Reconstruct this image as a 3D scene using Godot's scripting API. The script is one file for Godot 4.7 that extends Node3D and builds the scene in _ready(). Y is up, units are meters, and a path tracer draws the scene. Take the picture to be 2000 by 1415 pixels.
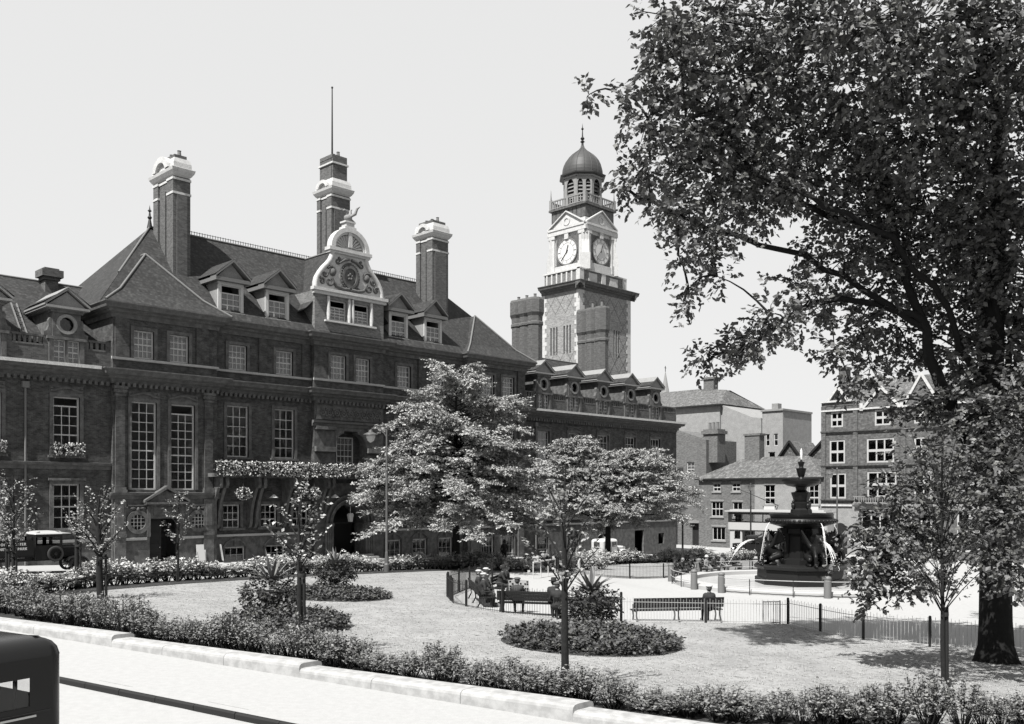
extends Node3D
# Town hall square, black-and-white summer photograph. x runs along the town hall front, z out from it, y up; metres.

var M := {}
var CUR := Transform3D.IDENTITY
var names := {}
var shared := {}
var rng := RandomNumberGenerator.new()
var TEX := {}

class Geo:
	var v := PackedVector3Array()
	var n := PackedVector3Array()
	var c := PackedColorArray()
	var T := Transform3D.IDENTITY
	var flip := false
	var col := Color(1, 1, 1)
	var colored := false
	func at(t: Transform3D) -> void:
		T = t
		flip = t.basis.determinant() < 0.0
	func raw(a: Vector3, b: Vector3, d: Vector3, na: Vector3, nb: Vector3, nd: Vector3) -> void:
		if flip:
			v.append(a); v.append(d); v.append(b); n.append(na); n.append(nd); n.append(nb)
		else:
			v.append(a); v.append(b); v.append(d); n.append(na); n.append(nb); n.append(nd)
		if colored:
			c.append(col); c.append(col); c.append(col)
	func tri(a: Vector3, b: Vector3, d: Vector3) -> void:
		a = T * a; b = T * b; d = T * d
		var nn := (d - a).cross(b - a).normalized()
		if flip:
			nn = -nn
		raw(a, b, d, nn, nn, nn)
	func quad(a: Vector3, b: Vector3, d: Vector3, e: Vector3) -> void:
		tri(a, b, d); tri(a, d, e)
	func tris(a: Vector3, b: Vector3, d: Vector3, na: Vector3, nb: Vector3, nd: Vector3) -> void:
		# winding follows the normals
		a = T * a; b = T * b; d = T * d
		na = (T.basis * na).normalized(); nb = (T.basis * nb).normalized(); nd = (T.basis * nd).normalized()
		var keep := flip
		flip = (d - a).cross(b - a).dot(na + nb + nd) < 0.0
		raw(a, b, d, na, nb, nd)
		flip = keep
	func face(pts: Array, toward: Vector3) -> void:
		# convex polygon, turned so that its front looks toward
		var nn: Vector3 = (pts[2] - pts[0]).cross(pts[1] - pts[0])
		var p := pts.duplicate()
		if nn.dot(toward) < 0.0:
			p.reverse()
		for i in range(1, p.size() - 1):
			tri(p[0], p[i], p[i + 1])
	func box(x0: float, x1: float, y0: float, y1: float, z0: float, z1: float) -> void:
		var a := Vector3(x0, y0, z0); var b := Vector3(x1, y0, z0); var d := Vector3(x1, y1, z0); var e := Vector3(x0, y1, z0)
		var f := Vector3(x0, y0, z1); var g := Vector3(x1, y0, z1); var h := Vector3(x1, y1, z1); var i := Vector3(x0, y1, z1)
		quad(i, h, g, f); quad(d, e, a, b); quad(e, i, f, a); quad(h, d, b, g); quad(e, d, h, i); quad(f, g, b, a)
	func bar(p: Vector3, q: Vector3, w: float, h: float) -> void:
		# square bar from p to q, w wide, h high
		var dir := (q - p)
		var up := Vector3.UP if absf(dir.normalized().y) < 0.95 else Vector3.RIGHT
		var s := dir.cross(up).normalized()
		var u := s.cross(dir).normalized()
		var keep := T
		var kf := flip
		at(T * Transform3D(Basis(s, u, -dir.normalized()), p))
		box(-w / 2, w / 2, -h / 2, h / 2, -dir.length(), 0)
		T = keep; flip = kf
	func extrude(poly: PackedVector2Array, z0: float, z1: float) -> void:
		var p := poly.duplicate()
		var area := 0.0
		for i in p.size():
			var q := p[(i + 1) % p.size()]
			area += p[i].x * q.y - q.x * p[i].y
		if area < 0.0:
			p.reverse()
		var idx := Geometry2D.triangulate_polygon(p)
		for i in range(0, idx.size(), 3):
			var a := p[idx[i]]; var b := p[idx[i + 1]]; var d := p[idx[i + 2]]
			if (b - a).cross(d - a) > 0:
				var t := b; b = d; d = t
			tri(Vector3(a.x, a.y, z1), Vector3(b.x, b.y, z1), Vector3(d.x, d.y, z1))
			tri(Vector3(a.x, a.y, z0), Vector3(d.x, d.y, z0), Vector3(b.x, b.y, z0))
		for i in p.size():
			var a := p[i]; var b := p[(i + 1) % p.size()]
			quad(Vector3(a.x, a.y, z1), Vector3(b.x, b.y, z1), Vector3(b.x, b.y, z0), Vector3(a.x, a.y, z0))
	func tube(pts: Array, radii: Array, sides := 8, cap := true) -> void:
		var rings := []
		var up := Vector3(0.31, 0.83, 0.47)
		for i in pts.size():
			var dir: Vector3 = (pts[mini(i + 1, pts.size() - 1)] - pts[maxi(i - 1, 0)]).normalized()
			var s := up - dir * up.dot(dir)
			if s.length() < 0.05:
				s = Vector3(0.9, 0.1, -0.4) - dir * Vector3(0.9, 0.1, -0.4).dot(dir)
			s = s.normalized(); up = s
			var t := dir.cross(s)
			var r: Array = []
			for k in sides:
				var an := TAU * k / sides
				r.append(s * cos(an) + t * sin(an))
			rings.append(r)
		for i in pts.size() - 1:
			for k in sides:
				var l := (k + 1) % sides
				var a: Vector3 = pts[i] + rings[i][k] * radii[i]; var b: Vector3 = pts[i] + rings[i][l] * radii[i]
				var d: Vector3 = pts[i + 1] + rings[i + 1][l] * radii[i + 1]; var e: Vector3 = pts[i + 1] + rings[i + 1][k] * radii[i + 1]
				tris(a, b, d, rings[i][k], rings[i][l], rings[i + 1][l])
				tris(a, d, e, rings[i][k], rings[i + 1][l], rings[i + 1][k])
		if cap:
			for w in [0, pts.size() - 1]:
				var dir: Vector3 = (pts[1] - pts[0]) if w == 0 else (pts[w - 1] - pts[w])
				for k in range(1, sides - 1):
					tris(pts[w] + rings[w][0] * radii[w], pts[w] + rings[w][k] * radii[w], pts[w] + rings[w][k + 1] * radii[w], -dir, -dir, -dir)
	func lathe(prof: Array, segs := 24, flat := false) -> void:
		# profile of Vector2(radius, height)
		for i in prof.size() - 1:
			var p: Vector2 = prof[i]; var q: Vector2 = prof[i + 1]
			var d := q - p
			if d.length() < 1e-5:
				continue
			var nr := Vector2(d.y, -d.x).normalized()
			for k in segs:
				var a := TAU * k / segs; var b := TAU * (k + 1) / segs
				var ca := Vector3(cos(a), 0, sin(a)); var cb := Vector3(cos(b), 0, sin(b))
				var na := ca * nr.x + Vector3.UP * nr.y; var nb := cb * nr.x + Vector3.UP * nr.y
				if flat:
					var m := ((ca + cb).normalized() * nr.x + Vector3.UP * nr.y)
					na = m; nb = m
				var A := ca * p.x + Vector3.UP * p.y; var B := cb * p.x + Vector3.UP * p.y
				var C := cb * q.x + Vector3.UP * q.y; var D := ca * q.x + Vector3.UP * q.y
				if p.x > 1e-4:
					tris(A, B, C, na, nb, nb)
				if q.x > 1e-4:
					tris(A, C, D, na, nb, na)
	func ball(p: Vector3, r: Vector3, segs := 10, rings := 6) -> void:
		var keep := T; var kf := flip
		at(T * Transform3D(Basis(), p))
		for i in rings:
			var t0 := PI * i / rings - PI / 2; var t1 := PI * (i + 1) / rings - PI / 2
			for k in segs:
				var a := TAU * k / segs; var b := TAU * (k + 1) / segs
				var A := Vector3(cos(t0) * cos(a), sin(t0), cos(t0) * sin(a)); var B := Vector3(cos(t0) * cos(b), sin(t0), cos(t0) * sin(b))
				var C := Vector3(cos(t1) * cos(b), sin(t1), cos(t1) * sin(b)); var D := Vector3(cos(t1) * cos(a), sin(t1), cos(t1) * sin(a))
				if i > 0:
					tris(A * r, B * r, C * r, A, B, C)
				if i < rings - 1:
					tris(A * r, C * r, D * r, A, C, D)
		T = keep; flip = kf
	func wall(x0: float, x1: float, y0: float, y1: float, z: float, holes: Array, reveal := 0.22) -> void:
		# a wall looking along +z with openings [x0, x1, y0, y1] and their reveals
		var ys := [y0, y1]
		for h in holes:
			for y in [h[2], h[3]]:
				if y > y0 and y < y1 and not ys.has(y):
					ys.append(y)
		ys.sort()
		for j in ys.size() - 1:
			var ym: float = (ys[j] + ys[j + 1]) / 2
			var cuts := []
			for h in holes:
				if h[2] < ym and h[3] > ym:
					cuts.append([h[0], h[1]])
			cuts.sort_custom(func(a, b): return a[0] < b[0])
			var x := x0
			for q in cuts + [[x1, x1]]:
				if q[0] > x + 1e-4:
					quad(Vector3(x, ys[j + 1], z), Vector3(q[0], ys[j + 1], z), Vector3(q[0], ys[j], z), Vector3(x, ys[j], z))
				x = maxf(x, q[1])
		for h in holes:
			var a := Vector3(h[0], h[2], z); var b := Vector3(h[1], h[2], z); var d := Vector3(h[1], h[3], z); var e := Vector3(h[0], h[3], z)
			var k := Vector3(0, 0, -reveal)
			quad(a, b, b + k, a + k); quad(e + k, d + k, d, e); quad(e + k, e, a, a + k); quad(d, d + k, b + k, b)
	func cyl(p: Vector3, q: Vector3, r0: float, r1: float, sides := 10) -> void:
		tube([p, q], [r0, r1], sides)
	func leaf(p: Vector3, dir: Vector3, up: Vector3, l: float, w: float) -> void:
		var s := dir.cross(up).normalized() * (w * 0.5)
		var nn := s.cross(dir).normalized()
		if nn.dot(up) < 0:
			nn = -nn
		var m := p + dir * (l * 0.45) - nn * (w * 0.12)
		var t := p + dir * l
		var a := m + s + nn * (w * 0.18); var b := m - s + nn * (w * 0.18)
		tri(p, a, t); tri(p, t, b)
	func mesh() -> ArrayMesh:
		var arr := []
		arr.resize(Mesh.ARRAY_MAX)
		arr[Mesh.ARRAY_VERTEX] = v
		arr[Mesh.ARRAY_NORMAL] = n
		if colored:
			arr[Mesh.ARRAY_COLOR] = c
		var m := ArrayMesh.new()
		m.add_surface_from_arrays(Mesh.PRIMITIVE_TRIANGLES, arr)
		return m

func G() -> Geo:
	var g := Geo.new()
	g.at(CUR)
	return g

func off(p: Vector3) -> void:
	CUR = Transform3D(Basis(), -p)

func uniq(parent: Node, called: String) -> String:
	var key := str(parent.get_instance_id()) + called
	var k: int = names.get(key, 0)
	names[key] = k + 1
	return called if k == 0 else "%s_%03d" % [called, k]

func thing(called: String, label: String, category: String, at := Vector3.ZERO, turn := 0.0, group := "") -> Node3D:
	var o := Node3D.new()
	o.name = uniq(self, called)
	add_child(o)
	o.position = at
	o.rotation.y = turn
	o.set_meta("label", label)
	o.set_meta("category", category)
	if group:
		o.set_meta("group", group)
	return o

func part_mesh(parent: Node, called: String, mesh: Mesh, mat: Material, pos := Vector3.ZERO) -> MeshInstance3D:
	var o := MeshInstance3D.new()
	o.name = uniq(parent, called)
	o.mesh = mesh
	o.material_override = mat
	o.position = pos
	parent.add_child(o)
	return o

func part(parent: Node, called: String, g: Geo, mat: Material) -> MeshInstance3D:
	return part_mesh(parent, called, g.mesh(), mat)

func tagged(o: Node, label: String, category: String, group := "", kind := "") -> Node:
	if label:
		o.set_meta("label", label)
	if category:
		o.set_meta("category", category)
	if group:
		o.set_meta("group", group)
	if kind:
		o.set_meta("kind", kind)
	return o

func setting(called: String, g: Geo, mat: Material, label := "", category := "") -> MeshInstance3D:
	var o := part(self, called, g, mat)
	tagged(o, label, category, "", "structure")
	return o

func copy(o: Node3D, called: String, at: Vector3, turn := 0.0, label := "", group := "") -> Node3D:
	var r: Node3D = o.duplicate()
	r.name = uniq(self, called)
	add_child(r)
	r.position = at
	r.rotation.y = turn
	if label:
		r.set_meta("label", label)
	if group:
		r.set_meta("group", group)
	return r

# ---------------------------------------------------------------- ground
const FX := 52.6
const FZ := 28.9
func gy(x: float, z: float) -> float:
	var h := 1.2 - 0.035 * (minf(x, 86.0) - 26.0) - 0.008 * clampf(z, -60.0, 90.0)
	var d := Vector2(x - FX, z - FZ).length()
	return lerpf(0.05, h, smoothstep(9.0, 13.0, d))
func kerb_x(z: float) -> float:
	return 7.42 + (z - 35.12) * 0.226
func wall_x(z: float) -> float:
	return 10.02 + (z - 31.85) * 0.228

# ---------------------------------------------------------------- textures and materials
func bytes_tex(key: String, w: int, h: int, f: Callable) -> ImageTexture:
	if TEX.has(key):
		return TEX[key]
	var b := PackedByteArray()
	b.resize(w * h * 3)
	var k := 0
	for y in h:
		for x in w:
			var s := int(clampf(pow(clampf(f.call(x, y), 0.0, 1.0), 1.0 / 2.2), 0, 1) * 255.0)
			b[k] = s; b[k + 1] = s; b[k + 2] = s
			k += 3
	TEX[key] = ImageTexture.create_from_image(Image.create_from_data(w, h, false, Image.FORMAT_RGB8, b))
	return TEX[key]

func noise_img(seed_: int, freq: float, oct: int, size := 512) -> Image:
	var fn := FastNoiseLite.new()
	fn.seed = seed_
	fn.noise_type = FastNoiseLite.TYPE_SIMPLEX_SMOOTH
	fn.frequency = freq
	fn.fractal_octaves = oct
	fn.fractal_gain = 0.62
	return fn.get_seamless_image(size, size)

func noise_tex(key: String, seed_: int, freq: float, oct: int, lo: float, gain := 1.0) -> ImageTexture:
	if TEX.has(key):
		return TEX[key]
	var d := noise_img(seed_, freq, oct)
	d.convert(Image.FORMAT_L8)
	var src := d.get_data()
	return bytes_tex(key, 512, 512, func(x, y): return lerpf(lo, 1.0, clampf((src[y * 512 + x] / 255.0 - 0.5) * gain + 0.5, 0, 1)))

func mat(key: String, lum: float, rough := 0.9, tex: Texture2D = null, size := Vector3(4, 4, 4), mean := 1.0) -> StandardMaterial3D:
	var m := StandardMaterial3D.new()
	var l := lum / mean
	m.albedo_color = Color(l, l, l * 0.992).linear_to_srgb()
	m.roughness = rough
	m.cull_mode = BaseMaterial3D.CULL_DISABLED
	m.metallic_specular = 0.35
	if tex:
		m.albedo_texture = tex
		m.uv1_triplanar = true
		m.uv1_world_triplanar = true
		m.uv1_scale = Vector3(1.0 / size.x, 1.0 / size.y, 1.0 / size.z)
	M[key] = m
	return m

func weather(m: StandardMaterial3D, tex: Texture2D, size: float) -> void:
	# coarse soot and weathering patches over the fine pattern
	m.detail_enabled = true
	m.detail_blend_mode = BaseMaterial3D.BLEND_MODE_MUL
	m.detail_uv_layer = BaseMaterial3D.DETAIL_UV_2
	m.detail_albedo = tex
	m.uv2_triplanar = true
	m.uv2_world_triplanar = true
	m.uv2_scale = Vector3.ONE / size

func make_materials() -> void:
	var r := RandomNumberGenerator.new()
	r.seed = 11
	var tone := []
	for i in 4096:
		tone.append(r.randf())
	var grain := noise_img(5, 0.05, 4); grain.convert(Image.FORMAT_L8)
	var gd := grain.get_data()
	# 16 bricks x 24 courses
	var brick := bytes_tex("brick", 512, 512, func(x, y):
		var cy := int(y * 24 / 512)
		var fy: float = fmod(y * 24.0 / 512.0, 1.0)
		var bx: float = x * 16.0 / 512.0 + (0.5 if cy % 2 == 1 else 0.0)
		var cx := int(bx) % 16
		var joint: bool = fy < 0.13 or fmod(bx, 1.0) < 0.05
		var t: float = tone[(cx * 37 + cy * 101) % 4096]
		return (0.95 if joint else lerpf(0.45, 0.85, t)) * (0.8 + 0.4 * gd[y * 512 + x] / 255.0))
	var tile := bytes_tex("tile", 512, 512, func(x, y):
		var cy := int(y * 32 / 512)
		var fy: float = fmod(y * 32.0 / 512.0, 1.0)
		var bx: float = x * 32.0 / 512.0 + (0.5 if cy % 2 == 1 else 0.0)
		var t: float = tone[(int(bx) % 32 * 61 + cy * 197) % 4096]
		var edge: bool = fy > 0.84 or fmod(bx, 1.0) < 0.06
		return (0.22 if edge else lerpf(0.35, 1.0, t * t)) * (0.75 + 0.5 * gd[y * 512 + x] / 255.0))
	var soot := noise_tex("soot", 21, 0.03, 6, 0.5, 1.6)
	var patch := noise_tex("patch", 33, 0.02, 5, 0.78, 1.3)
	var fine := noise_tex("fine", 8, 0.06, 5, 0.6, 1.3)
	var soft_grain := noise_tex("soft_grain", 9, 0.09, 5, 0.86, 1.3)
	var faint := noise_tex("faint", 15, 0.04, 6, 0.9, 1.4)
	var speck := noise_tex("speck", 12, 0.16, 3, 0.55, 1.5)
	var blot := noise_tex("blot", 44, 0.03, 6, 0.72, 2.2)
	weather(mat("brick", 0.046, 0.92, brick, Vector3(3.6, 1.8, 3.6), 0.55), soot, 11.0)
	weather(mat("brick_pale", 0.1, 0.92, brick, Vector3(3.6, 1.8, 3.6), 0.55), patch, 9.0)
	weather(mat("brick_east", 0.075, 0.92, brick, Vector3(3.6, 1.8, 3.6), 0.55), soot, 8.0)
	weather(mat("brick_mid", 0.08, 0.92, brick, Vector3(3.6, 1.8, 3.6), 0.55), patch, 7.0)
	weather(mat("brick_chim", 0.06, 0.92, brick, Vector3(3.6, 1.8, 3.6), 0.55), patch, 6.0)
	weather(mat("brick_tower", 0.15, 0.92, brick, Vector3(3.6, 1.8, 3.6), 0.55), patch, 9.0)
	weather(mat("stone", 0.09, 0.88, fine, Vector3(2.5, 2.5, 2.5), 0.75), soot, 9.0)
	weather(mat("stone_light", 0.17, 0.88, fine, Vector3(2.5, 2.5, 2.5), 0.75), patch, 6.0)
	weather(mat("stone_sill", 0.3, 0.88, fine, Vector3(2.5, 2.5, 2.5), 0.75), patch, 6.0)
	weather(mat("stone_white", 0.38, 0.85, fine, Vector3(3, 3, 3), 0.8), patch, 5.0)
	weather(mat("render_pale", 0.2, 0.9, fine, Vector3(4, 4, 4), 0.78), patch, 9.0)
	weather(mat("tile", 0.03, 0.85, tile, Vector3(5.4, 3.4, 5.4), 0.6), patch, 8.0)
	weather(mat("slate", 0.1, 0.7, tile, Vector3(8, 5, 8), 0.6), patch, 8.0)
	mat("ridge", 0.1, 0.85, fine, Vector3(2, 2, 2), 0.78)
	mat("lead", 0.04, 0.55, fine, Vector3(3, 3, 3), 0.78)
	mat("white_wood", 0.32, 0.6, fine, Vector3(2, 2, 2), 0.8)
	mat("grey_wood", 0.1, 0.7, fine, Vector3(2, 2, 2), 0.8)
	mat("dark_wood", 0.01, 0.65, fine, Vector3(1.2, 1.2, 1.2), 0.78)
	mat("plaster", 0.3, 0.95, soft_grain, Vector3(2, 2, 2), 0.93)
	mat("curtain", 0.11, 0.95, fine, Vector3(1, 1, 1), 0.78)
	mat("iron", 0.014, 0.5, fine, Vector3(1, 1, 1), 0.78)
	mat("rail_grey", 0.27, 0.6, fine, Vector3(1, 1, 1), 0.78)
	mat("bronze", 0.006, 0.42, fine, Vector3(1, 1, 1), 0.78)
	M.bronze.metallic_specular = 0.3
	mat("granite_black", 0.008, 0.45, speck, Vector3(0.8, 0.8, 0.8), 0.75)
	mat("granite_pale", 0.26, 0.7, speck, Vector3(0.8, 0.8, 0.8), 0.75)
	mat("grey_paint", 0.06, 0.5, fine, Vector3(1, 1, 1), 0.78)
	mat("sackcloth", 0.1, 0.95, fine, Vector3(0.6, 0.6, 0.6), 0.78)
	mat("granite", 0.1, 0.6, speck, Vector3(0.8, 0.8, 0.8), 0.75)
	weather(mat("concrete", 0.27, 0.9, soft_grain, Vector3(1.3, 1.3, 1.3), 0.93), blot, 5.5)
	weather(mat("paving", 0.262, 0.9, soft_grain, Vector3(2.2, 2.2, 2.2), 0.93), faint, 5.0)
	weather(mat("gravel", 0.262, 0.92, soft_grain, Vector3(1.6, 1.6, 1.6), 0.93), faint, 6.0)
	weather(mat("road", 0.26, 0.9, speck, Vector3(2.4, 2.4, 2.4), 0.78), patch, 9.0)
	mat("kerb_stone", 0.01, 0.8, fine, Vector3(1, 1, 1), 0.78)
	weather(mat("lawn", 0.205, 0.95, noise_tex("turf", 61, 0.11, 6, 0.72, 1.7), Vector3(7.3, 7.3, 6.1), 0.86), noise_tex("mown", 62, 0.02, 8, 0.75, 1.8), 23.0)
	mat("soil", 0.02, 0.95, fine, Vector3(1, 1, 1), 0.78)
	weather(mat("bark", 0.011, 0.95, noise_tex("bark", 71, 0.05, 4, 0.35, 1.8), Vector3(0.6, 2.4, 0.6), 0.68), patch, 2.0)
	for a in [["leaf", 0.5]]:
		var m := mat(a[0], 1.0, a[1])
		m.albedo_color = Color(1, 1, 1)
		m.vertex_color_use_as_albedo = true
		m.backlight_enabled = true
		m.backlight = Color(0.35, 0.35, 0.35)
	var pm := mat("people", 1.0, 0.85)
	pm.albedo_color = Color(1, 1, 1)
	pm.vertex_color_use_as_albedo = true
	mat("black_paint", 0.006, 0.2)
	M.black_paint.clearcoat_enabled = true
	M.black_paint.clearcoat = 0.25
	M.black_paint.metallic_specular = 0.3
	mat("black_cloth", 0.014, 0.7, fine, Vector3(1, 1, 1), 0.78)
	mat("white_paint", 0.38, 0.35)
	mat("cream_paint", 0.28, 0.4)
	mat("maroon_paint", 0.02, 0.3)
	mat("tyre", 0.02, 0.85)
	mat("chrome", 0.4, 0.25)
	M.chrome.metallic = 0.9
	mat("clock_face", 0.4, 0.6)
	mat("lamp_glass", 0.35, 0.2)
	var gl := mat("glass", 0.02, 0.04)
	gl.transparency = BaseMaterial3D.TRANSPARENCY_ALPHA
	gl.albedo_color = Color(0.02, 0.02, 0.02, 0.12)
	gl.metallic_specular = 0.6
	var wj := mat("water_jet", 0.8, 0.3, noise_tex("jet", 91, 0.08, 3, 0.5, 1.6), Vector3(0.5, 1.6, 0.5), 0.8)
	wj.transparency = BaseMaterial3D.TRANSPARENCY_ALPHA
	wj.albedo_color.a = 0.4
	mat("water", 0.3, 0.25)
	M.water.metallic_specular = 0.6

# ---------------------------------------------------------------- camera, sky, sun
func view_and_light() -> void:
	var cam := Camera3D.new()
	cam.name = "camera"
	add_child(cam)
	cam.position = Vector3(0, 5.5, 56)
	cam.rotation.y = -atan2(0.713, 0.701)
	cam.set_frustum(0.3 * 1415.0 / 1820.0, Vector2(0, 0.3 * 258.5 / 1820.0), 0.3, 900.0)
	cam.projection = Camera3D.PROJECTION_FRUSTUM
	cam.current = true
	var env := Environment.new()
	env.background_mode = Environment.BG_SKY
	var sky := Sky.new()
	var sm := ProceduralSkyMaterial.new()
	sm.sky_top_color = Color(0.61, 0.61, 0.61)
	sm.sky_horizon_color = Color(0.645, 0.645, 0.643)
	sm.sky_curve = 0.2
	sm.ground_bottom_color = Color(0.4, 0.4, 0.4)
	sm.ground_horizon_color = Color(0.6, 0.6, 0.6)
	sm.sun_angle_max = 1.0
	sky.sky_material = sm
	env.sky = sky
	env.tonemap_mode = Environment.TONE_MAPPER_LINEAR
	env.tonemap_exposure = 2.4
	env.sdfgi_enabled = true
	env.ssao_enabled = true
	env.ssil_enabled = true
	var we := WorldEnvironment.new()
	we.name = "world_environment"
	we.environment = env
	add_child(we)
	var sun := DirectionalLight3D.new()
	sun.name = "sun"
	sun.light_energy = 1.6
	sun.light_color = Color(1.0, 0.995, 0.985)
	sun.light_angular_distance = 0.6
	sun.shadow_enabled = true
	add_child(sun)
	var el := deg_to_rad(55.0); var az := deg_to_rad(13.0)
	var to := Vector3(-cos(az) * cos(el), sin(el), sin(az) * cos(el))
	sun.look_at_from_position(to * 50.0, Vector3.ZERO, Vector3.UP)

# ---------------------------------------------------------------- ground, lawns, street
func sheet(poly: Array, lift: float, thick: float) -> Geo:
	var g := Geo.new()
	var p := PackedVector2Array()
	for q in poly:
		p.append(Vector2(q[0], q[1]))
	var area := 0.0
	for i in p.size():
		var q := p[(i + 1) % p.size()]
		area += p[i].x * q.y - q.x * p[i].y
	if area < 0:
		p.reverse()
	var idx := Geometry2D.triangulate_polygon(p)
	for i in range(0, idx.size(), 3):
		var f := []
		for k in 3:
			var q := p[idx[i + k]]
			f.append(Vector3(q.x, gy(q.x, q.y) + lift, q.y))
		g.face(f, Vector3.UP)
	for i in p.size():
		var a := p[i]; var b := p[(i + 1) % p.size()]
		var A := Vector3(a.x, gy(a.x, a.y) + lift, a.y); var B := Vector3(b.x, gy(b.x, b.y) + lift, b.y)
		var o := Vector3(b.y - a.y, 0, a.x - b.x)
		g.face([A, B, B - Vector3(0, thick, 0), A - Vector3(0, thick, 0)], o)
	return g

const LAWN := [[9.9, 19.2], [13.0, 17.3], [18.8, 14.7], [24.9, 13.1], [30, 12.3], [36.2, 11.7], [40.0, 12.1], [41.3, 13.6], [39.5, 16.6], [35.5, 19.6], [31.0, 22.4], [27.6, 25.0], [25.7, 27.6], [24.7, 30.0], [24.9, 32.6], [26.4, 35.5], [31.4, 39.3], [30.5, 40.8], [29.6, 42.3], [29.4, 43.9], [30.0, 46.2], [31.0, 48.2], [34.0, 52.0], [38.0, 56.0], [30.0, 60.0], [26.0, 56.0], [20.4, 50.6], [15.6, 46.4], [13.2, 42.0], [12.0, 38.0], [10.8, 32.0], [10.0, 26.0]]
const LAWN_FAR := [[46.5, 13.6], [45.0, 16.0], [45.8, 19.2], [50.0, 20.6], [57.0, 20.4], [66.0, 19.0], [76.0, 16.0], [78.0, 12.0], [70.0, 10.4], [58.0, 11.2]]

func ground() -> void:
	var g := Geo.new()
	var xs := [-300.0, -120.0, -40.0, -10.0]
	var x := -2.0
	while x < 90:
		xs.append(x); x += 1.0
	xs.append_array([100.0, 130.0, 200.0, 320.0, 600.0])
	var zs := [-500.0, -200.0, -80.0, -30.0, -12.0]
	x = -2.0
	while x < 62:
		zs.append(x); x += 1.0
	zs.append_array([70.0, 100.0, 200.0, 400.0])
	var hh := func(a: float, b: float) -> float: return gy(a, b) - 0.12 * (1.0 - smoothstep(kerb_x(b) + 0.3, kerb_x(b) + 1.6, a))
	for i in xs.size() - 1:
		for j in zs.size() - 1:
			var a := Vector3(xs[i], hh.call(xs[i], zs[j]), zs[j]); var b := Vector3(xs[i + 1], hh.call(xs[i + 1], zs[j]), zs[j])
			var c := Vector3(xs[i + 1], hh.call(xs[i + 1], zs[j + 1]), zs[j + 1]); var d := Vector3(xs[i], hh.call(xs[i], zs[j + 1]), zs[j + 1])
			g.tri(a, b, c); g.tri(a, c, d)
	setting("ground", g, M.gravel)
	setting("lawn", sheet(LAWN, 0.06, 0.2), M.lawn)
	setting("lawn", sheet(LAWN_FAR, 0.06, 0.2), M.lawn)
	# pavement along the street, laid on the ground, kerb stones at its edge
	g = Geo.new()
	for k in 45:
		var za := -20.0 + k * 2.0; var zb := za + 2.0
		var a := Vector3(kerb_x(za) + 0.03, gy(kerb_x(za), za) + 0.024, za); var b := Vector3(wall_x(za) + 0.3, gy(wall_x(za), za) + 0.006, za)
		var c := Vector3(wall_x(zb) + 0.3, gy(wall_x(zb), zb) + 0.006, zb); var d := Vector3(kerb_x(zb) + 0.03, gy(kerb_x(zb), zb) + 0.024, zb)
		g.face([a, b, c, d], Vector3.UP)
	var pv := setting("pavement", g, M.paving)
	var km := {}
	for k in 40:
		var za := 14.0 + k * 1.1
		var zb := za + 1.085
		var a := Vector3(kerb_x(za), 0, za)
		var q := Geo.new()
		var sl := (gy(kerb_x(zb), zb) - gy(kerb_x(za), za))
		q.at(Transform3D(Basis(Vector3(1, 0, 0), Vector3(0, 1, 0), Vector3(0.226, sl / 1.085, 1)), Vector3.ZERO))
		q.extrude(PackedVector2Array([Vector2(0, -0.2), Vector2(0.3, -0.2), Vector2(0.3, 0.0), Vector2(0.035, 0.008), Vector2(0, -0.03)]), 0, 1.085)
		var v := k % 3
		if not km.has(v):
			km[v] = q.mesh()
		part_mesh(pv, "kerb_stone", km[v], M.kerb_stone, Vector3(a.x, gy(a.x, za) + 0.006 + 0.004 * v, za))
	# low stepped wall between the pavement and the garden
	var w := thing("garden_wall", "low pale stepped stone wall along the street pavement", "wall", Vector3(wall_x(34), gy(wall_x(34), 34), 34))
	off(w.position)
	var cuts := [6.5, 12.8, 18.9, 25.0, 31.4, 37.9, 44.6, 51.6, 59.0]
	for k in cuts.size() - 1:
		var za: float = cuts[k]; var zb: float = cuts[k + 1]
		var n := 3 if k >= 4 else 2
		var top := gy(wall_x(zb), zb) + 0.33
		for m in n:
			var a := lerpf(za, zb, float(m) / n); var b := lerpf(za, zb, float(m + 1) / n) - 0.012
			if m == n - 1:
				b += 0.22
			var q := G()
			q.at(CUR * Transform3D(Basis(Vector3(1, 0, 0), Vector3(0, 1, 0), Vector3(0.228, 0, 1)), Vector3(wall_x(a), top, a)))
			var pr := PackedVector2Array([Vector2(-0.02, -0.8), Vector2(0.0, -0.1), Vector2(0.015, -0.05), Vector2(0.06, -0.012), Vector2(0.14, 0.0), Vector2(0.5, 0.0), Vector2(0.58, -0.03), Vector2(0.6, -0.08), Vector2(0.6, -0.8)])
			q.extrude(pr, 0, b - a)
			part(w, "coping_stone", q, M.concrete)
	CUR = Transform3D.IDENTITY

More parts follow.
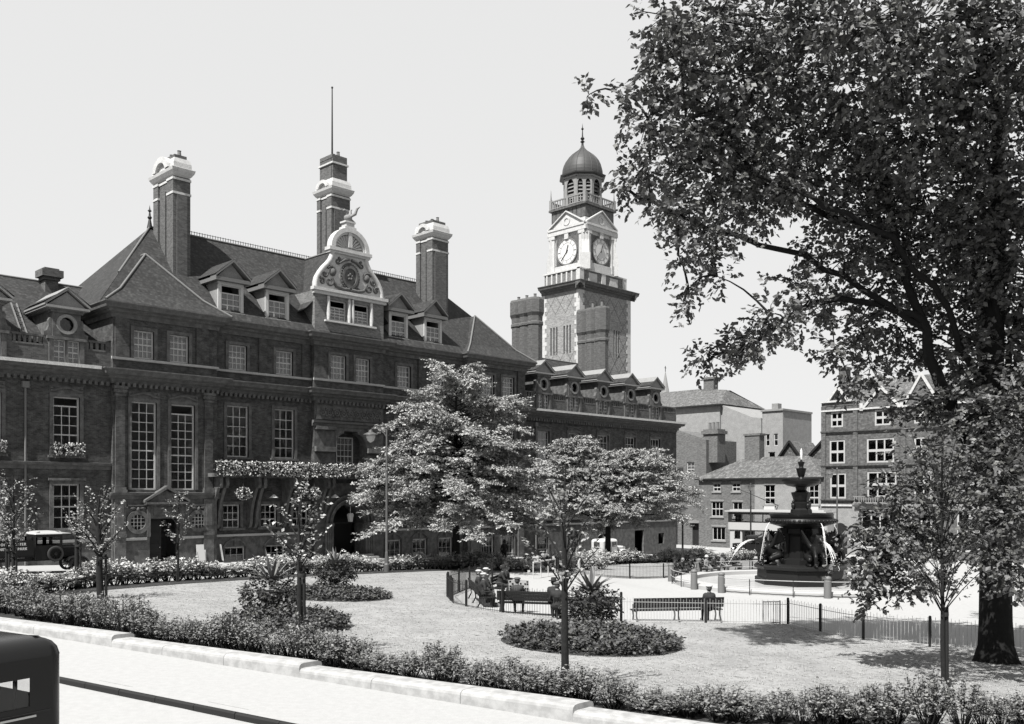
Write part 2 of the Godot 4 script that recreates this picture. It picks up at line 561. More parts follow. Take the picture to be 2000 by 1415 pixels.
# ---------------------------------------------------------------- windows
# hole: {x0,x1,y0,y1,cols,rows,each,curtain,open}
func win(parent: Node3D, x0: float, x1: float, y0: float, y1: float, z: float, o := {}) -> Node3D:
	var w := x1 - x0; var h := y1 - y0
	var cols: int = o.get("cols", 3); var rows: int = o.get("rows", 4)
	var bw: float = o.get("bar", 0.045); var fw: float = o.get("frame", 0.09)
	var top: float = o.get("open", 0.0)                            # upper sash let down by this share
	var key := "w%.2f_%.2f_%d_%d_%.2f_%.3f" % [w, h, cols, rows, top, fw]
	var cw := (w - 2 * fw) / cols
	var gh := (h - 2 * fw) * (1.0 - top)
	var ch := gh / rows
	if not shared.has(key):
		var g := Geo.new()
		g.box(0, fw, 0, h, -0.09, 0); g.box(w - fw, w, 0, h, -0.09, 0)
		g.box(fw, w - fw, h - fw, h, -0.09, -0.003); g.box(fw, w - fw, 0, fw, -0.09, -0.003)
		for i in range(1, cols):
			g.box(fw + cw * i - bw / 2, fw + cw * i + bw / 2, fw, fw + gh, -0.07, -0.03)
		for j in range(1, rows + (1 if top > 0 else 0)):
			var t := bw / 2 * (1.8 if j == int(rows / 2.0) or j == rows else 1.0)
			g.box(fw, w - fw, fw + ch * j - t, fw + ch * j + t, -0.068, -0.028)
		shared[key] = g.mesh()
		var p := Geo.new()
		if o.get("each", false):
			p.box(0, cw - bw * 0.8, 0, ch - bw * 0.8, -0.006, 0)
		else:
			p.box(0, w - 2 * fw, 0, gh, -0.006, 0)
		shared[key + "p"] = p.mesh()
		var cu := Geo.new()
		var nf := 10
		for i in nf:
			var a := (w - 2 * fw) * i / nf; var b := (w - 2 * fw) * (i + 1) / nf
			var za := 0.03 if i % 2 == 0 else 0.0; var zb := 0.03 - za
			cu.quad(Vector3(a, gh, za), Vector3(b, gh, zb), Vector3(b, 0, zb), Vector3(a, 0, za))
		shared[key + "c"] = cu.mesh()
	var f := part_mesh(parent, o.get("name", "window"), shared[key], M[o.get("mat", "white_wood")], CUR * Vector3(x0, y0, z))
	var gm: Material = M.glass
	if o.get("each", false):
		for i in cols:
			for j in rows:
				part_mesh(f, "pane", shared[key + "p"], gm, Vector3(fw + cw * i + bw * 0.4, fw + ch * j + bw * 0.4, -0.045))
	else:
		part_mesh(f, "pane", shared[key + "p"], gm, Vector3(fw, fw, -0.045))
	if o.has("curtain"):
		var cu := part_mesh(f, "curtain", shared[key + "c"], M.curtain, Vector3(fw, fw, -0.16))
		cu.scale.y = o.curtain
	return f

func arch_poly(cx: float, y0: float, half: float, spring: float, rise: float, n := 12) -> PackedVector2Array:
	var p := PackedVector2Array([Vector2(cx - half, y0)])
	for i in n + 1:
		var a := PI - PI * i / n
		p.append(Vector2(cx + cos(a) * half, spring + sin(a) * rise))
	p.append(Vector2(cx + half, y0))
	return p

func ring_arch(g: Geo, cx: float, cy: float, r0: float, r1: float, z0: float, z1: float, a0 := 0.0, a1 := PI, n := 16, sy := 1.0) -> void:
	for i in n:
		var a := lerpf(a0, a1, float(i) / n); var b := lerpf(a0, a1, float(i + 1) / n)
		var A := Vector2(cx + cos(a) * r0, cy + sin(a) * r0 * sy); var B := Vector2(cx + cos(a) * r1, cy + sin(a) * r1 * sy)
		var C := Vector2(cx + cos(b) * r1, cy + sin(b) * r1 * sy); var D := Vector2(cx + cos(b) * r0, cy + sin(b) * r0 * sy)
		g.quad(Vector3(A.x, A.y, z1), Vector3(D.x, D.y, z1), Vector3(C.x, C.y, z1), Vector3(B.x, B.y, z1))
		g.quad(Vector3(B.x, B.y, z1), Vector3(C.x, C.y, z1), Vector3(C.x, C.y, z0), Vector3(B.x, B.y, z0))
		g.quad(Vector3(D.x, D.y, z1), Vector3(A.x, A.y, z1), Vector3(A.x, A.y, z0), Vector3(D.x, D.y, z0))

func arch_spandrel(g: Geo, x0: float, x1: float, spring: float, top: float, cx: float, half: float, z: float, n := 16) -> void:
	# flat wall above an arched opening
	for i in n:
		var a := PI - PI * i / n; var b := PI - PI * (i + 1) / n
		var p := Vector2(cx + cos(a) * half, spring + sin(a) * half); var q := Vector2(cx + cos(b) * half, spring + sin(b) * half)
		g.quad(Vector3(p.x, top, z), Vector3(q.x, top, z), Vector3(q.x, q.y, z), Vector3(p.x, p.y, z))
	if cx - half > x0:
		g.quad(Vector3(x0, top, z), Vector3(cx - half, top, z), Vector3(cx - half, spring, z), Vector3(x0, spring, z))
	if cx + half < x1:
		g.quad(Vector3(cx + half, top, z), Vector3(x1, top, z), Vector3(x1, spring, z), Vector3(cx + half, spring, z))

func along_x(g: Geo, prof: Array, x0: float, x1: float, z: float, y: float) -> void:
	# profile of [out, up] run along x in front of plane z
	var p := PackedVector2Array()
	for q in prof:
		p.append(Vector2(q[0], q[1]))
	var keep := g.T; var kf := g.flip
	g.at(g.T * Transform3D(Basis(Vector3(0, 0, 1), Vector3(0, 1, 0), Vector3(1, 0, 0)), Vector3(0, y, z)))
	g.extrude(p, x0, x1)
	g.T = keep; g.flip = kf

func along_z(g: Geo, prof: Array, z0: float, z1: float, x: float, y: float, side: float) -> void:
	# the same run along z on a wall that looks to side (-1 or 1) in x
	var p := PackedVector2Array()
	for q in prof:
		p.append(Vector2(q[0], q[1]))
	var keep := g.T; var kf := g.flip
	g.at(g.T * Transform3D(Basis(Vector3(side, 0, 0), Vector3(0, 1, 0), Vector3(0, 0, 1)), Vector3(x, y, 0)))
	g.extrude(p, z0, z1)
	g.T = keep; g.flip = kf

func x_face(g: Geo, x: float, side: float, z0: float, z1: float, y0: float, y1: float) -> void:
	g.face([Vector3(x, y0, z0), Vector3(x, y1, z0), Vector3(x, y1, z1), Vector3(x, y0, z1)], Vector3(side, 0, 0))

func cornice_run(g: Geo, prof: Array, x0: float, x1: float, z: float, y: float, s0: int, b0: float, s1: int, b1: float) -> void:
	# moulding along x, mitred at its ends: s 0 butted, 1 turning back by b round an outer corner, -1 meeting a neighbour in an inner corner
	var n := prof.size()
	for i in n:
		var p: Array = prof[i]; var q: Array = prof[(i + 1) % n]
		var up: float = -(q[0] - p[0]); var out: float = q[1] - p[1]
		g.face([Vector3(x0 - s0 * p[0], y + p[1], z + p[0]), Vector3(x1 + s1 * p[0], y + p[1], z + p[0]), Vector3(x1 + s1 * q[0], y + q[1], z + q[0]), Vector3(x0 - s0 * q[0], y + q[1], z + q[0])], Vector3(0, up, out))
		for e in [[s0, b0, x0, -1.0], [s1, b1, x1, 1.0]]:
			if e[0] == 1:
				var k := 1.0 if e[1] < 2.0 else 0.0
				g.face([Vector3(e[2] + e[3] * p[0], y + p[1], z + p[0]), Vector3(e[2] + e[3] * q[0], y + q[1], z + q[0]), Vector3(e[2] + e[3] * q[0], y + q[1], z - e[1] + q[0] * k), Vector3(e[2] + e[3] * p[0], y + p[1], z - e[1] + p[0] * k)], Vector3(e[3] * out, up, 0))

const CORN := [[0, -0.85], [0.1, -0.85], [0.14, -0.6], [0.34, -0.52], [0.36, -0.42], [0.62, -0.34], [0.66, -0.2], [0.76, -0.06], [0.76, 0.0], [0, 0.02]]
const LEDGE := [[0, -0.4], [0.06, -0.4], [0.1, -0.22], [0.24, -0.14], [0.26, 0.0], [0, 0.02]]
const BAND := [[0, -0.16], [0.1, -0.14], [0.12, 0.0], [0, 0.01]]

func pediment(g: Geo, cx: float, y: float, half: float, rise: float, z0: float, z1: float) -> void:
	# a triangular pediment: tympanum set back, raking mouldings
	g.extrude(PackedVector2Array([Vector2(cx - half, y), Vector2(cx + half, y), Vector2(cx, y + rise)]), z0, z1 - 0.16)
	g.box(cx - half - 0.1, cx + half + 0.1, y - 0.14, y, z0, z1 + 0.06)
	for s in [-1.0, 1.0]:
		var a := Vector2(cx + s * (half + 0.16), y - 0.02); var b := Vector2(cx, y + rise + 0.1)
		var t := 0.2
		g.extrude(PackedVector2Array([a, b, b + Vector2(0, t), a + Vector2(0, t * 0.7)]), z0, z1 + 0.045 + 0.004 * s)

func chimney(parent: Node3D, x0: float, x1: float, z0: float, z1: float, yb: float, ys: float, extra := 0.0) -> void:
	# slab stack with pilaster strips, two white bands and a white curved cap; ys is the foot of the cap
	var g := G()
	g.box(x0, x1, yb, ys, z0, z1)
	var d := z1 - z0
	for a in [[z1 - d * 0.3, z1 + 0.002], [z0 - 0.002, z0 + d * 0.24]]:
		g.box(x0 - 0.13, x1 + 0.13, yb, ys - 0.002, a[0], a[1])
	g.box(x0 - 0.09, x1 + 0.09, yb + 0.6, ys - 0.8, z0 + d * 0.38, z0 + d * 0.58)
	g.box(x0 + 0.12, x1 - 0.12, yb, ys - 1.2, z1 + 0.004, z1 + 0.07)
	if extra > 0.0:
		g.box(x0 + 0.08, x1 - 0.08, ys + 1.1, ys + 1.3 + extra, z0 + 0.1, z1 - 0.1)
	var st := part(parent, "chimney", g, M.brick_chim)
	var b := G()
	for k in [0.08, 1.02]:
		b.box(x0 - 0.17, x1 + 0.17, ys - k - 0.15, ys - k, z1 - d * 0.3 - 0.03, z1 + 0.06)
		b.box(x0 - 0.17, x1 + 0.17, ys - k - 0.15, ys - k, z0 - 0.06, z0 + d * 0.24 + 0.03)
		if k < 0.5:
			b.box(x0 - 0.05, x1 + 0.05, ys - k - 0.15, ys - k, z0 + d * 0.24 + 0.03, z1 - d * 0.3 - 0.03)
	part(st, "band", b, M.stone_white)
	if extra > 0.0:
		b = G()
		b.box(x0 - 0.02, x1 + 0.02, ys + 0.85 + extra, ys + 0.98 + extra, z0, z1)
		part(st, "band", b, M.stone_white)
	var c := G()
	var o := [[0.05, 0], [0.16, 0.1], [0.3, 0.32], [0.34, 0.5], [0.16, 0.58], [0.14, 0.9], [0.05, 1.2]]
	for i in o.size() - 1:
		var p: Array = o[i]; var q: Array = o[i + 1]
		var A := [Vector3(x0 - p[0], ys + p[1], z0 - p[0]), Vector3(x1 + p[0], ys + p[1], z0 - p[0]), Vector3(x1 + p[0], ys + p[1], z1 + p[0]), Vector3(x0 - p[0], ys + p[1], z1 + p[0])]
		var B := [Vector3(x0 - q[0], ys + q[1], z0 - q[0]), Vector3(x1 + q[0], ys + q[1], z0 - q[0]), Vector3(x1 + q[0], ys + q[1], z1 + q[0]), Vector3(x0 - q[0], ys + q[1], z1 + q[0])]
		for k in 4:
			var l := (k + 1) % 4
			c.face([A[k], A[l], B[l], B[k]], (A[k] + A[l] + B[k] + B[l]) / 4 - Vector3((x0 + x1) / 2, ys + 0.4, (z0 + z1) / 2))
	c.box(x0 - 0.05, x1 + 0.05, ys - 0.004, ys + 1.2, z0 - 0.05, z1 + 0.05)
	# segmental hood on each long side
	var zm := (z0 + z1) / 2
	for s in [-1.0, 1.0]:
		var keep := c.T; var kf := c.flip
		c.at(c.T * Transform3D(Basis(Vector3(0, 0, 1), Vector3(0, 1, 0), Vector3(s, 0, 0)), Vector3((x0 + x1) / 2, 0, 0)))
		ring_arch(c, zm, ys + 0.5, d * 0.24, d * 0.4, 0, (x1 - x0) / 2 + 0.36, 0.1, PI - 0.1, 10, 0.85)
		c.T = keep; c.flip = kf
	part(st, "cap", c, M.stone_white)
	var p := G()
	var yt := ys + 1.2 + (extra + 0.1 if extra > 0 else 0.0)
	p.box(x0 + 0.05, x1 - 0.05, yt, yt + 0.28, z0 + 0.15, z1 - 0.15)
	part(st, "coping", p, M.brick_chim)
	for k in 3:
		var t := G()
		t.T.origin += Vector3((x0 + x1) / 2, yt + 0.28, lerpf(z0 + 0.35, z1 - 0.35, k / 2.0))
		t.lathe([Vector2(0.14, 0), Vector2(0.11, 0.28), Vector2(0.14, 0.34), Vector2(0.09, 0.34), Vector2(0.08, 0.1)], 10)
		part(st, "chimney_pot", t, M.ridge)

func baluster_run(g: Geo, x0: float, x1: float, y0: float, y1: float, z: float, n: int) -> void:
	g.box(x0, x1, y1 - 0.12, y1, z - 0.14, z + 0.05)
	g.box(x0, x1, y0, y0 + 0.1, z - 0.13, z + 0.04)
	for i in n:
		var x := lerpf(x0, x1, (i + 0.5) / n)
		var w := (x1 - x0) / n * 0.26
		g.box(x - w, x + w, y0 + 0.1, y1 - 0.12, z - 0.1, z)

func wing_bay(parent: Node3D, cx: float, z: float) -> void:
	# attic dormer with a round window, side scrolls and a small pediment
	var g := G()
	g.box(cx - 0.98, cx - 0.72, 13.0, 14.5, z - 0.5, z + 0.09); g.box(cx + 0.72, cx + 0.98, 13.0, 14.5, z - 0.5, z + 0.09)
	g.box(cx - 0.06, cx + 0.06, 13.06, 14.42, z - 0.2, z + 0.03)
	g.box(cx - 1.1, cx + 1.1, 14.42, 14.58, z - 0.6, z + 0.16)
	g.wall(cx - 0.78, cx + 0.78, 14.58, 16.1, z + 0.04, [[cx - 0.5, cx + 0.5, 14.84, 15.84]], 0.2)
	# round eye inside the square opening
	for k in 24:
		var a := TAU * k / 24; var b := TAU * (k + 1) / 24
		var ra := 0.51 / maxf(absf(cos(a)), absf(sin(a))); var rb := 0.51 / maxf(absf(cos(b)), absf(sin(b)))
		g.face([Vector3(cx + cos(a) * 0.44, 15.34 + sin(a) * 0.44, z + 0.036), Vector3(cx + cos(b) * 0.44, 15.34 + sin(b) * 0.44, z + 0.036), Vector3(cx + cos(b) * rb, 15.34 + sin(b) * rb, z + 0.036), Vector3(cx + cos(a) * ra, 15.34 + sin(a) * ra, z + 0.036)], Vector3(0, 0, 1))
	for s in [-1.0, 1.0]:
		x_face(g, cx + s * 0.78, s, z - 3.4, z + 0.04, 14.5, 16.1)
		# scroll bracket
		var pl := PackedVector2Array([Vector2(cx + s * 0.78, 14.58), Vector2(cx + s * 1.22, 14.6), Vector2(cx + s * 1.24, 14.82), Vector2(cx + s * 1.06, 14.9), Vector2(cx + s * 0.95, 15.2), Vector2(cx + s * 0.98, 15.5), Vector2(cx + s * 0.9, 15.66), Vector2(cx + s * 0.78, 15.64)])
		g.extrude(pl, z - 0.3, z - 0.02)
	g.box(cx - 0.9, cx + 0.9, 15.98, 16.14, z - 0.4, z + 0.13)
	var d := part(parent, "dormer", g, M.stone)
	var e := G()
	ring_arch(e, cx, 15.34, 0.4, 0.58, z - 0.05, z + 0.12, 0, TAU, 24)
	part(d, "window_surround", e, M.stone_light)
	var p := G()
	pediment(p, cx, 16.34, 1.12, 0.86, z - 3.2, z + 0.26)
	p.box(cx - 0.98, cx + 0.98, 16.14, 16.2, z - 3.3, z + 0.1)
	part(d, "pediment", p, M.stone_light)
	var r := G()
	for s in [-1.0, 1.0]:
		r.face([Vector3(cx, 17.42, z + 0.34), Vector3(cx + s * 1.34, 16.5, z + 0.34), Vector3(cx + s * 1.34, 16.5, z - 3.6), Vector3(cx, 17.42, z - 4.6)], Vector3(s, 1, 0))
	part(d, "dormer_roof", r, M.tile)
	var q := G()
	q.face([Vector3(cx - 0.5, 14.84, z - 0.15), Vector3(cx + 0.5, 14.84, z - 0.15), Vector3(cx + 0.5, 15.84, z - 0.15), Vector3(cx - 0.5, 15.84, z - 0.15)], Vector3(0, 0, 1))
	part(d, "pane", q, M.glass)
	win(parent, cx - 0.72, cx - 0.06, 13.06, 14.42, z - 0.06, {"cols": 2, "rows": 4, "curtain": 0.9, "frame": 0.06})
	win(parent, cx + 0.06, cx + 0.72, 13.06, 14.42, z - 0.06, {"cols": 2, "rows": 4, "curtain": 0.9, "frame": 0.06})

func roof_dormer(parent: Node3D, cx: float) -> void:
	var z := -0.55
	var g := G()
	g.box(cx - 0.92, cx - 0.7, 17.45, 19.36, z - 0.12, z); g.box(cx + 0.7, cx + 0.92, 17.45, 19.36, z - 0.12, z)
	g.box(cx - 1.0, cx + 1.0, 17.4, 17.56, z - 0.2, z + 0.08)
	g.box(cx - 0.92, cx + 0.92, 19.3, 19.5, z - 0.14, z + 0.02)
	var d := part(parent, "dormer", g, M.white_wood)
	var k := G()
	for s in [-1.0, 1.0]:
		k = G()
		k.face([Vector3(cx + s * 0.9, 17.3, z - 0.1), Vector3(cx + s * 0.9, 19.5, z - 0.1), Vector3(cx + s * 0.9, 19.5, -2.6)], Vector3(s, 0, 0))
		part(d, "cheek", k, M.stone_light)
	var p := G()
	p.extrude(PackedVector2Array([Vector2(cx - 1.02, 19.76), Vector2(cx + 1.02, 19.76), Vector2(cx, 20.76)]), z - 2.2, z + 0.02)
	part(d, "tympanum", p, M.stone_light)
	var e := G()
	e.box(cx - 1.26, cx + 1.26, 19.5, 19.74, z - 2.2, z + 0.36)
	for s in [-1.0, 1.0]:
		var a := Vector2(cx + s * 1.26, 19.74); var b := Vector2(cx, 20.82)
		e.extrude(PackedVector2Array([a, b, b + Vector2(0, 0.17), a + Vector2(0, 0.14)]), z - 0.4, z + 0.4 + 0.004 * s)
	part(d, "eaves", e, M.grey_wood)
	var r := G()
	for s in [-1.0, 1.0]:
		r.face([Vector3(cx, 21.0, z + 0.4), Vector3(cx + s * 1.32, 19.88, z + 0.4), Vector3(cx + s * 1.32, 19.88, -2.9), Vector3(cx, 21.0, -3.9)], Vector3(s, 1, 0))
	part(d, "dormer_roof", r, M.tile)
	win(parent, cx - 0.7, cx + 0.7, 17.56, 19.3, z - 0.06, {"cols": 3, "rows": 3, "open": 0.28, "curtain": 1.0, "frame": 0.07})

func trim(parent: Node3D, x0: float, x1: float, y0: float, y1: float, z: float, sill := true, head := 0) -> void:
	# moulded stone surround; head 1 = swan neck, 2 = plain hood
	var g := G()
	g.box(x0 - 0.2, x0, y0, y1 + 0.2, z - 0.1, z + 0.07); g.box(x1, x1 + 0.2, y0, y1 + 0.2, z - 0.1, z + 0.07)
	g.box(x0, x1, y1, y1 + 0.2, z - 0.1, z + 0.066)
	if sill:
		g.box(x0 - 0.3, x1 + 0.3, y0 - 0.14, y0, z - 0.1, z + 0.16)
	if head == 1:
		var pts := []
		var rad := []
		var w := x1 - x0
		for i in 17:
			var t := i / 16.0
			pts.append(Vector3(lerpf(x0 - 0.16, x1 + 0.16, t), y1 + 0.32 + 0.2 * pow(sin(t * PI), 2.0), z + 0.08))
			rad.append(0.075)
		g.tube(pts, rad, 6)
		for s in [x0 - 0.1, x1 + 0.1]:
			g.ball(Vector3(s, y1 + 0.48, z + 0.06), Vector3(0.1, 0.1, 0.07), 8, 5)
		g.box(x0 - 0.2, x1 + 0.2, y1 + 0.2, y1 + 0.62, z - 0.1, z + 0.03)
	elif head == 2:
		g.box(x0 - 0.3, x1 + 0.3, y1 + 0.2, y1 + 0.34, z - 0.1, z + 0.2)
	part(parent, "window_surround", g, M.stone)

# ---------------------------------------------------------------- the town hall
func town_hall() -> void:
	var base := Vector3(40.4, gy(40.4, 0), 0)
	var t := thing("town_hall", "long dark brick civic hall with ornamental white gable and flower balcony", "building", base)
	off(base)
	var walls := G(); var low := G(); var voids := []
	var corn := G(); var dent := G(); var light := G()
	# each stretch: x0, x1, plane z, attic storey?
	var runs := [[-3.0, 22.95, -0.3, false], [22.95, 29.65, 0.0, true], [29.65, 37.2, -0.6, true], [37.2, 43.3, -0.2, true], [43.3, 51.8, -0.6, true], [51.8, 58.6, 0.0, true], [58.6, 81.9, -0.3, false]]
	var ops := []      # [x0, x1, y0, y1, run, options, sill, head]
	for c in [3.6, 7.8, 12.0, 16.2, 20.4]:
		var near: bool = c > 15
		ops.append([c - 0.74, c + 0.74, 7.75, 11.15, 0, {"cols": 3, "rows": 5, "each": near, "open": 0.14 if c > 18 else 0.0}, true, 1])
		ops.append([c - 0.74, c + 0.74, 3.45, 6.1, 0, {"cols": 3, "rows": 4, "each": near}, true, 2])
	for a in [[24.05, 25.63, 0.0], [26.55, 28.13, 0.1]]:
		ops.append([a[0], a[1], 5.78, 11.15, 1, {"cols": 3, "rows": 9, "each": true, "open": a[2]}, false, 1])
	for a in [[24.2, 25.46], [26.46, 27.72]]:
		ops.append([a[0], a[1], 13.78, 15.5, 1, {"cols": 4, "rows": 4, "curtain": 0.85}, false, 0])
	for c in [31.46, 35.02, 45.6, 49.2]:
		var r := 2 if c < 40 else 4
		ops.append([c - 0.8, c + 0.8, 7.98, 11.4, r, {"cols": 3, "rows": 5, "each": c < 40, "open": 0.0}, true, 0])
		ops.append([c - 0.68, c + 0.68, 13.78, 15.45, r, {"cols": 4, "rows": 4, "curtain": 0.6 + 0.05 * (int(c) % 5)}, false, 0])
	for c in [31.0, 33.8, 36.3, 44.2, 46.6, 49.0, 50.9]:
		var r := 2 if c < 40 else 4
		ops.append([c - 0.63, c + 0.63, 3.25, 4.82, r, {"cols": 3, "rows": 3}, true, 0])
	for c in [31.26, 34.3, 44.6, 47.2, 49.9]:
		ops.append([c - 0.75, c + 0.75, -0.3 if c > 44 else 0.5, 2.0, 2 if c < 40 else 4, {"cols": 3, "rows": 3, "bar": 0.03}, false, 0])
	for a in [[38.55, 39.9], [40.75, 42.05]]:
		ops.append([a[0], a[1], 13.75, 15.55, 3, {"cols": 4, "rows": 4, "curtain": 0.8}, false, 0])
	for a in [[53.3, 54.8], [55.75, 57.2]]:
		ops.append([a[0], a[1], 13.78, 15.5, 5, {"cols": 4, "rows": 4, "curtain": 0.7}, false, 0])
		ops.append([a[0], a[1], 5.78, 11.15, 5, {"cols": 3, "rows": 9, "curtain": 0.7}, false, 1])
		ops.append([a[0] + 0.02, a[1] - 0.02, -0.3, 1.95, 5, {"cols": 4, "rows": 3, "bar": 0.03}, false, 0])
	for c in [61.24, 65.43, 69.7, 73.96, 78.15]:
		ops.append([c - 0.8, c + 0.8, 7.75, 11.15, 6, {"cols": 3, "rows": 5, "curtain": 0.75}, true, 1])
		ops.append([c - 0.74, c + 0.74, 3.3, 5.6, 6, {"cols": 3, "rows": 4}, true, 2])
	for c in [61.2, 65.3]:
		ops.append([c - 0.7, c + 0.7, 0.0, 1.7, 6, {"cols": 3, "rows": 3, "bar": 0.03}, false, 0])
	var dark := [[69.0, 70.5, -1.0, 1.7], [74.7, 76.2, -1.2, 1.9], [78.7, 79.7, 0.4, 1.5]]     # doorways of the far wing
	var door := [25.2, 27.1, -0.5, 4.0]
	for i in runs.size():
		var r: Array = runs[i]
		var lower := []; var upper := []
		for o in ops:
			if o[4] == i:
				if o[3] < 2.72:
					lower.append(o)
				else:
					upper.append(o)
		if i == 6:
			lower.append_array(dark)
		if i == 1:
			low.wall(r[0], r[1], -2.0, 5.6, r[2], [door, [23.94, 24.94, 3.3, 4.3], [27.86, 28.86, 3.3, 4.3]], 0.5)
			walls.wall(r[0], r[1], 5.6, 16.95, r[2], upper)
		elif i == 3:
			# entrance bay: stone round the big arch, the loggia above it and brick at the top
			low.wall(r[0], r[1], -2.0, 3.4, r[2], [[38.75, 41.55, -2.0, 3.4]], 1.2)
			arch_spandrel(low, r[0], r[1], 3.4, 6.3, 40.15, 1.4, r[2])
			walls.wall(r[0], r[1], 12.0, 16.95, r[2], upper)
			low.wall(r[0], r[1], 6.3, 12.0, r[2], [[38.95, 41.75, 6.3, 10.1]], 0.9)
		else:
			low.wall(r[0], r[1], -2.0, 2.72, r[2], lower)
			walls.wall(r[0], r[1], 2.72, 16.95 if r[3] else 13.0, r[2], upper)
		# ledges and cornices
		var e0 := 0.3 if i in [1, 3, 5] else 0.0
		var ends: Array = [[0, 0.0, -1, 0.0], [1, 0.3, 1, 0.6], [-1, 0.0, -1, 0.0], [1, 0.4, 1, 0.4], [-1, 0.0, -1, 0.0], [1, 0.6, 1, 0.3], [-1, 0.0, 1, 15.7]][i]
		cornice_run(corn, CORN, r[0], r[1], r[2], 13.0, ends[0], ends[1], ends[2], ends[3])
		if r[3]:
			cornice_run(corn, CORN, r[0], r[1], r[2], 16.95, ends[0], 12.5 if i == 1 else ends[1], ends[2], 12.5 if i == 5 else ends[3])
			along_x(light, BAND, r[0] - (0.1 if e0 > 0 else 0.0), r[1] + (0.1 if e0 > 0 else 0.0), r[2], 13.74 + (0.006 if e0 > 0 else 0.0))
		if i in [1, 5]:
			var lg := G(); along_x(lg, LEDGE, r[0] - 0.2, r[1] + 0.2, r[2], 5.6)
			part(t, "ledge", lg, M.stone)
		if i in [0, 6]:
			var lg := G(); along_x(lg, LEDGE, r[0], r[1], r[2], 7.35 if i == 0 else 7.3)
			part(t, "ledge", lg, M.stone)
		if i != 3:
			if i == 1:
				along_x(light, BAND, 23.3, 25.0, r[2], 2.85); along_x(light, BAND, 27.3, 29.3, r[2], 2.85)
			else:
				along_x(light, BAND, r[0] + 0.02, r[1] - 0.02, r[2], 2.85)
		var x: float = r[0] + 0.1
		while x < r[1] - 0.1:
			dent.box(x, x + 0.17, 11.98, 12.22, r[2], r[2] + 0.26)
			x += 0.34
	# returns between the stretches
	for i in runs.size() - 1:
		var a: Array = runs[i]; var b: Array = runs[i + 1]
		var s := -1.0 if b[2] > a[2] else 1.0
		var top := 16.95 if a[3] and b[3] else 13.0
		x_face(walls, a[1], s, minf(a[2], b[2]), maxf(a[2], b[2]), -2.0, top)
	x_face(walls, 22.95, -1, -12.5, 0.0, 13.0, 16.95)
	x_face(walls, 58.6, 1, -12.5, 0.0, 13.0, 16.95)
	x_face(walls, 81.9, 1, -16, -0.3, -2.0, 13.0)
	x_face(walls, -3.0, -1, -16, -0.3, -2.0, 13.0)
	walls.face([Vector3(-3, -2, -16), Vector3(81.9, -2, -16), Vector3(81.9, 14, -16), Vector3(-3, 14, -16)], Vector3(0, 0, -1))
	part(t, "wall", walls, M.brick)
	# rooms behind the windows: floors, a corridor wall and cross walls
	for y in [5.2, 12.6]:
		rooms(t, -2.9, 81.8, y, y + 0.25, -15.9, -2.0)
	rooms(t, 23.0, 58.5, 16.6, 16.8, -12.4, -2.0)
	rooms(t, -2.9, 81.8, -1.9, 12.55, -7.2, -7.0)
	rooms(t, 23.0, 58.5, 12.9, 16.55, -7.2, -7.0)
	for x in [6.0, 14.2, 22.8, 29.6, 37.3, 43.2, 51.7, 58.5, 67.5, 76.0]:
		rooms(t, x - 0.1, x + 0.1, -1.9, 12.55, -6.95, -2.0)
	part(t, "lower_wall", low, M.stone)
	part(t, "cornice", corn, M.stone)
	tagged(part(t, "dentil_course", dent, M.stone), "", "", "", "stuff")
	part(t, "string_course", light, M.stone_sill)
	for o in ops:
		var z: float = runs[o[4]][2]
		win(t, o[0], o[1], o[2], o[3], z - 0.13, o[5])
		if o[3] < 2.72:
			# low segmental hood over the basement lights
			var g := G()
			var cx: float = (o[0] + o[1]) / 2
			ring_arch(g, cx, o[3] - 0.42, 0.86, 1.0, z - 0.05, z + 0.09, 0.42, PI - 0.42, 12)
			g.box(cx - 0.1, cx + 0.1, o[3] + 0.05, o[3] + 0.62, z - 0.05, z + 0.12)
			g.box(o[0] - 0.14, o[0], o[2], o[3] + 0.1, z - 0.05, z + 0.06); g.box(o[1], o[1] + 0.14, o[2], o[3] + 0.1, z - 0.05, z + 0.06)
			g.box(o[0], o[1], o[3], o[3] + 0.1, z - 0.05, z + 0.056)
			part(t, "window_surround", g, M.stone)
		else:
			trim(t, o[0], o[1], o[2], o[3], z, o[6], o[7])
	# panelled brick pilasters on the attic and wings
	var pl := G()
	for a in [[23.05, 0.0], [28.2, 0.0], [51.95, 0.0], [57.6, 0.0]]:
		pl = G(); pl.box(a[0], a[0] + 0.85, 13.76, 16.1, a[1] - 0.05, a[1] + 0.12)
		part(t, "attic_pilaster", pl, M.brick)
	for a in [29.8, 33.0, 36.4, 43.5, 47.0, 50.9]:
		pl = G(); pl.box(a, a + 0.6, 13.76, 16.1, -0.65, -0.48)
		part(t, "attic_pilaster", pl, M.brick)
	# pale gutters on the wing cornices
	for a in [[-3.0, 22.1], [59.4, 82.6]]:
		pl = G(); pl.box(a[0], a[1], 12.84, 13.03, 0.44, 0.5)
		part(t, "gutter", pl, M.stone_white)
	for x in [23.07, 28.76, 52.1, 57.7]:
		var g := G()
		g.box(x, x + 0.56, 5.9, 11.4, -0.05, 0.14)
		var p := part(t, "pilaster", g, M.brick)
		g = G()
		g.box(x - 0.1, x + 0.66, 5.6, 5.78, -0.05, 0.24); g.box(x - 0.05, x + 0.61, 5.78, 5.92, -0.05, 0.19)
		part(p, "pilaster_base", g, M.stone)
		g = G()
		g.box(x - 0.04, x + 0.6, 11.4, 11.52, -0.05, 0.18); g.box(x - 0.08, x + 0.64, 11.6, 11.84, -0.05, 0.22); g.box(x, x + 0.56, 11.52, 11.6, -0.05, 0.14)
		g.box(x - 0.14, x + 0.7, 11.84, 12.0, -0.05, 0.28)
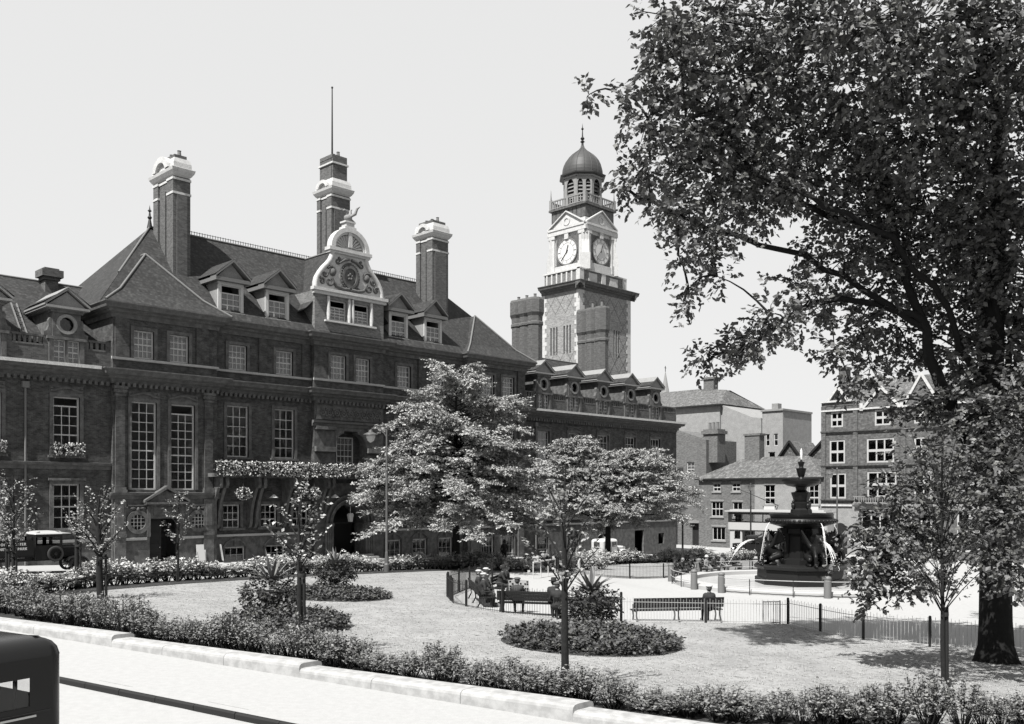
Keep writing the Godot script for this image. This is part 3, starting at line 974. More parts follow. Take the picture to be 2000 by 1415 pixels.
		for s in [-0.02, 0.58]:
			g.ball(Vector3(x + s, 11.72, 0.2), Vector3(0.12, 0.12, 0.08), 8, 5)
		part(p, "capital", g, M.stone)
	# pedestals under the pilasters, panels and round windows beside the side door
	for a in [[23.05, 0.0], [28.74, 0.0], [52.08, 0.0], [57.68, 0.0]]:
		var g := G()
		g.box(a[0] - 0.04, a[0] + 0.64, 0.0, 5.2, -0.05, 0.13)
		g.box(a[0] + 0.1, a[0] + 0.5, 3.5, 4.9, 0.13, 0.17)
		g.box(a[0] - 0.08, a[0] + 0.68, 2.9, 3.1, -0.05, 0.18)
		part(t, "pedestal", g, M.stone)
	for a in [[24.44, 3.8, 0.0], [28.36, 3.8, 0.0], [53.7, 3.72, 1.0], [56.95, 3.72, 1.0]]:
		var g := G()
		var sx := 1.0 if a[2] < 0.5 else 1.35
		g.T = CUR * Transform3D(Basis().scaled(Vector3(sx, 1, 1)), Vector3(a[0], a[1], 0))
		ring_arch(g, 0, 0, 0.47, 0.72, -0.1, 0.12, 0, TAU, 28)
		if a[2] < 0.5:
			for k in 28:
				var p := TAU * k / 28; var q := TAU * (k + 1) / 28
				var rp := 0.51 / maxf(absf(cos(p)), absf(sin(p))); var rq := 0.51 / maxf(absf(cos(q)), absf(sin(q)))
				g.face([Vector3(cos(p) * 0.47, sin(p) * 0.47, -0.01), Vector3(cos(q) * 0.47, sin(q) * 0.47, -0.01), Vector3(cos(q) * rq, sin(q) * rq, -0.01), Vector3(cos(p) * rp, sin(p) * rp, -0.01)], Vector3(0, 0, 1))
		for s in [-1.0, 1.0]:
			g.ball(Vector3(s * 0.3, 0.86, 0.06), Vector3(0.26, 0.1, 0.09), 8, 5)
		g.box(-0.62, 0.62, 0.98, 1.08, -0.05, 0.14)
		g.ball(Vector3(0, 0.78, 0.08), Vector3(0.12, 0.16, 0.1), 8, 5)
		var w := part(t, "round_window", g, M.stone)
		g = G()
		g.T = CUR * Transform3D(Basis().scaled(Vector3(sx, 1, 1)), Vector3(a[0], a[1], 0.02))
		for k in range(-1, 2):
			var l := sqrt(0.47 * 0.47 - pow(k * 0.22, 2))
			g.box(k * 0.22 - 0.02, k * 0.22 + 0.02, -l, l, -0.05, -0.01)
			g.box(-l, l, k * 0.22 - 0.02, k * 0.22 + 0.02, -0.048, -0.012)
		part(w, "glazing_bars", g, M.white_wood)
		g = G()
		g.T = CUR * Transform3D(Basis().scaled(Vector3(sx, 1, 1)), Vector3(a[0], a[1], 0))
		g.lathe([Vector2(0, 0), Vector2(0.5, 0)], 28)
		for k in g.v.size():
			var q := g.v[k] - g.T.origin
			g.v[k] = g.T.origin + Vector3(q.x, q.z, -0.06 if a[2] < 0.5 else 0.012)
			g.n[k] = Vector3(0, 0, 1)
		part(w, "pane", g, M.glass)
	# side door in the near pavilion
	var g := G()
	pediment(g, 26.15, 5.02, 1.28, 0.72, -0.1, 0.42)
	g.box(24.98, 25.2, 2.9, 4.9, -0.05, 0.14); g.box(27.1, 27.34, 2.9, 4.9, -0.05, 0.14); g.box(25.0, 27.3, 4.0, 4.86, -0.05, 0.1)
	g.box(25.4, 26.9, 4.2, 4.7, 0.1, 0.14)
	part(t, "door_surround", g, M.stone)
	g = G()
	g.box(25.2, 26.12, 0.6, 4.0, -0.5, -0.42)
	for k in 4:
		g.box(25.32, 26.0, 1.2 + k * 0.7, 1.72 + k * 0.7, -0.42, -0.385)
	var dd := part(t, "door", g, M.dark_wood)
	g = G()
	g.ball(Vector3(26.0, 2.2, -0.36), Vector3(0.05, 0.05, 0.05), 6, 4)
	part(dd, "door_knob", g, M.chrome)
	# swags and mouldings of the main doorway
	g = G()
	for k in 4:
		ring_arch(g, 40.15, 3.4, 1.42 + k * 0.17, 1.56 + k * 0.17, -0.4, -0.12 + (k % 2) * 0.12, 0, PI, 24)
		for s in [-1.0, 1.0]:
			g.tube([Vector3(40.15 + s * (1.5 + k * 0.2), -0.4, -0.08 + k * 0.02), Vector3(40.15 + s * (1.5 + k * 0.2), 3.25, -0.08 + k * 0.02)], [0.1, 0.1], 8)
	g.box(38.0, 38.68, 3.2, 3.42, -0.25, 0.12); g.box(41.62, 42.3, 3.2, 3.42, -0.25, 0.12)
	g.box(38.0, 38.66, -0.4, 0.5, -0.25, 0.14); g.box(41.64, 42.3, -0.4, 0.5, -0.25, 0.14)
	g.extrude(PackedVector2Array([Vector2(39.9, 4.62), Vector2(40.4, 4.62), Vector2(40.52, 5.3), Vector2(39.78, 5.3)]), -0.2, 0.14)
	var dw := part(t, "doorway", g, M.stone)
	g = G()
	for k in 16:
		var an := PI - PI * k / 16; var bn := PI - PI * (k + 1) / 16
		g.quad(Vector3(40.15 + cos(an) * 1.4, 3.4 + sin(an) * 1.4, -0.2), Vector3(40.15 + cos(bn) * 1.4, 3.4 + sin(bn) * 1.4, -0.2), Vector3(40.15 + cos(bn) * 1.4, 3.4 + sin(bn) * 1.4, -1.8), Vector3(40.15 + cos(an) * 1.4, 3.4 + sin(an) * 1.4, -1.8))
	part(dw, "vault", g, M.stone)
	g = G()
	g.extrude(arch_poly(40.15, 0.4, 1.4, 3.4, 1.4), -1.86, -1.8)
	part(dw, "door", g, M.dark_wood)
	g = G()
	g.box(40.0, 40.3, 4.02, 4.12, -0.12, 0.14); g.tube([Vector3(40.15, 4.1, 0), Vector3(40.15, 4.62, 0)], [0.02, 0.02], 5)
	g.extrude(PackedVector2Array([Vector2(40.05, 3.5), Vector2(40.25, 3.5), Vector2(40.36, 4.04), Vector2(39.94, 4.04)]), -0.12, 0.12)
	part(dw, "door_lantern", g, M.lamp_glass)
	for k in 4:
		g = G()
		g.box(38.3 - k * 0.25, 42.0 + k * 0.25, -0.5, 1.1 - k * 0.17, -0.1, 0.35 + k * 0.34)
		part(dw, "step", g, M.concrete)
	# loggia over the door: corbelled head, inner window, carved frieze
	g = G()
	along_x(g, LEDGE, 37.0, 43.5, -0.2, 10.75)
	for s in [-1.0, 1.0]:
		var x0: float = 40.35 + s * 1.4
		var pp := PackedVector2Array([Vector2(x0, 10.1), Vector2(x0, 9.0), Vector2(x0 - s * 0.06, 9.0)])
		for k in 9:
			var an := PI / 2 * k / 8
			pp.append(Vector2(x0 - s * (0.06 + 0.72 * (1 - cos(an))), 9.0 + 0.9 * sin(an)))
		pp.append(Vector2(x0 - s * 0.78, 10.1))
		g.extrude(pp, -0.9, -0.16)
		g.box(minf(x0, x0 + s * 1.75), maxf(x0, x0 + s * 1.75), 8.55, 8.9, -0.25, 0.06)
		g.box(minf(x0, x0 + s * 1.7), maxf(x0, x0 + s * 1.7), 10.12, 10.36, -0.25, 0.02)
	part(t, "loggia", g, M.stone)
	g = G()
	g.box(37.35, 43.15, 10.85, 11.85, -0.22, -0.13)
	for k in 9:
		var cx := 37.85 + k * 0.6
		ring_arch(g, cx, 11.35, 0.14, 0.24, -0.14, -0.06, 0, TAU, 12)
		g.ball(Vector3(cx, 11.35, -0.1), Vector3(0.1, 0.12, 0.08), 7, 4)
		for s in [-1.0, 1.0]:
			g.ball(Vector3(cx + 0.3, 11.35 + s * 0.22, -0.1), Vector3(0.1, 0.13, 0.06), 7, 4)
	part(t, "carved_frieze", g, M.stone)
	win(t, 39.6, 41.1, 6.9, 9.7, -1.0, {"cols": 4, "rows": 6, "bar": 0.04})
	g = G()
	g.face([Vector3(38.9, 6.3, -1.08), Vector3(41.8, 6.3, -1.08), Vector3(41.8, 10.2, -1.08), Vector3(38.9, 10.2, -1.08)], Vector3(0, 0, 1))
	part(t, "loggia_wall", g, M.brick)
	# balcony on paired scroll brackets
	g = G()
	g.box(28.95, 51.4, 6.62, 6.86, -0.55, 0.98)
	var bal := part(t, "balcony", g, M.stone)
	g = G()
	g.box(28.95, 51.4, 7.62, 7.68, 0.9, 0.95); g.box(28.95, 51.4, 6.9, 6.94, 0.9, 0.95)
	for k in 150:
		var x := 28.97 + k * 0.15
		g.box(x, x + 0.03, 6.94, 7.74, 0.91, 0.94)
	part(bal, "railing", g, M.iron)
	for x in [29.7, 32.45, 35.12, 37.9, 42.4, 45.2, 48.0, 50.8]:
		g = G()
		for s in [-0.3, 0.12]:
			g.at(CUR * Transform3D(Basis(Vector3(0, 0, 1), Vector3(0, 1, 0), Vector3(1, 0, 0)), Vector3(x + s, 0, 0)))
			var pp := PackedVector2Array([Vector2(-0.6, 6.6), Vector2(0.92, 6.6), Vector2(0.96, 6.1), Vector2(0.82, 5.9), Vector2(0.6, 5.95), Vector2(0.4, 5.6), Vector2(0.1, 5.0), Vector2(-0.1, 4.4), Vector2(-0.2, 3.6), Vector2(-0.35, 3.3), Vector2(-0.6, 3.2)])
			g.extrude(pp, 0, 0.2)
		g.at(CUR)
		part(t, "bracket", g, M.stone)
	# gable
	g = G()
	g.wall(37.2, 43.3, 16.97, 20.0, -0.16, [[38.5, 39.92, 18.05, 19.5], [40.55, 41.95, 18.05, 19.5]], 0.22)
	x_face(g, 37.2, -1, -3.2, -0.16, 16.97, 20.0); x_face(g, 43.3, 1, -3.2, -0.16, 16.97, 20.0)
	var ga := part(t, "gable", g, M.brick_pale)
	win(ga, 38.5, 39.92, 18.05, 19.5, -0.3, {"cols": 3, "rows": 4, "open": 0.34, "curtain": 0.9})
	win(ga, 40.55, 41.95, 18.05, 19.5, -0.3, {"cols": 3, "rows": 4, "open": 0.34, "curtain": 0.9})
	g = G()
	for x in [38.2, 40.0, 40.3, 42.0]:
		g.tube([Vector3(x + 0.12, 17.95, -0.1), Vector3(x + 0.12, 18.5, -0.08), Vector3(x + 0.12, 19.7, -0.1)], [0.1, 0.15, 0.11], 10)
	g.box(38.0, 42.5, 17.85, 17.98, -0.2, 0.04)
	g.box(36.95, 43.55, 19.98, 20.2, -0.3, 0.12); g.box(37.05, 43.45, 19.75, 19.98, -0.25, 0.0)
	part(ga, "window_surround", g, M.stone_white)
	g = G()
	var C := 40.2
	var side := [[3.0, 20.2], [2.97, 20.6], [2.88, 20.95], [2.66, 21.3], [2.38, 21.65], [2.05, 21.98], [1.78, 22.3], [1.62, 22.62], [1.56, 22.92]]
	var out := PackedVector2Array()
	for p in side:
		out.append(Vector2(C - p[0], p[1]))
	for k in range(side.size() - 1, -1, -1):
		out.append(Vector2(C + side[k][0], side[k][1]))
	g.extrude(out, -0.5, -0.18)
	for s in [-1.0, 1.0]:
		var pts := []; var rad := []
		for p in side:
			pts.append(Vector3(C + s * (p[0] - 0.08), p[1], -0.2)); rad.append(0.19)
		g.tube(pts, rad, 8)
	g.box(C - 1.78, C + 1.78, 22.9, 23.06, -0.55, -0.02); g.box(C - 1.86, C + 1.86, 23.06, 23.3, -0.6, 0.08)
	ring_arch(g, C, 23.3, 1.36, 1.68, -0.6, 0.02, 0, PI, 28, 0.95)
	ring_arch(g, C, 23.3, 1.2, 1.36, -0.55, -0.1, 0, PI, 28, 0.95)
	g.extrude(arch_poly(C, 23.3, 1.3, 23.3, 1.24, 20), -0.6, -0.42)
	g.box(C - 0.16, C + 0.16, 23.5, 24.7, -0.45, -0.02)
	for k in 15:
		var an := PI * (k + 0.5) / 15
		if absf(an - PI / 2) > 0.12:
			g.tube([Vector3(C + cos(an) * 0.3, 23.3 + sin(an) * 0.3, -0.32), Vector3(C + cos(an) * 1.16, 23.3 + sin(an) * 1.1, -0.3)], [0.03, 0.1], 6)
	g.ball(Vector3(C, 23.32, -0.3), Vector3(0.36, 0.3, 0.16), 10, 6)
	g.box(C - 0.5, C + 0.5, 24.82, 25.0, -0.75, 0.0); g.box(C - 0.36, C + 0.36, 25.0, 25.3, -0.65, -0.06); g.box(C - 0.46, C + 0.46, 25.3, 25.42, -0.72, -0.02)
	part(ga, "scrolled_gable_head", g, M.stone_white)
	# carved cartouche
	g = G()
	ring_arch(g, C, 21.35, 0.52, 0.7, -0.2, -0.02, 0, TAU, 28, 1.2)
	ring_arch(g, C, 21.35, 0.72, 0.86, -0.2, -0.08, 0, TAU, 28, 1.2)
	for k in 28:
		var an := TAU * k / 28
		g.ball(Vector3(C + cos(an) * 0.79, 21.35 + sin(an) * 0.95, -0.07), Vector3(0.055, 0.055, 0.05), 6, 4)
	for s in [-1.0, 1.0]:
		for spiral in [[1.55, 21.5, 0.42, 0.5], [1.75, 20.75, 0.34, 2.2], [2.4, 20.7, 0.26, 0.9], [1.05, 22.35, 0.26, 1.7], [0.75, 20.42, 0.22, 0.0], [2.15, 21.25, 0.22, 2.6]]:
			var pts := []; var rad := []
			for k in 13:
				var an: float = spiral[3] + k * 0.55
				var rr: float = spiral[2] * (1.0 - k / 16.0)
				pts.append(Vector3(C + s * (spiral[0] + cos(an) * rr), spiral[1] + sin(an) * rr, -0.12 - 0.004 * k)); rad.append(0.1 - k * 0.004)
			g.tube(pts, rad, 6)
		g.ball(Vector3(C + s * 1.5, 21.46, -0.08), Vector3(0.24, 0.3, 0.14), 8, 6)
		g.tube([Vector3(C + s * 0.1, 20.42, -0.08), Vector3(C + s * 0.6, 20.36, -0.06), Vector3(C + s * 1.2, 20.5, -0.08), Vector3(C + s * 1.35, 20.75, -0.1)], [0.12, 0.14, 0.12, 0.08], 6)
		g.tube([Vector3(C + s * 0.1, 22.6, -0.08), Vector3(C + s * 0.5, 22.52, -0.06), Vector3(C + s * 0.95, 22.2, -0.1)], [0.1, 0.12, 0.08], 6)
	part(ga, "cartouche", g, M.stone)
	g = G()
	for k in 24:
		var an := TAU * k / 24; var bn := TAU * (k + 1) / 24
		g.face([Vector3(C, 21.35, -0.1), Vector3(C + cos(an) * 0.54, 21.35 + sin(an) * 0.64, -0.12), Vector3(C + cos(bn) * 0.54, 21.35 + sin(bn) * 0.64, -0.12)], Vector3(0, 0, 1))
	for k in 5:
		var an := TAU * k / 5 + PI / 2
		g.ball(Vector3(C + cos(an) * 0.16, 21.35 + sin(an) * 0.18, -0.07), Vector3(0.11, 0.12, 0.06), 7, 5)
	part(ga, "shield", g, M.stone)
	# bird with raised wings on the gable pedestal
	g = G()
	g.ball(Vector3(C, 25.72, -0.36), Vector3(0.34, 0.3, 0.24), 10, 7)
	g.tube([Vector3(C - 0.1, 25.85, -0.34), Vector3(C - 0.22, 26.15, -0.32), Vector3(C - 0.36, 26.22, -0.3), Vector3(C - 0.5, 26.16, -0.3)], [0.14, 0.11, 0.1, 0.03], 7)
	for s in [-1.0, 1.0]:
		g.tube([Vector3(C + 0.1, 25.8, -0.36 + s * 0.12), Vector3(C + 0.42, 26.05, -0.36 + s * 0.3), Vector3(C + 0.5, 26.4, -0.36 + s * 0.42), Vector3(C + 0.72, 26.6, -0.36 + s * 0.5)], [0.1, 0.14, 0.1, 0.02], 6)
	g.tube([Vector3(C + 0.2, 25.62, -0.36), Vector3(C + 0.62, 25.5, -0.36)], [0.14, 0.05], 6)
	part(ga, "carved_bird", g, M.stone_light)
	# roofs
	var r := G()
	var e := 16.96
	for s in [[22.2, 27.9, 26.27, 30.4], [59.35, 53.3, 55.4, 51.1]]:
		var x0: float = s[0]; var xr: float = s[1]; var xa: float = s[2]; var x1: float = s[3]
		var sd := signf(x0 - xa)
		r.face([Vector3(x0, e, -0.05), Vector3(xr, 23.65, -6), Vector3(x0, e, -12)], Vector3(sd, 1, 0))
		var xb := lerpf(x0, xa, 0.26) + 0.3 * signf(xa - x0); var xc := lerpf(x1, xa, 0.26) + 0.3 * signf(xa - x1)
		var zb := -0.52; var ye := e + 1.0
		r.face([Vector3(x0, e, 0.74), Vector3(x1, e, 0.74), Vector3(xc, ye, zb), Vector3(xb, ye, zb)], Vector3(0, 1, 1))
		r.face([Vector3(xb, ye, zb), Vector3(xc, ye, zb), Vector3(xa, 20.96, -3)], Vector3(0, 1, 1))
		for q in [[x0, xb, sd], [x1, xc, -sd]]:
			r.face([Vector3(q[0], e, 0.74), Vector3(q[1], ye, zb), Vector3(q[1], ye, -1.6), Vector3(q[0], e, -0.3)], Vector3(q[2], 1, 0))
			r.face([Vector3(q[1], ye, zb), Vector3(xa, 20.96, -3), Vector3(xa, 20.96, -4.2), Vector3(q[1], ye, -1.6)], Vector3(q[2], 1, 0))
	r.face([Vector3(22.2, e, 0.05), Vector3(59.35, e, 0.05), Vector3(53.3, 23.65, -6), Vector3(27.9, 23.65, -6)], Vector3(0, 1, 1))
	r.face([Vector3(22.2, e, -12), Vector3(59.35, e, -12), Vector3(53.3, 23.65, -6), Vector3(27.9, 23.65, -6)], Vector3(0, 1, -1))
	for s in [-1.0, 1.0]:
		r.face([Vector3(40.2, 23.62, -0.35), Vector3(40.2, 23.62, -6), Vector3(40.2 + s * 2.6, 19.6, -2.35), Vector3(40.2 + s * 2.6, 19.6, -0.35)], Vector3(s, 1, 0))
		r.face([Vector3(40.2 + s * 2.6, 19.6, -0.35), Vector3(40.2 + s * 2.6, 19.6, -2.4), Vector3(40.2 + s * 3.75, 18.4, -1.25), Vector3(40.2 + s * 3.75, 18.5, -0.35)], Vector3(s, 1, 0))
	part(t, "main_roof", r, M.tile)
	r = G()
	r.face([Vector3(-3, 14.3, -1.2), Vector3(26.5, 14.3, -1.2), Vector3(26.5, 19.25, -8), Vector3(-3, 19.25, -8)], Vector3(0, 1, 1))
	r.face([Vector3(55, 14.3, -1.2), Vector3(81.0, 14.3, -1.2), Vector3(76.6, 19.25, -8), Vector3(55, 19.25, -8)], Vector3(0, 1, 1))
	r.face([Vector3(81.0, 14.3, -1.2), Vector3(76.6, 19.25, -8), Vector3(81.0, 14.3, -15)], Vector3(1, 1, 0))
	r.face([Vector3(-3, 14.3, -15), Vector3(26.5, 14.3, -15), Vector3(26.5, 19.25, -8), Vector3(-3, 19.25, -8)], Vector3(0, 1, -1))
	r.face([Vector3(55, 14.3, -15), Vector3(81.0, 14.3, -15), Vector3(76.6, 19.25, -8), Vector3(55, 19.25, -8)], Vector3(0, 1, -1))
	r.face([Vector3(-3, 14.3, -1.2), Vector3(-3, 14.3, -15), Vector3(-3, 19.25, -8)], Vector3(-1, 0, 0))
	r.face([Vector3(-3, 13.02, -0.4), Vector3(81.8, 13.02, -0.4), Vector3(81.8, 13.02, -16), Vector3(-3, 13.02, -16)], Vector3(0, 1, 0))
	part(t, "wing_roof", r, M.tile)
	r = G()
	for a in [[Vector3(22.25, 17.0, 0.7), Vector3(23.60, 18.0, -0.5)], [Vector3(23.60, 18.0, -0.5), Vector3(26.27, 21.0, -3)], [Vector3(30.35, 17.0, 0.7), Vector3(28.99, 18.0, -0.5)], [Vector3(28.99, 18.0, -0.5), Vector3(26.27, 21.0, -3)], [Vector3(59.30, 17.0, 0.7), Vector3(57.99, 18.0, -0.5)], [Vector3(57.99, 18.0, -0.5), Vector3(55.40, 21.0, -3)], [Vector3(51.15, 17.0, 0.7), Vector3(52.55, 18.0, -0.5)], [Vector3(52.55, 18.0, -0.5), Vector3(55.40, 21.0, -3)], [Vector3(24.2, 19.35, -2.15), Vector3(27.9, 23.7, -6)], [Vector3(27.9, 23.7, -6), Vector3(53.3, 23.7, -6)], [Vector3(40.2, 23.68, -0.5), Vector3(40.2, 23.68, -6)], [Vector3(-3, 19.28, -8), Vector3(24.4, 19.28, -8)], [Vector3(57, 19.28, -8), Vector3(76.6, 19.28, -8)], [Vector3(26.27, 21.0, -3), Vector3(26.27, 21.0, -3.7)]]:
		r.tube(a, [0.075, 0.075], 6)
	part(t, "ridge_tiles", r, M.ridge)
	r = G()
	for k in 125:
		var x := 28.3 + k * 0.2
		r.box(x, x + 0.03, 23.76, 24.02, -6.02, -5.99)
	r.box(28.2, 53.2, 23.95, 23.98, -6.015, -5.985)
	part(t, "ridge_cresting", r, M.iron)
	for a in [Vector3(27.9, 23.7, -6), Vector3(53.3, 23.7, -6)]:
		r = G()
		r.T.origin += a
		r.lathe([Vector2(0.2, -0.1), Vector2(0.14, 0.2), Vector2(0.08, 0.5), Vector2(0.16, 0.62), Vector2(0.08, 0.74), Vector2(0.05, 1.0), Vector2(0.14, 1.08), Vector2(0.05, 1.18), Vector2(0.0, 1.5)], 8)
		part(t, "roof_finial", r, M.iron)
	for c in [30.95, 34.45, 45.05, 48.55]:
		roof_dormer(t, c)
	chimney(t, 28.1, 29.05, -5.6, -2.7, 18.5, 26.45)
	chimney(t, 42.0, 43.5, -6.9, -4.9, 21.0, 29.0, 1.55)
	chimney(t, 50.6, 52.1, -5.0, -2.9, 18.5, 26.9)
	# parapets, balustrades and dormers of the wings
	for w in [[-3.0, 22.95, [3.6, 7.8, 12.0, 16.2, 20.4]], [58.6, 81.9, [61.24, 65.43, 69.7, 73.96, 78.15]]]:
		var cs: Array = w[2]
		var edges := [w[0]]
		for c in cs:
			wing_bay(t, c, -0.3)
			edges.append(c - 0.98); edges.append(c + 0.98)
		edges.append(w[1])
		for k in range(0, edges.size(), 2):
			var pp := G(); var bb := G()
			var a: float = edges[k]; var b: float = edges[k + 1]
			pp.box(a, b, 13.0, 13.98, -0.62, -0.32)
			if b - a > 0.6:
				pp.box(a, a + 0.3, 13.98, 14.62, -0.6, -0.34); pp.box(b - 0.3, b, 13.98, 14.62, -0.6, -0.34)
				bb.T = CUR
				baluster_run(bb, a + 0.3, b - 0.3, 13.98, 14.6, -0.34, maxi(3, int((b - a - 0.6) / 0.27)))
				part(t, "balustrade", bb, M.stone)
			part(t, "parapet", pp, M.brick_chim)
	var pe := G()
	pe.box(81.6, 81.88, 13.0, 14.62, -16, -0.62)
	part(t, "parapet", pe, M.brick_chim)
	# small stack on the near wing, big clustered flues on the far wing
	g = G()
	g.box(21.45, 22.25, 17.5, 19.2, -7.6, -6.8); g.box(21.35, 22.35, 19.2, 19.4, -7.7, -6.7); g.box(21.2, 22.5, 19.4, 19.85, -7.85, -6.55); g.box(21.4, 22.3, 19.85, 19.98, -7.65, -6.75)
	part(t, "chimney", g, M.brick_chim)
	for f in [[63.1, 64.6, -6.4, -3.2, 23.9], [73.9, 75.3, -7.4, -3.8, 24.9]]:
		g = G()
		var n := 3
		var d: float = (f[3] - f[2]) / n
		for k in n:
			var zc: float = f[2] + d * (k + 0.5)
			g.at(CUR * Transform3D(Basis(), Vector3((f[0] + f[1]) / 2, 0, zc)))
			var hw: float = (f[1] - f[0]) / 2
			var rr := [[0.96, 14.0], [0.96, 21.3], [1.08, 21.4], [1.08, 21.6], [0.98, 21.7], [1.0, 22.2], [1.2, 22.5], [1.2, f[4] - 0.2], [1.08, f[4]], [0.0, f[4]]]
			var prof := []
			for q in rr:
				prof.append(Vector2(q[0] * hw, q[1] - (1.0 if f[0] > 70 else 0.0) * 0.2))
			g.T.basis = Basis(Vector3.UP, PI / 8)
			g.lathe(prof, 8, true)
		g.at(CUR)
		g.box(f[0] + 0.3, f[1] - 0.3, 14.0, f[4] - 0.6, f[2] + 0.4, f[3] - 0.4)
		var st := part(t, "clustered_chimney", g, M.brick_chim)
		for k in n:
			g = G()
			g.T.origin += Vector3((f[0] + f[1]) / 2, f[4] - 0.25, f[2] + d * (k + 0.5))
			g.lathe([Vector2(0.16, 0), Vector2(0.13, 0.6), Vector2(0.17, 0.66), Vector2(0.1, 0.66)], 10)
			part(st, "chimney_pot", g, M.ridge)
	# rain pipes
	g = G()
	for x in [18.15, 60.2]:
		g = G()
		g.tube([Vector3(x, 11.6, -0.2), Vector3(x, 0.5, -0.2)], [0.06, 0.06], 7)
		g.box(x - 0.18, x + 0.18, 11.5, 11.85, -0.3, -0.08)
		part(t, "rain_pipe", g, M.ridge)
	g = G()
	for k in 2:
		g.bar(Vector3(18.35 + k * 0.3, 14.1, -0.9), Vector3(18.75 + k * 0.3, 17.0, -4.6), 0.08, 0.08)
	for k in 9:
		var q := k / 8.0
		g.bar(Vector3(18.35 + 0.4 * q, 14.15 + 2.85 * q, -0.95 - 3.6 * q), Vector3(18.65 + 0.4 * q, 14.15 + 2.85 * q, -0.95 - 3.6 * q), 0.06, 0.06)
	CUR = Transform3D.IDENTITY
	var lad := thing("roof_ladder", "wooden ladder lying on the tiled wing roof", "ladder", Vector3(18.4, 14.1, -0.9))
	for k in g.v.size():
		g.v[k] += base - Vector3(18.4, 14.1, -0.9)
	part(lad, "ladder_frame", g, M.grey_wood)

func rooms(t: Node3D, x0: float, x1: float, y0: float, y1: float, z0: float, z1: float) -> void:
	var g := G()
	g.box(x0, x1, y0, y1, z0, z1)
	part(t, "inner_wall" if y1 - y0 > 1.0 else "inner_floor", g, M.plaster)

func flagpole() -> void:
	var b := Vector3(42.15, 22.0, -5.2)
	var t := thing("flagpole", "tall bare wooden flagpole rising behind the white gable", "flagpole", b)
	CUR = Transform3D.IDENTITY
	var g := G()
	g.tube([Vector3(0, 0, 0), Vector3(0, 8, 0), Vector3(0, 15.3, 0)], [0.12, 0.09, 0.045], 8)
	part(t, "pole", g, M.dark_wood)
	g = G()
	g.ball(Vector3(0, 15.36, 0), Vector3(0.09, 0.09, 0.09), 8, 6)
	part(t, "truck_cap", g, M.iron)

# ---------------------------------------------------------------- clock tower
# storey heights of the tower's upper stages
const TOWER_Y := [[29.7, 29.6], [30.0, 30.45], [33.1, 33.55], [33.76, 34.65], [35.3, 36.2], [36.1, 36.7], [37.24, 37.9], [38.5, 40.05], [39.0, 40.45], [42.7, 44.0], [45.0, 46.7]]
func tpart(parent: Node, called: String, g: Geo, m: Material) -> MeshInstance3D:
	var oy := -CUR.origin.y
	for i in g.v.size():
		var y := g.v[i].y + oy
		if y > 29.7:
			for k in TOWER_Y.size() - 1:
				if y <= TOWER_Y[k + 1][0] or k == TOWER_Y.size() - 2:
					y = remap(y, TOWER_Y[k][0], TOWER_Y[k + 1][0], TOWER_Y[k][1], TOWER_Y[k + 1][1])
					break
			g.v[i].y = y - oy
	return part(parent, called, g, m)

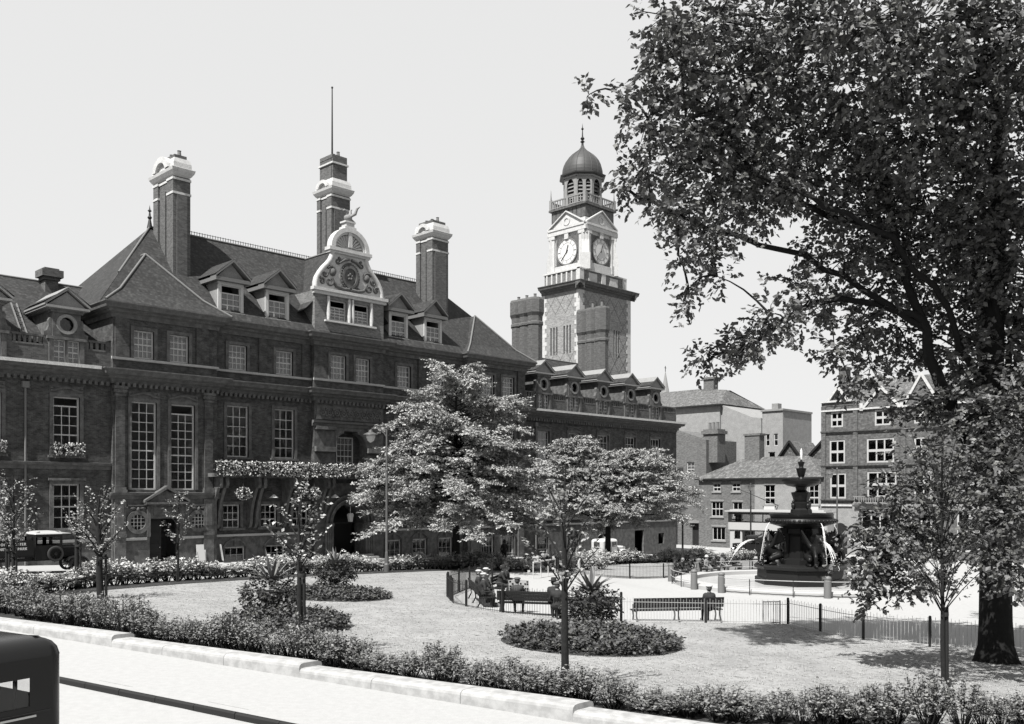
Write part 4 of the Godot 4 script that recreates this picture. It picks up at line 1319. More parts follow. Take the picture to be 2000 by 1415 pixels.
func clock_tower() -> void:
	var base := Vector3(79.2, gy(79.2, -10.8), -10.85)
	var t := thing("clock_tower", "tall pale clock tower with white clock stage and dark dome", "tower", base)
	off(base)
	var cx := 79.15; var cz := -10.85
	# body: four walls, slit windows on the two seen faces
	var x0 := 75.3; var x1 := 84.1; var z0 := -13.4; var z1 := -8.0
	var slits := []
	for c in [77.6, 81.6]:
		for k in range(-1, 2):
			slits.append([c + k * 0.42 - 0.1, c + k * 0.42 + 0.1, 20.6, 23.6])
	var g := G()
	g.wall(x0, x1, 0.0, 27.6, z1, slits, 0.3)
	g.at(CUR * Transform3D(Basis(Vector3(0, 0, 1), Vector3.UP, Vector3(-1, 0, 0)), Vector3(x0, 0, z0)))
	var ws := [[1.0, 2.4, 18.2, 19.2]]
	for c in [1.75, 3.65]:
		for k in range(-1, 2):
			ws.append([c + k * 0.42 - 0.1, c + k * 0.42 + 0.1, 20.6, 23.6])
	g.wall(0, z1 - z0, 0.0, 27.6, 0, ws, 0.3)
	g.at(CUR)
	x_face(g, x1, 1, z0, z1, 0, 27.6)
	g.face([Vector3(x0, 0, z0), Vector3(x1, 0, z0), Vector3(x1, 27.6, z0), Vector3(x0, 27.6, z0)], Vector3(0, 0, -1))
	tpart(t, "shaft", g, M.brick_tower)
	# faint diaper of proud headers
	g = G()
	for f in 2:
		var w := (x1 - x0) if f == 0 else (z1 - z0)
		if f == 0:
			g.at(CUR * Transform3D(Basis(), Vector3(x0, 0, z1)))
		else:
			g.at(CUR * Transform3D(Basis(Vector3(0, 0, 1), Vector3.UP, Vector3(-1, 0, 0)), Vector3(x0, 0, z0)))
		var nx := int(w / 1.5)
		for i in range(0, nx):
			for j in 7:
				var ax := 0.6 + (w - 1.2) * i / nx; var bx := 0.6 + (w - 1.2) * (i + 1) / nx
				var ay := 13.0 + j * 2.0
				if (ay > 19.0 and ay < 23.5 and (f == 1 or i in [1, 3])) :
					continue
				g.bar(Vector3(ax, ay, 0.0), Vector3(bx, ay + 2.0, 0.0), 0.03, 0.07)
				g.bar(Vector3(bx, ay, 0.0), Vector3(ax, ay + 2.0, 0.0), 0.03, 0.066)
	tpart(t, "diaper_brickwork", g, M.brick_pale)
	g = G()
	var k := 0
	var y := 9.0
	while y < 27.2:
		var l := 0.75 if k % 2 == 0 else 0.5
		for q in [[x0, z1, 1, -1], [x0, z0, 1, 1], [x1, z1, -1, -1]]:
			var xa: float = q[0] - q[2] * 0.03; var xb: float = q[0] + q[2] * l
			var za: float = q[1] - q[3] * 0.03; var zb: float = q[1] + q[3] * (1.2 - l)
			g.box(minf(xa, xb), maxf(xa, xb), y, y + 0.46, minf(za, zb), maxf(za, zb))
		y += 0.47; k += 1
	tagged(tpart(t, "quoins", g, M.stone_white), "", "", "", "stuff")
	g = G()
	along_x(g, CORN, x0 - 0.7, x1 + 0.7, z1, 28.1); along_z(g, CORN, z0, z1 + 0.72, x0, 28.095, -1); along_z(g, CORN, z0, z1 + 0.72, x1, 28.095, 1)
	g.box(x0, x1, 27.5, 28.09, z0, z1)
	tpart(t, "cornice", g, M.stone)
	# panelled parapet stage
	g = G()
	var px0 := 75.6; var px1 := 83.4; var pz0 := -13.3; var pz1 := -8.2
	g.box(px0, px1, 28.1, 29.5, pz0, pz1)
	tpart(t, "parapet_stage", g, M.brick_pale)
	g = G()
	for i in 3:
		var c := lerpf(px0 + 0.2, px1 - 0.2, i / 2.0)
		g.box(c - 0.34, c + 0.34, 28.1, 29.66, pz1 - 0.3, pz1 + 0.1)
	for i in 2:
		var c := lerpf(px0 + 2.1, px1 - 2.1, i)
		g.box(c - 0.7, c + 0.7, 28.35, 29.3, pz1 - 0.1, pz1 + 0.06)
	for i in 7:
		var c := lerpf(pz0 + 0.4, pz1 - 0.4, i / 6.0)
		g.box(px0 - 0.08, px0 + 0.2, 28.1, 29.6, c - 0.1, c + 0.1)
	g.box(px0 - 0.14, px1 + 0.14, 29.5, 29.72, pz0 - 0.1, pz1 + 0.14)
	tpart(t, "parapet_piers", g, M.stone_white)
	# clock stage, square in plan
	var h := 2.5
	g = G()
	g.box(cx - h, cx + h, 29.7, 34.4, cz - h, cz + h)
	var cs := tpart(t, "clock_stage", g, M.stone_white)
	for f in 4:
		var B := Basis(Vector3.UP, PI / 2 * f)
		var F := CUR * Transform3D(B, Vector3(cx, 0, cz))
		g = Geo.new(); g.at(F)
		for s in [-1.0, 1.0]:
			g.box(s * 2.12 - 0.36, s * 2.12 + 0.36, 29.72, 33.3, h - 0.05, h + 0.2)
			g.box(s * 2.12 - 0.44, s * 2.12 + 0.44, 33.1, 33.32, h - 0.05, h + 0.28)
			g.box(s * 2.12 - 0.44, s * 2.12 + 0.44, 29.74, 30.2, h - 0.05, h + 0.3)
		g.box(-1.7, 1.7, 29.72, 30.0, h - 0.05, h + 0.22)
		g.box(-0.28, 0.28, 32.85, 33.5, h - 0.05, h + 0.26)
		g.box(-2.75, 2.75, 33.32, 33.62, h - 0.05, h + 0.3 + (0.004 if f % 2 == 0 else 0.0))
		pediment(g, 0, 33.76, 2.5, 1.5, h - 0.6, h + 0.32 + (0.005 if f % 2 == 0 else 0.0))
		ring_arch(g, 0, 34.35, 0.3, 0.46, h - 0.1, h + 0.24, 0, TAU, 18)
		tpart(t, "clock_front", g, M.stone_white)
		if f == 0 or f == 3:
			g = Geo.new(); g.at(F)
			g.box(-1.62, 1.62, 30.02, 33.1, h - 0.02, h + 0.05)
			var pn := tpart(t, "clock_panel", g, M.stone)
			g = Geo.new(); g.at(F * Transform3D(Basis(Vector3.RIGHT, PI / 2), Vector3(0, 31.5, h + 0.05)))
			g.lathe([Vector2(1.42, 0), Vector2(1.42, 0.06), Vector2(0, 0.06)], 40)
			tpart(pn, "clock_face", g, M.clock_face)
			g = Geo.new(); g.at(F)
			ring_arch(g, 0, 31.5, 1.36, 1.5, h + 0.05, h + 0.15, 0, TAU, 40)
			ring_arch(g, 0, 31.5, 0.92, 0.95, h + 0.1, h + 0.125, 0, TAU, 40)
			for m in 12:
				var an := TAU * m / 12
				g.bar(Vector3(sin(an) * 1.0, 31.5 + cos(an) * 1.0, h + 0.115), Vector3(sin(an) * 1.28, 31.5 + cos(an) * 1.28, h + 0.115), 0.05 if m % 3 else 0.1, 0.03)
			tpart(pn, "dial_ring", g, M.ridge)
			g = Geo.new(); g.at(F)
			var mi := TAU * 37.0 / 60.0; var ho := TAU * (0.6 / 12.0)
			g.bar(Vector3(-sin(mi) * 0.2, 31.5 - cos(mi) * 0.2, h + 0.16), Vector3(sin(mi) * 1.2, 31.5 + cos(mi) * 1.2, h + 0.16), 0.07, 0.03)
			g.bar(Vector3(-sin(ho) * 0.15, 31.5 - cos(ho) * 0.15, h + 0.2), Vector3(sin(ho) * 0.72, 31.5 + cos(ho) * 0.72, h + 0.2), 0.1, 0.03)
			g.ball(Vector3(0, 31.5, h + 0.19), Vector3(0.09, 0.09, 0.05), 8, 5)
			tpart(pn, "clock_hands", g, M.iron)
	# corner consoles
	for s in [Vector2(-1, 1), Vector2(1, 1), Vector2(-1, -1), Vector2(1, -1)]:
		g = Geo.new(); g.at(CUR * Transform3D(Basis(Vector3.UP, atan2(s.x, s.y)), Vector3(cx, 0, cz)))
		g.box(-0.5, 0.5, 29.7, 30.9, 2.9, 3.95)
		g.at(g.T * Transform3D(Basis(Vector3(0, 0, 1), Vector3.UP, Vector3(1, 0, 0)), Vector3.ZERO))
		g.extrude(PackedVector2Array([Vector2(3.0, 30.9), Vector2(3.9, 30.9), Vector2(3.75, 31.6), Vector2(3.6, 32.4), Vector2(3.66, 33.2), Vector2(3.0, 33.3)]), -0.42, 0.42)
		tpart(t, "corner_console", g, M.stone_white)
	# brick drum under the balcony, balcony, belfry, dome
	g = G()
	g.box(cx - 2.35, cx + 2.35, 34.4, 36.1, cz - 2.35, cz + 2.35)
	tpart(t, "brick_stage", g, M.brick_tower)
	g = G()
	for i in 9:
		g.box(cx - 2.42, cx + 2.42, 34.5, 36.0, cz - 2.4 + i * 0.6, cz - 2.34 + i * 0.6)
		g.box(cx - 2.4 + i * 0.6 - 0.02, cx - 2.34 + i * 0.6 - 0.02, 34.5, 36.0, cz - 2.42, cz + 2.42)
	tpart(t, "strap_bands", g, M.stone)
	g = G()
	g.box(cx - 2.66, cx + 2.66, 36.1, 36.3, cz - 2.66, cz + 2.66)
	var bl := tpart(t, "balcony", g, M.stone)
	g = G()
	for f in 4:
		g.at(CUR * Transform3D(Basis(Vector3.UP, PI / 2 * f), Vector3(cx, 0, cz)))
		g.box(-2.6, 2.6, 37.12, 37.24, 2.46, 2.6 + 0.003 * f); g.box(-2.6, 2.6, 36.38, 36.46, 2.48, 2.58 + 0.003 * f)
		for i in 3:
			g.box(-2.6 + i * 2.45, -2.3 + i * 2.45, 36.3, 37.3 + 0.004 * f, 2.4, 2.63)
		for i in 12:
			var x := -2.2 + i * 0.37
			g.box(x - 0.05, x + 0.07, 36.46, 37.12, 2.5, 2.57)
		g.tube([Vector3(-2.45, 37.3, 2.5), Vector3(-2.45, 37.6, 2.5), Vector3(-2.45, 38.0, 2.5)], [0.1, 0.06, 0.01], 6)
	tpart(bl, "balustrade", g, M.stone_light)
	g = G()
	for f in 8:
		g.at(CUR * Transform3D(Basis(Vector3.UP, PI / 4 * f), Vector3(cx, 0, cz)))
		var ap := 2.05; var hw := ap * tan(PI / 8)
		if f % 2 == 1:
			for s in [-1.0, 1.0]:
				arch_spandrel(g, s * 0.42 - hw / 2, s * 0.42 + hw / 2, 38.1, 38.6, s * 0.42, 0.28, ap, 10)
			g.box(-hw, -0.7, 36.3, 38.1, ap - 0.3, ap); g.box(0.7, hw, 36.3, 38.1, ap - 0.3, ap); g.box(-0.14, 0.14, 36.3, 38.1, ap - 0.3, ap)
		else:
			arch_spandrel(g, -hw, hw, 37.95, 38.6, 0, 0.5, ap, 12)
			g.box(-hw, -0.5, 36.3, 37.95, ap - 0.3, ap); g.box(0.5, hw, 36.3, 37.95, ap - 0.3, ap)
		g.box(-hw - 0.1, hw + 0.1, 38.6, 38.85, ap - 0.4, ap + 0.12)
	tpart(t, "belfry", g, M.stone_light)
	g = G()
	for f in 8:
		g.at(CUR * Transform3D(Basis(Vector3.UP, PI / 4 * f), Vector3(cx, 0, cz)))
		for i in 8:
			var yy := 36.7 + i * 0.24
			g.face([Vector3(-0.72, yy, 1.95), Vector3(0.72, yy, 1.95), Vector3(0.72, yy + 0.2, 1.72), Vector3(-0.72, yy + 0.2, 1.72)], Vector3(0, 1, 1))
	tpart(t, "louvres", g, M.ridge)
	g = G()
	g.at(CUR * Transform3D(Basis(Vector3.UP, PI / 8), Vector3(cx, 0, cz)))
	g.lathe([Vector2(2.2, 38.85), Vector2(2.66, 39.0), Vector2(2.7, 39.12), Vector2(2.2, 39.3)], 8, true)
	g.lathe([Vector2(1.4, 36.3), Vector2(1.4, 38.9)], 8, true)
	tpart(t, "dome_eaves", g, M.lead)
	g = G()
	g.at(CUR * Transform3D(Basis(), Vector3(cx, 0, cz)))
	var dome := [[2.2, 39.25], [2.22, 39.6], [2.18, 40.0], [2.06, 40.45], [1.86, 40.9], [1.58, 41.3], [1.22, 41.68], [0.82, 42.0], [0.46, 42.28], [0.2, 42.6], [0.14, 42.8]]
	var dp := []
	for p in dome:
		dp.append(Vector2(p[0], p[1]))
	g.lathe(dp, 32)
	var dm := tpart(t, "dome", g, M.lead)
	g = G()
	for f in 16:
		var an := TAU * f / 16
		var pts := []; var rad := []
		for p in dome:
			pts.append(Vector3(cx + cos(an) * p[0], p[1], cz + sin(an) * p[0])); rad.append(0.045)
		g.tube(pts, rad, 5)
	tpart(dm, "dome_rib", g, M.lead)
	g = G()
	g.T.origin += Vector3(cx, 0, cz)
	g.lathe([Vector2(0.16, 42.6), Vector2(0.12, 43.1), Vector2(0.26, 43.2), Vector2(0.1, 43.34), Vector2(0.24, 43.5), Vector2(0.08, 43.7), Vector2(0.05, 44.3), Vector2(0.16, 44.42), Vector2(0.05, 44.56), Vector2(0.0, 45.0)], 10)
	tpart(dm, "finial", g, M.iron)
	CUR = Transform3D.IDENTITY

# ---------------------------------------------------------------- street behind the square
func east_house(called: String, label: String, z: float, x: float, ybase: float) -> Node3D:
	# local x runs with world z, local z looks back over the square
	CUR = Transform3D.IDENTITY
	return thing(called, label, "building", Vector3(x, ybase, z), -PI / 2)

func block(g: Geo, x0: float, x1: float, y0: float, y1: float, depth: float, holes := []) -> void:
	g.wall(x0, x1, y0, y1, 0, holes, 0.2)
	x_face(g, x0, -1, -depth, 0, y0, y1); x_face(g, x1, 1, -depth, 0, y0, y1)
	g.face([Vector3(x0, y0, -depth), Vector3(x1, y0, -depth), Vector3(x1, y1, -depth), Vector3(x0, y1, -depth)], Vector3(0, 0, -1))

func east_side() -> void:
	# tall gabled commercial building; local origin at its near left corner, y from 0 = -1.1
	var yb := -1.1
	var t := east_house("gabled_building", "four-storey brick building with white window frames and triangular gables", 8.45, 97.0, yb)
	var g := G()
	var holes := []
	var wins := [[1.04, 2.43, 13.9, 15.55, 2, 2], [0.9, 2.65, 9.95, 12.5, 2, 2], [0.95, 2.75, 6.15, 8.9, 2, 2], [5.9, 7.6, 13.85, 15.5, 2, 2], [5.05, 7.95, 9.95, 12.5, 3, 2], [5.1, 8.2, 6.3, 9.0, 3, 2], [10.0, 11.4, 10.4, 12.45, 2, 2], [10.0, 11.7, 13.85, 15.5, 2, 2], [10.0, 12.6, 6.4, 9.0, 3, 2], [14.4, 17.2, 9.95, 12.5, 3, 2], [14.4, 17.2, 6.3, 9.0, 3, 2], [14.8, 16.6, 13.85, 15.5, 2, 2], [4.4, 8.5, 0.9, 5.0, 4, 2], [9.6, 12.8, 0.9, 5.0, 3, 2], [14.2, 17.6, 0.9, 5.0, 3, 2]]
	for w in wins:
		holes.append([w[0], w[1], w[2], w[3]])
	holes.append([1.45, 2.9, 0.2, 3.5])
	block(g, 0, 19, 0, 16.2, 10, holes)
	part(t, "wall", g, M.brick_east)
	for w in wins:
		win(t, w[0], w[1], w[2], w[3], -0.04, {"cols": w[4], "rows": w[5], "each": true, "bar": 0.15, "frame": 0.17, "mat": "cream_paint"})
	for y in [5.45, 9.35, 13.15, 15.9]:
		rooms(t, 0.1, 18.9, y, y + 0.25, -9.9, -0.35)
	g = G()
	for y in [6.0, 9.7, 13.4]:
		along_x(g, LEDGE, -0.05, 19, 0.0, y + 0.1)
	for x in [0.0, 3.6, 8.7, 13.3, 18.2]:
		g.box(x, x + 0.5, 5.9, 16.2, -0.05, 0.16)
	part(t, "string_course", g, M.brick_east)
	g = G()
	for q in [[-0.05, 19.0, 15.62, 15.8, -0.1, 0.2], [-0.05, 3.6, 16.6, 16.8, -0.2, 0.25], [0, 3.6, 5.3, 5.5, -0.1, 0.2]]:
		g = G(); g.box(q[0], q[1], q[2], q[3], q[4], q[5])
		part(t, "white_band", g, M.stone_white)
	g = G()
	g.box(0, 3.6, 16.2, 16.6, -3, 0.05)
	g.extrude(PackedVector2Array([Vector2(0.8, 16.8), Vector2(2.9, 16.8), Vector2(1.85, 18.2)]), -1.5, 0)
	part(t, "corner_parapet", g, M.brick_east)
	g = G()
	g.box(1.2, 2.1, 16.6, 20.3, -2.6, -1.6); g.box(1.1, 2.2, 20.3, 20.6, -2.7, -1.5)
	part(t, "chimney", g, M.brick_east)
	for s in [[0.8, 1.85], [2.9, 1.85]]:
		g = G()
		g.bar(Vector3(s[0], 16.85, 0.05), Vector3(s[1], 18.25, 0.05), 0.2, 0.25)
		part(t, "gable_coping", g, M.stone_white)
	for c in [[6.6, 16.0, 2.1, 1.75], [10.75, 15.8, 2.0, 3.0], [15.6, 16.0, 2.1, 1.75]]:
		for s in [-1.0, 1.0]:
			g = G()
			g.bar(Vector3(c[0] + s * c[2], c[1] - 0.4, 0.055 + s * 0.005), Vector3(c[0] - s * 0.03, c[1] + c[3] + 0.15, 0.055 + s * 0.005), 0.22, 0.24)
			part(t, "gable_coping", g, M.stone_white)
		g = G()
		g.box(c[0] - c[2] - 0.15, c[0] - c[2] + 0.2, c[1] - 0.5, c[1] + 0.3, -0.2, 0.2)
		part(t, "kneeler", g, M.stone_white)
	g = G()
	for c in [[6.6, 16.0, 2.1, 1.75], [10.75, 15.8, 2.0, 3.0], [15.6, 16.0, 2.1, 1.75]]:
		g.extrude(PackedVector2Array([Vector2(c[0] - c[2], c[1] - 0.4), Vector2(c[0] + c[2], c[1] - 0.4), Vector2(c[0], c[1] + c[3])]), -0.3, 0.03)
	part(t, "gable", g, M.brick_east)
	g = G()
	g.face([Vector3(0, 16.2, -0.2), Vector3(19, 16.2, -0.2), Vector3(19, 19.4, -5), Vector3(0, 19.4, -5)], Vector3(0, 1, 1))
	g.face([Vector3(0, 16.2, -10), Vector3(19, 16.2, -10), Vector3(19, 19.4, -5), Vector3(0, 19.4, -5)], Vector3(0, 1, -1))
	x_face(g, 0, -1, -10, -0.2, 16.2, 16.21)
	g.face([Vector3(0, 16.2, -0.2), Vector3(0, 16.2, -10), Vector3(0, 19.4, -5)], Vector3(-1, 0, 0))
	for c in [[6.6, 1.75], [10.75, 2.8], [15.6, 1.75]]:
		for s in [-1.0, 1.0]:
			g.face([Vector3(c[0], 16.0 + c[1], -0.1), Vector3(c[0] + s * 2.0, 15.7, -0.1), Vector3(c[0], 16.0 + c[1], -4.6)], Vector3(s, 1, 0))
	part(t, "roof", g, M.slate)
	g = G()
	g.box(-0.02, 3.6, 0, 5.28, -0.05, 0.04)
	g.box(3.55, 4.3, 0, 5.6, -0.05, 0.2); g.box(8.6, 9.5, 0, 5.6, -0.05, 0.2); g.box(4.3, 8.6, 5.05, 5.6, -0.05, 0.25); g.box(9.5, 19, 5.05, 5.6, -0.05, 0.25)
	part(t, "shopfront", g, M.render_pale)
	g = G()
	g.extrude(arch_poly(2.15, 0.1, 0.78, 2.6, 0.9), -0.05, 0.07)
	part(t, "arched_door", g, M.dark_wood)
	g = G()
	g.box(3.9, 8.9, 5.62, 5.76, -0.1, 0.75); g.box(3.9, 8.9, 6.3, 6.38, 0.66, 0.74)
	for k in 20:
		g.box(4.0 + k * 0.25, 4.07 + k * 0.25, 5.76, 6.3, 0.67, 0.73)
	part(t, "balcony", g, M.stone_light)

	# low hipped house, half brick, half rendered
	t = east_house("low_house", "low slate-roofed house, left half brick and right half pale render", -7.4, 97.0, yb)
	g = G()
	var w1 := [[2.0, 3.05, 6.95, 7.9, 2, 2], [4.6, 5.7, 6.95, 7.95, 2, 2], [1.75, 3.4, 3.95, 5.75, 3, 2], [4.7, 6.0, 3.9, 5.7, 2, 2], [1.9, 3.7, 1.1, 2.7, 3, 1], [4.8, 6.6, 1.0, 2.7, 3, 1]]
	var w2 := [[8.85, 10.2, 5.45, 7.7, 2, 3], [14.3, 15.5, 5.45, 7.75, 2, 3], [9.0, 10.6, 1.0, 3.4, 2, 2], [13.4, 15.2, 1.0, 3.4, 2, 2]]
	var h1 := []; var h2 := []
	for w in w1:
		h1.append([w[0], w[1], w[2], w[3]])
	for w in w2:
		h2.append([w[0], w[1], w[2], w[3]])
	block(g, 0, 7.6, 0, 8.5, 9, h1)
	part(t, "wall", g, M.brick_mid)
	g = G()
	block(g, 7.6, 15.8, 0, 8.5, 9, h2)
	part(t, "rendered_wall", g, M.render_pale)
	for w in w1 + w2:
		win(t, w[0], w[1], w[2], w[3], -0.1, {"cols": w[4], "rows": w[5], "bar": 0.06, "frame": 0.09})
		var s := G()
		s.box(w[0] - 0.15, w[1] + 0.15, w[2] - 0.2, w[2], -0.05, 0.12)
		part(t, "window_sill", s, M.stone_light)
		s = G()
		s.box(w[0] - 0.12, w[1] + 0.12, w[3], w[3] + 0.22, -0.05, 0.04)
		part(t, "lintel", s, M.stone_light)
	g = G()
	g.box(8.85, 10.2, 4.6, 5.25, -0.05, 0.1); g.box(14.3, 15.5, 4.6, 5.25, -0.05, 0.1)
	part(t, "window_board", g, M.white_paint)
	for y in [3.4, 6.0, 8.2]:
		rooms(t, 0.1, 15.7, y, y + 0.2, -8.9, -0.3)
	g = G()
	var e := 8.5
	g.face([Vector3(-0.4, e, 0.4), Vector3(16.2, e, 0.4), Vector3(12.0, 11.1, -4.5), Vector3(3.9, 11.1, -4.5)], Vector3(0, 1, 1))
	g.face([Vector3(-0.4, e, -9.4), Vector3(16.2, e, -9.4), Vector3(12.0, 11.1, -4.5), Vector3(3.9, 11.1, -4.5)], Vector3(0, 1, -1))
	g.face([Vector3(-0.4, e, 0.4), Vector3(-0.4, e, -9.4), Vector3(3.9, 11.1, -4.5)], Vector3(-1, 1, 0))
	g.face([Vector3(16.2, e, 0.4), Vector3(16.2, e, -9.4), Vector3(12.0, 11.1, -4.5)], Vector3(1, 1, 0))
	part(t, "roof", g, M.slate)
	g = G()
	g.box(-0.4, 16.2, e - 0.16, e - 0.02, -0.1, 0.42)
	part(t, "gutter", g, M.iron)
	g = G()
	g.box(4.1, 6.1, 10.0, 13.7, -4.9, -3.7); g.box(4.0, 6.2, 13.7, 13.95, -5.0, -3.6)
	part(t, "chimney", g, M.brick_mid)

	# brick house at the corner with a stepped-down side
	t = east_house("corner_house", "plain mid-grey brick house beyond the hall with stacks along its parapet", -24.0, 98.0, yb)
	g = G()
	var hh := [[15.0, 16.4, 0.2, 3.0], [14.2, 15.3, 9.2, 10.6], [10.4, 11.5, 9.2, 10.6], [10.4, 11.5, 5.2, 6.8], [14.2, 15.3, 5.2, 6.8]]
	block(g, 0, 17.0, 0, 13.3, 7, hh)
	g.extrude(PackedVector2Array([Vector2(6, 13.3), Vector2(17, 13.3), Vector2(13, 14.6), Vector2(6, 14.8)]), -6.9, -0.02)
	part(t, "wall", g, M.brick_mid)
	for w in hh.slice(1):
		win(t, w[0], w[1], w[2], w[3], -0.1, {"cols": 2, "rows": 3, "curtain": 0.8})
	g = G()
	g.box(15.0, 16.4, 0.1, 3.0, -0.3, -0.2)
	part(t, "door", g, M.dark_wood)
	g = G()
	g.box(14.7, 16.7, 3.05, 3.35, -0.1, 0.4)
	part(t, "door_hood", g, M.stone_light)
	g = G()
	g.box(9.5, 11.0, 14, 15.9, -3.0, -1.8)
	part(t, "chimney", g, M.brick_mid)
	g = G()
	g.box(16.2, 18.2, 10.5, 14.6, -2.4, -0.6); g.box(16.0, 18.4, 14.0, 14.4, -2.6, -0.4)
	var cs := part(t, "chimney", g, M.brick_mid)
	for k in 5:
		var p := G()
		p.T.origin += Vector3(16.6 + k * 0.55 if k < 3 else 9.9 + (k - 3) * 0.6, 14.5 if k < 3 else 15.9, -1.5 if k < 3 else -2.4)
		p.lathe([Vector2(0.2, 0), Vector2(0.16, 0.9), Vector2(0.2, 0.95), Vector2(0.1, 0.95)], 10)
		part(cs, "chimney_pot", p, M.ridge)
	for y in [4.2, 8.2, 13.0]:
		rooms(t, 0.1, 16.9, y, y + 0.2, -6.9, -0.3)

	# pale warehouse far behind
	t = east_house("warehouse", "big pale windowless warehouse with shallow roof behind the slate house", -32.0, 112.0, yb)
	g = G()
	block(g, 0, 18.2, 0, 19.1, 12)
	g.extrude(PackedVector2Array([Vector2(18.2, 0), Vector2(24.4, 0), Vector2(24.4, 16.8), Vector2(23.0, 17.0), Vector2(18.2, 19.0)]), -12, -0.3)
	part(t, "wall", g, M.render_pale)
	g = G()
	g.face([Vector3(-1, 19.1, 0.5), Vector3(18.5, 19.1, 0.5), Vector3(16.2, 21.6, -5), Vector3(11.5, 22.2, -6), Vector3(-1, 22.2, -6)], Vector3(0, 1, 1))
	g.face([Vector3(18.5, 19.1, 0.5), Vector3(16.2, 21.6, -5), Vector3(18.5, 19.1, -12)], Vector3(1, 1, 0))
	g.face([Vector3(-1, 19.1, -12), Vector3(18.5, 19.1, -12), Vector3(16.2, 21.6, -6), Vector3(-1, 22.2, -6)], Vector3(0, 1, -1))
	part(t, "roof", g, M.slate)
	g = G()
	g.box(-1, 18.6, 18.9, 19.08, 0.0, 0.6)
	part(t, "gutter", g, M.iron)
	g = G()
	g.box(12.2, 13.9, 20.5, 23.4, -6.4, -5.2); g.box(12.0, 14.1, 23.4, 23.7, -6.6, -5.0)
	part(t, "chimney", g, M.brick_mid)
	t = east_house("narrow_stucco_house", "narrow pale stucco house with bay beside the warehouse", -7.3, 112.0, yb)
	g = G()
	block(g, 0, 3.0, 0, 17.6, 8, [[0.5, 1.1, 13.0, 14.6], [1.7, 2.3, 13.0, 14.6], [0.9, 1.9, 10.4, 12.2]])
	part(t, "wall", g, M.render_pale)
	for w in [[0.5, 1.1, 13.0, 14.6], [1.7, 2.3, 13.0, 14.6], [0.9, 1.9, 10.4, 12.2]]:
		win(t, w[0], w[1], w[2], w[3], -0.1, {"cols": 1, "rows": 2})
	g = G()
	g.box(-0.15, 3.15, 17.6, 17.85, -8, 0.2); g.box(0.3, 1.2, 17.85, 18.8, -3, -2)
	part(t, "parapet", g, M.stone_light)
	for a in [[-2.5, 3.6, 12.4, 10.6, "small pale gabled roof peeping over the slate ridge"], [1.6, 4.8, 12.6, 10.9, "timbered gable with dark bargeboard beside the brick building"]]:
		t = east_house("back_gable", a[4], a[0] - 0.4, 108.0, yb)
		g = G()
		block(g, 0, a[1], 0, a[3], 6)
		part(t, "wall", g, M.render_pale)
		g = G()
		for s in [0.0, 1.0]:
			g.face([Vector3(-0.3 if s == 0 else a[1] + 0.3, a[3] - 0.1, 0.3), Vector3(a[1] / 2, a[2] + 0.9, 0.3), Vector3(a[1] / 2, a[2] + 0.9, -6), Vector3(-0.3 if s == 0 else a[1] + 0.3, a[3] - 0.1, -6)], Vector3(s - 0.5, 1, 0))
		g.face([Vector3(0, a[3], 0.02), Vector3(a[1], a[3], 0.02), Vector3(a[1] / 2, a[2] + 0.85, 0.02)], Vector3(0, 0, 1))
		part(t, "roof", g, M.slate)
		g = G()
		for s in [-1.0, 1.0]:
			g.bar(Vector3(a[1] / 2 + s * (a[1] / 2 + 0.3), a[3] - 0.1, 0.34 + s * 0.004), Vector3(a[1] / 2, a[2] + 0.9, 0.34), 0.12, 0.24)
		part(t, "bargeboard", g, M.dark_wood)

	# spire
	t = thing("church_spire", "slender grey church spire far beyond the rooftops", "spire", Vector3(160, yb, -56.7))
	g = G()
	g.lathe([Vector2(2.4, 0), Vector2(2.4, 20.0), Vector2(2.0, 20.4)], 8, true)
	var tw := part(t, "spire_tower", g, M.stone_light)
	g = G()
	g.lathe([Vector2(1.9, 20.4), Vector2(1.0, 26.6), Vector2(0.02, 32.2)], 8, true)
	part(t, "spire_cone", g, M.stone_light)
	g = G()
	g.bar(Vector3(0, 32.0, 0), Vector3(0, 33.2, 0), 0.1, 0.1); g.bar(Vector3(-0.3, 32.8, 0), Vector3(0.3, 32.8, 0), 0.1, 0.1)
	part(t, "cross", g, M.iron)
	CUR = Transform3D.IDENTITY

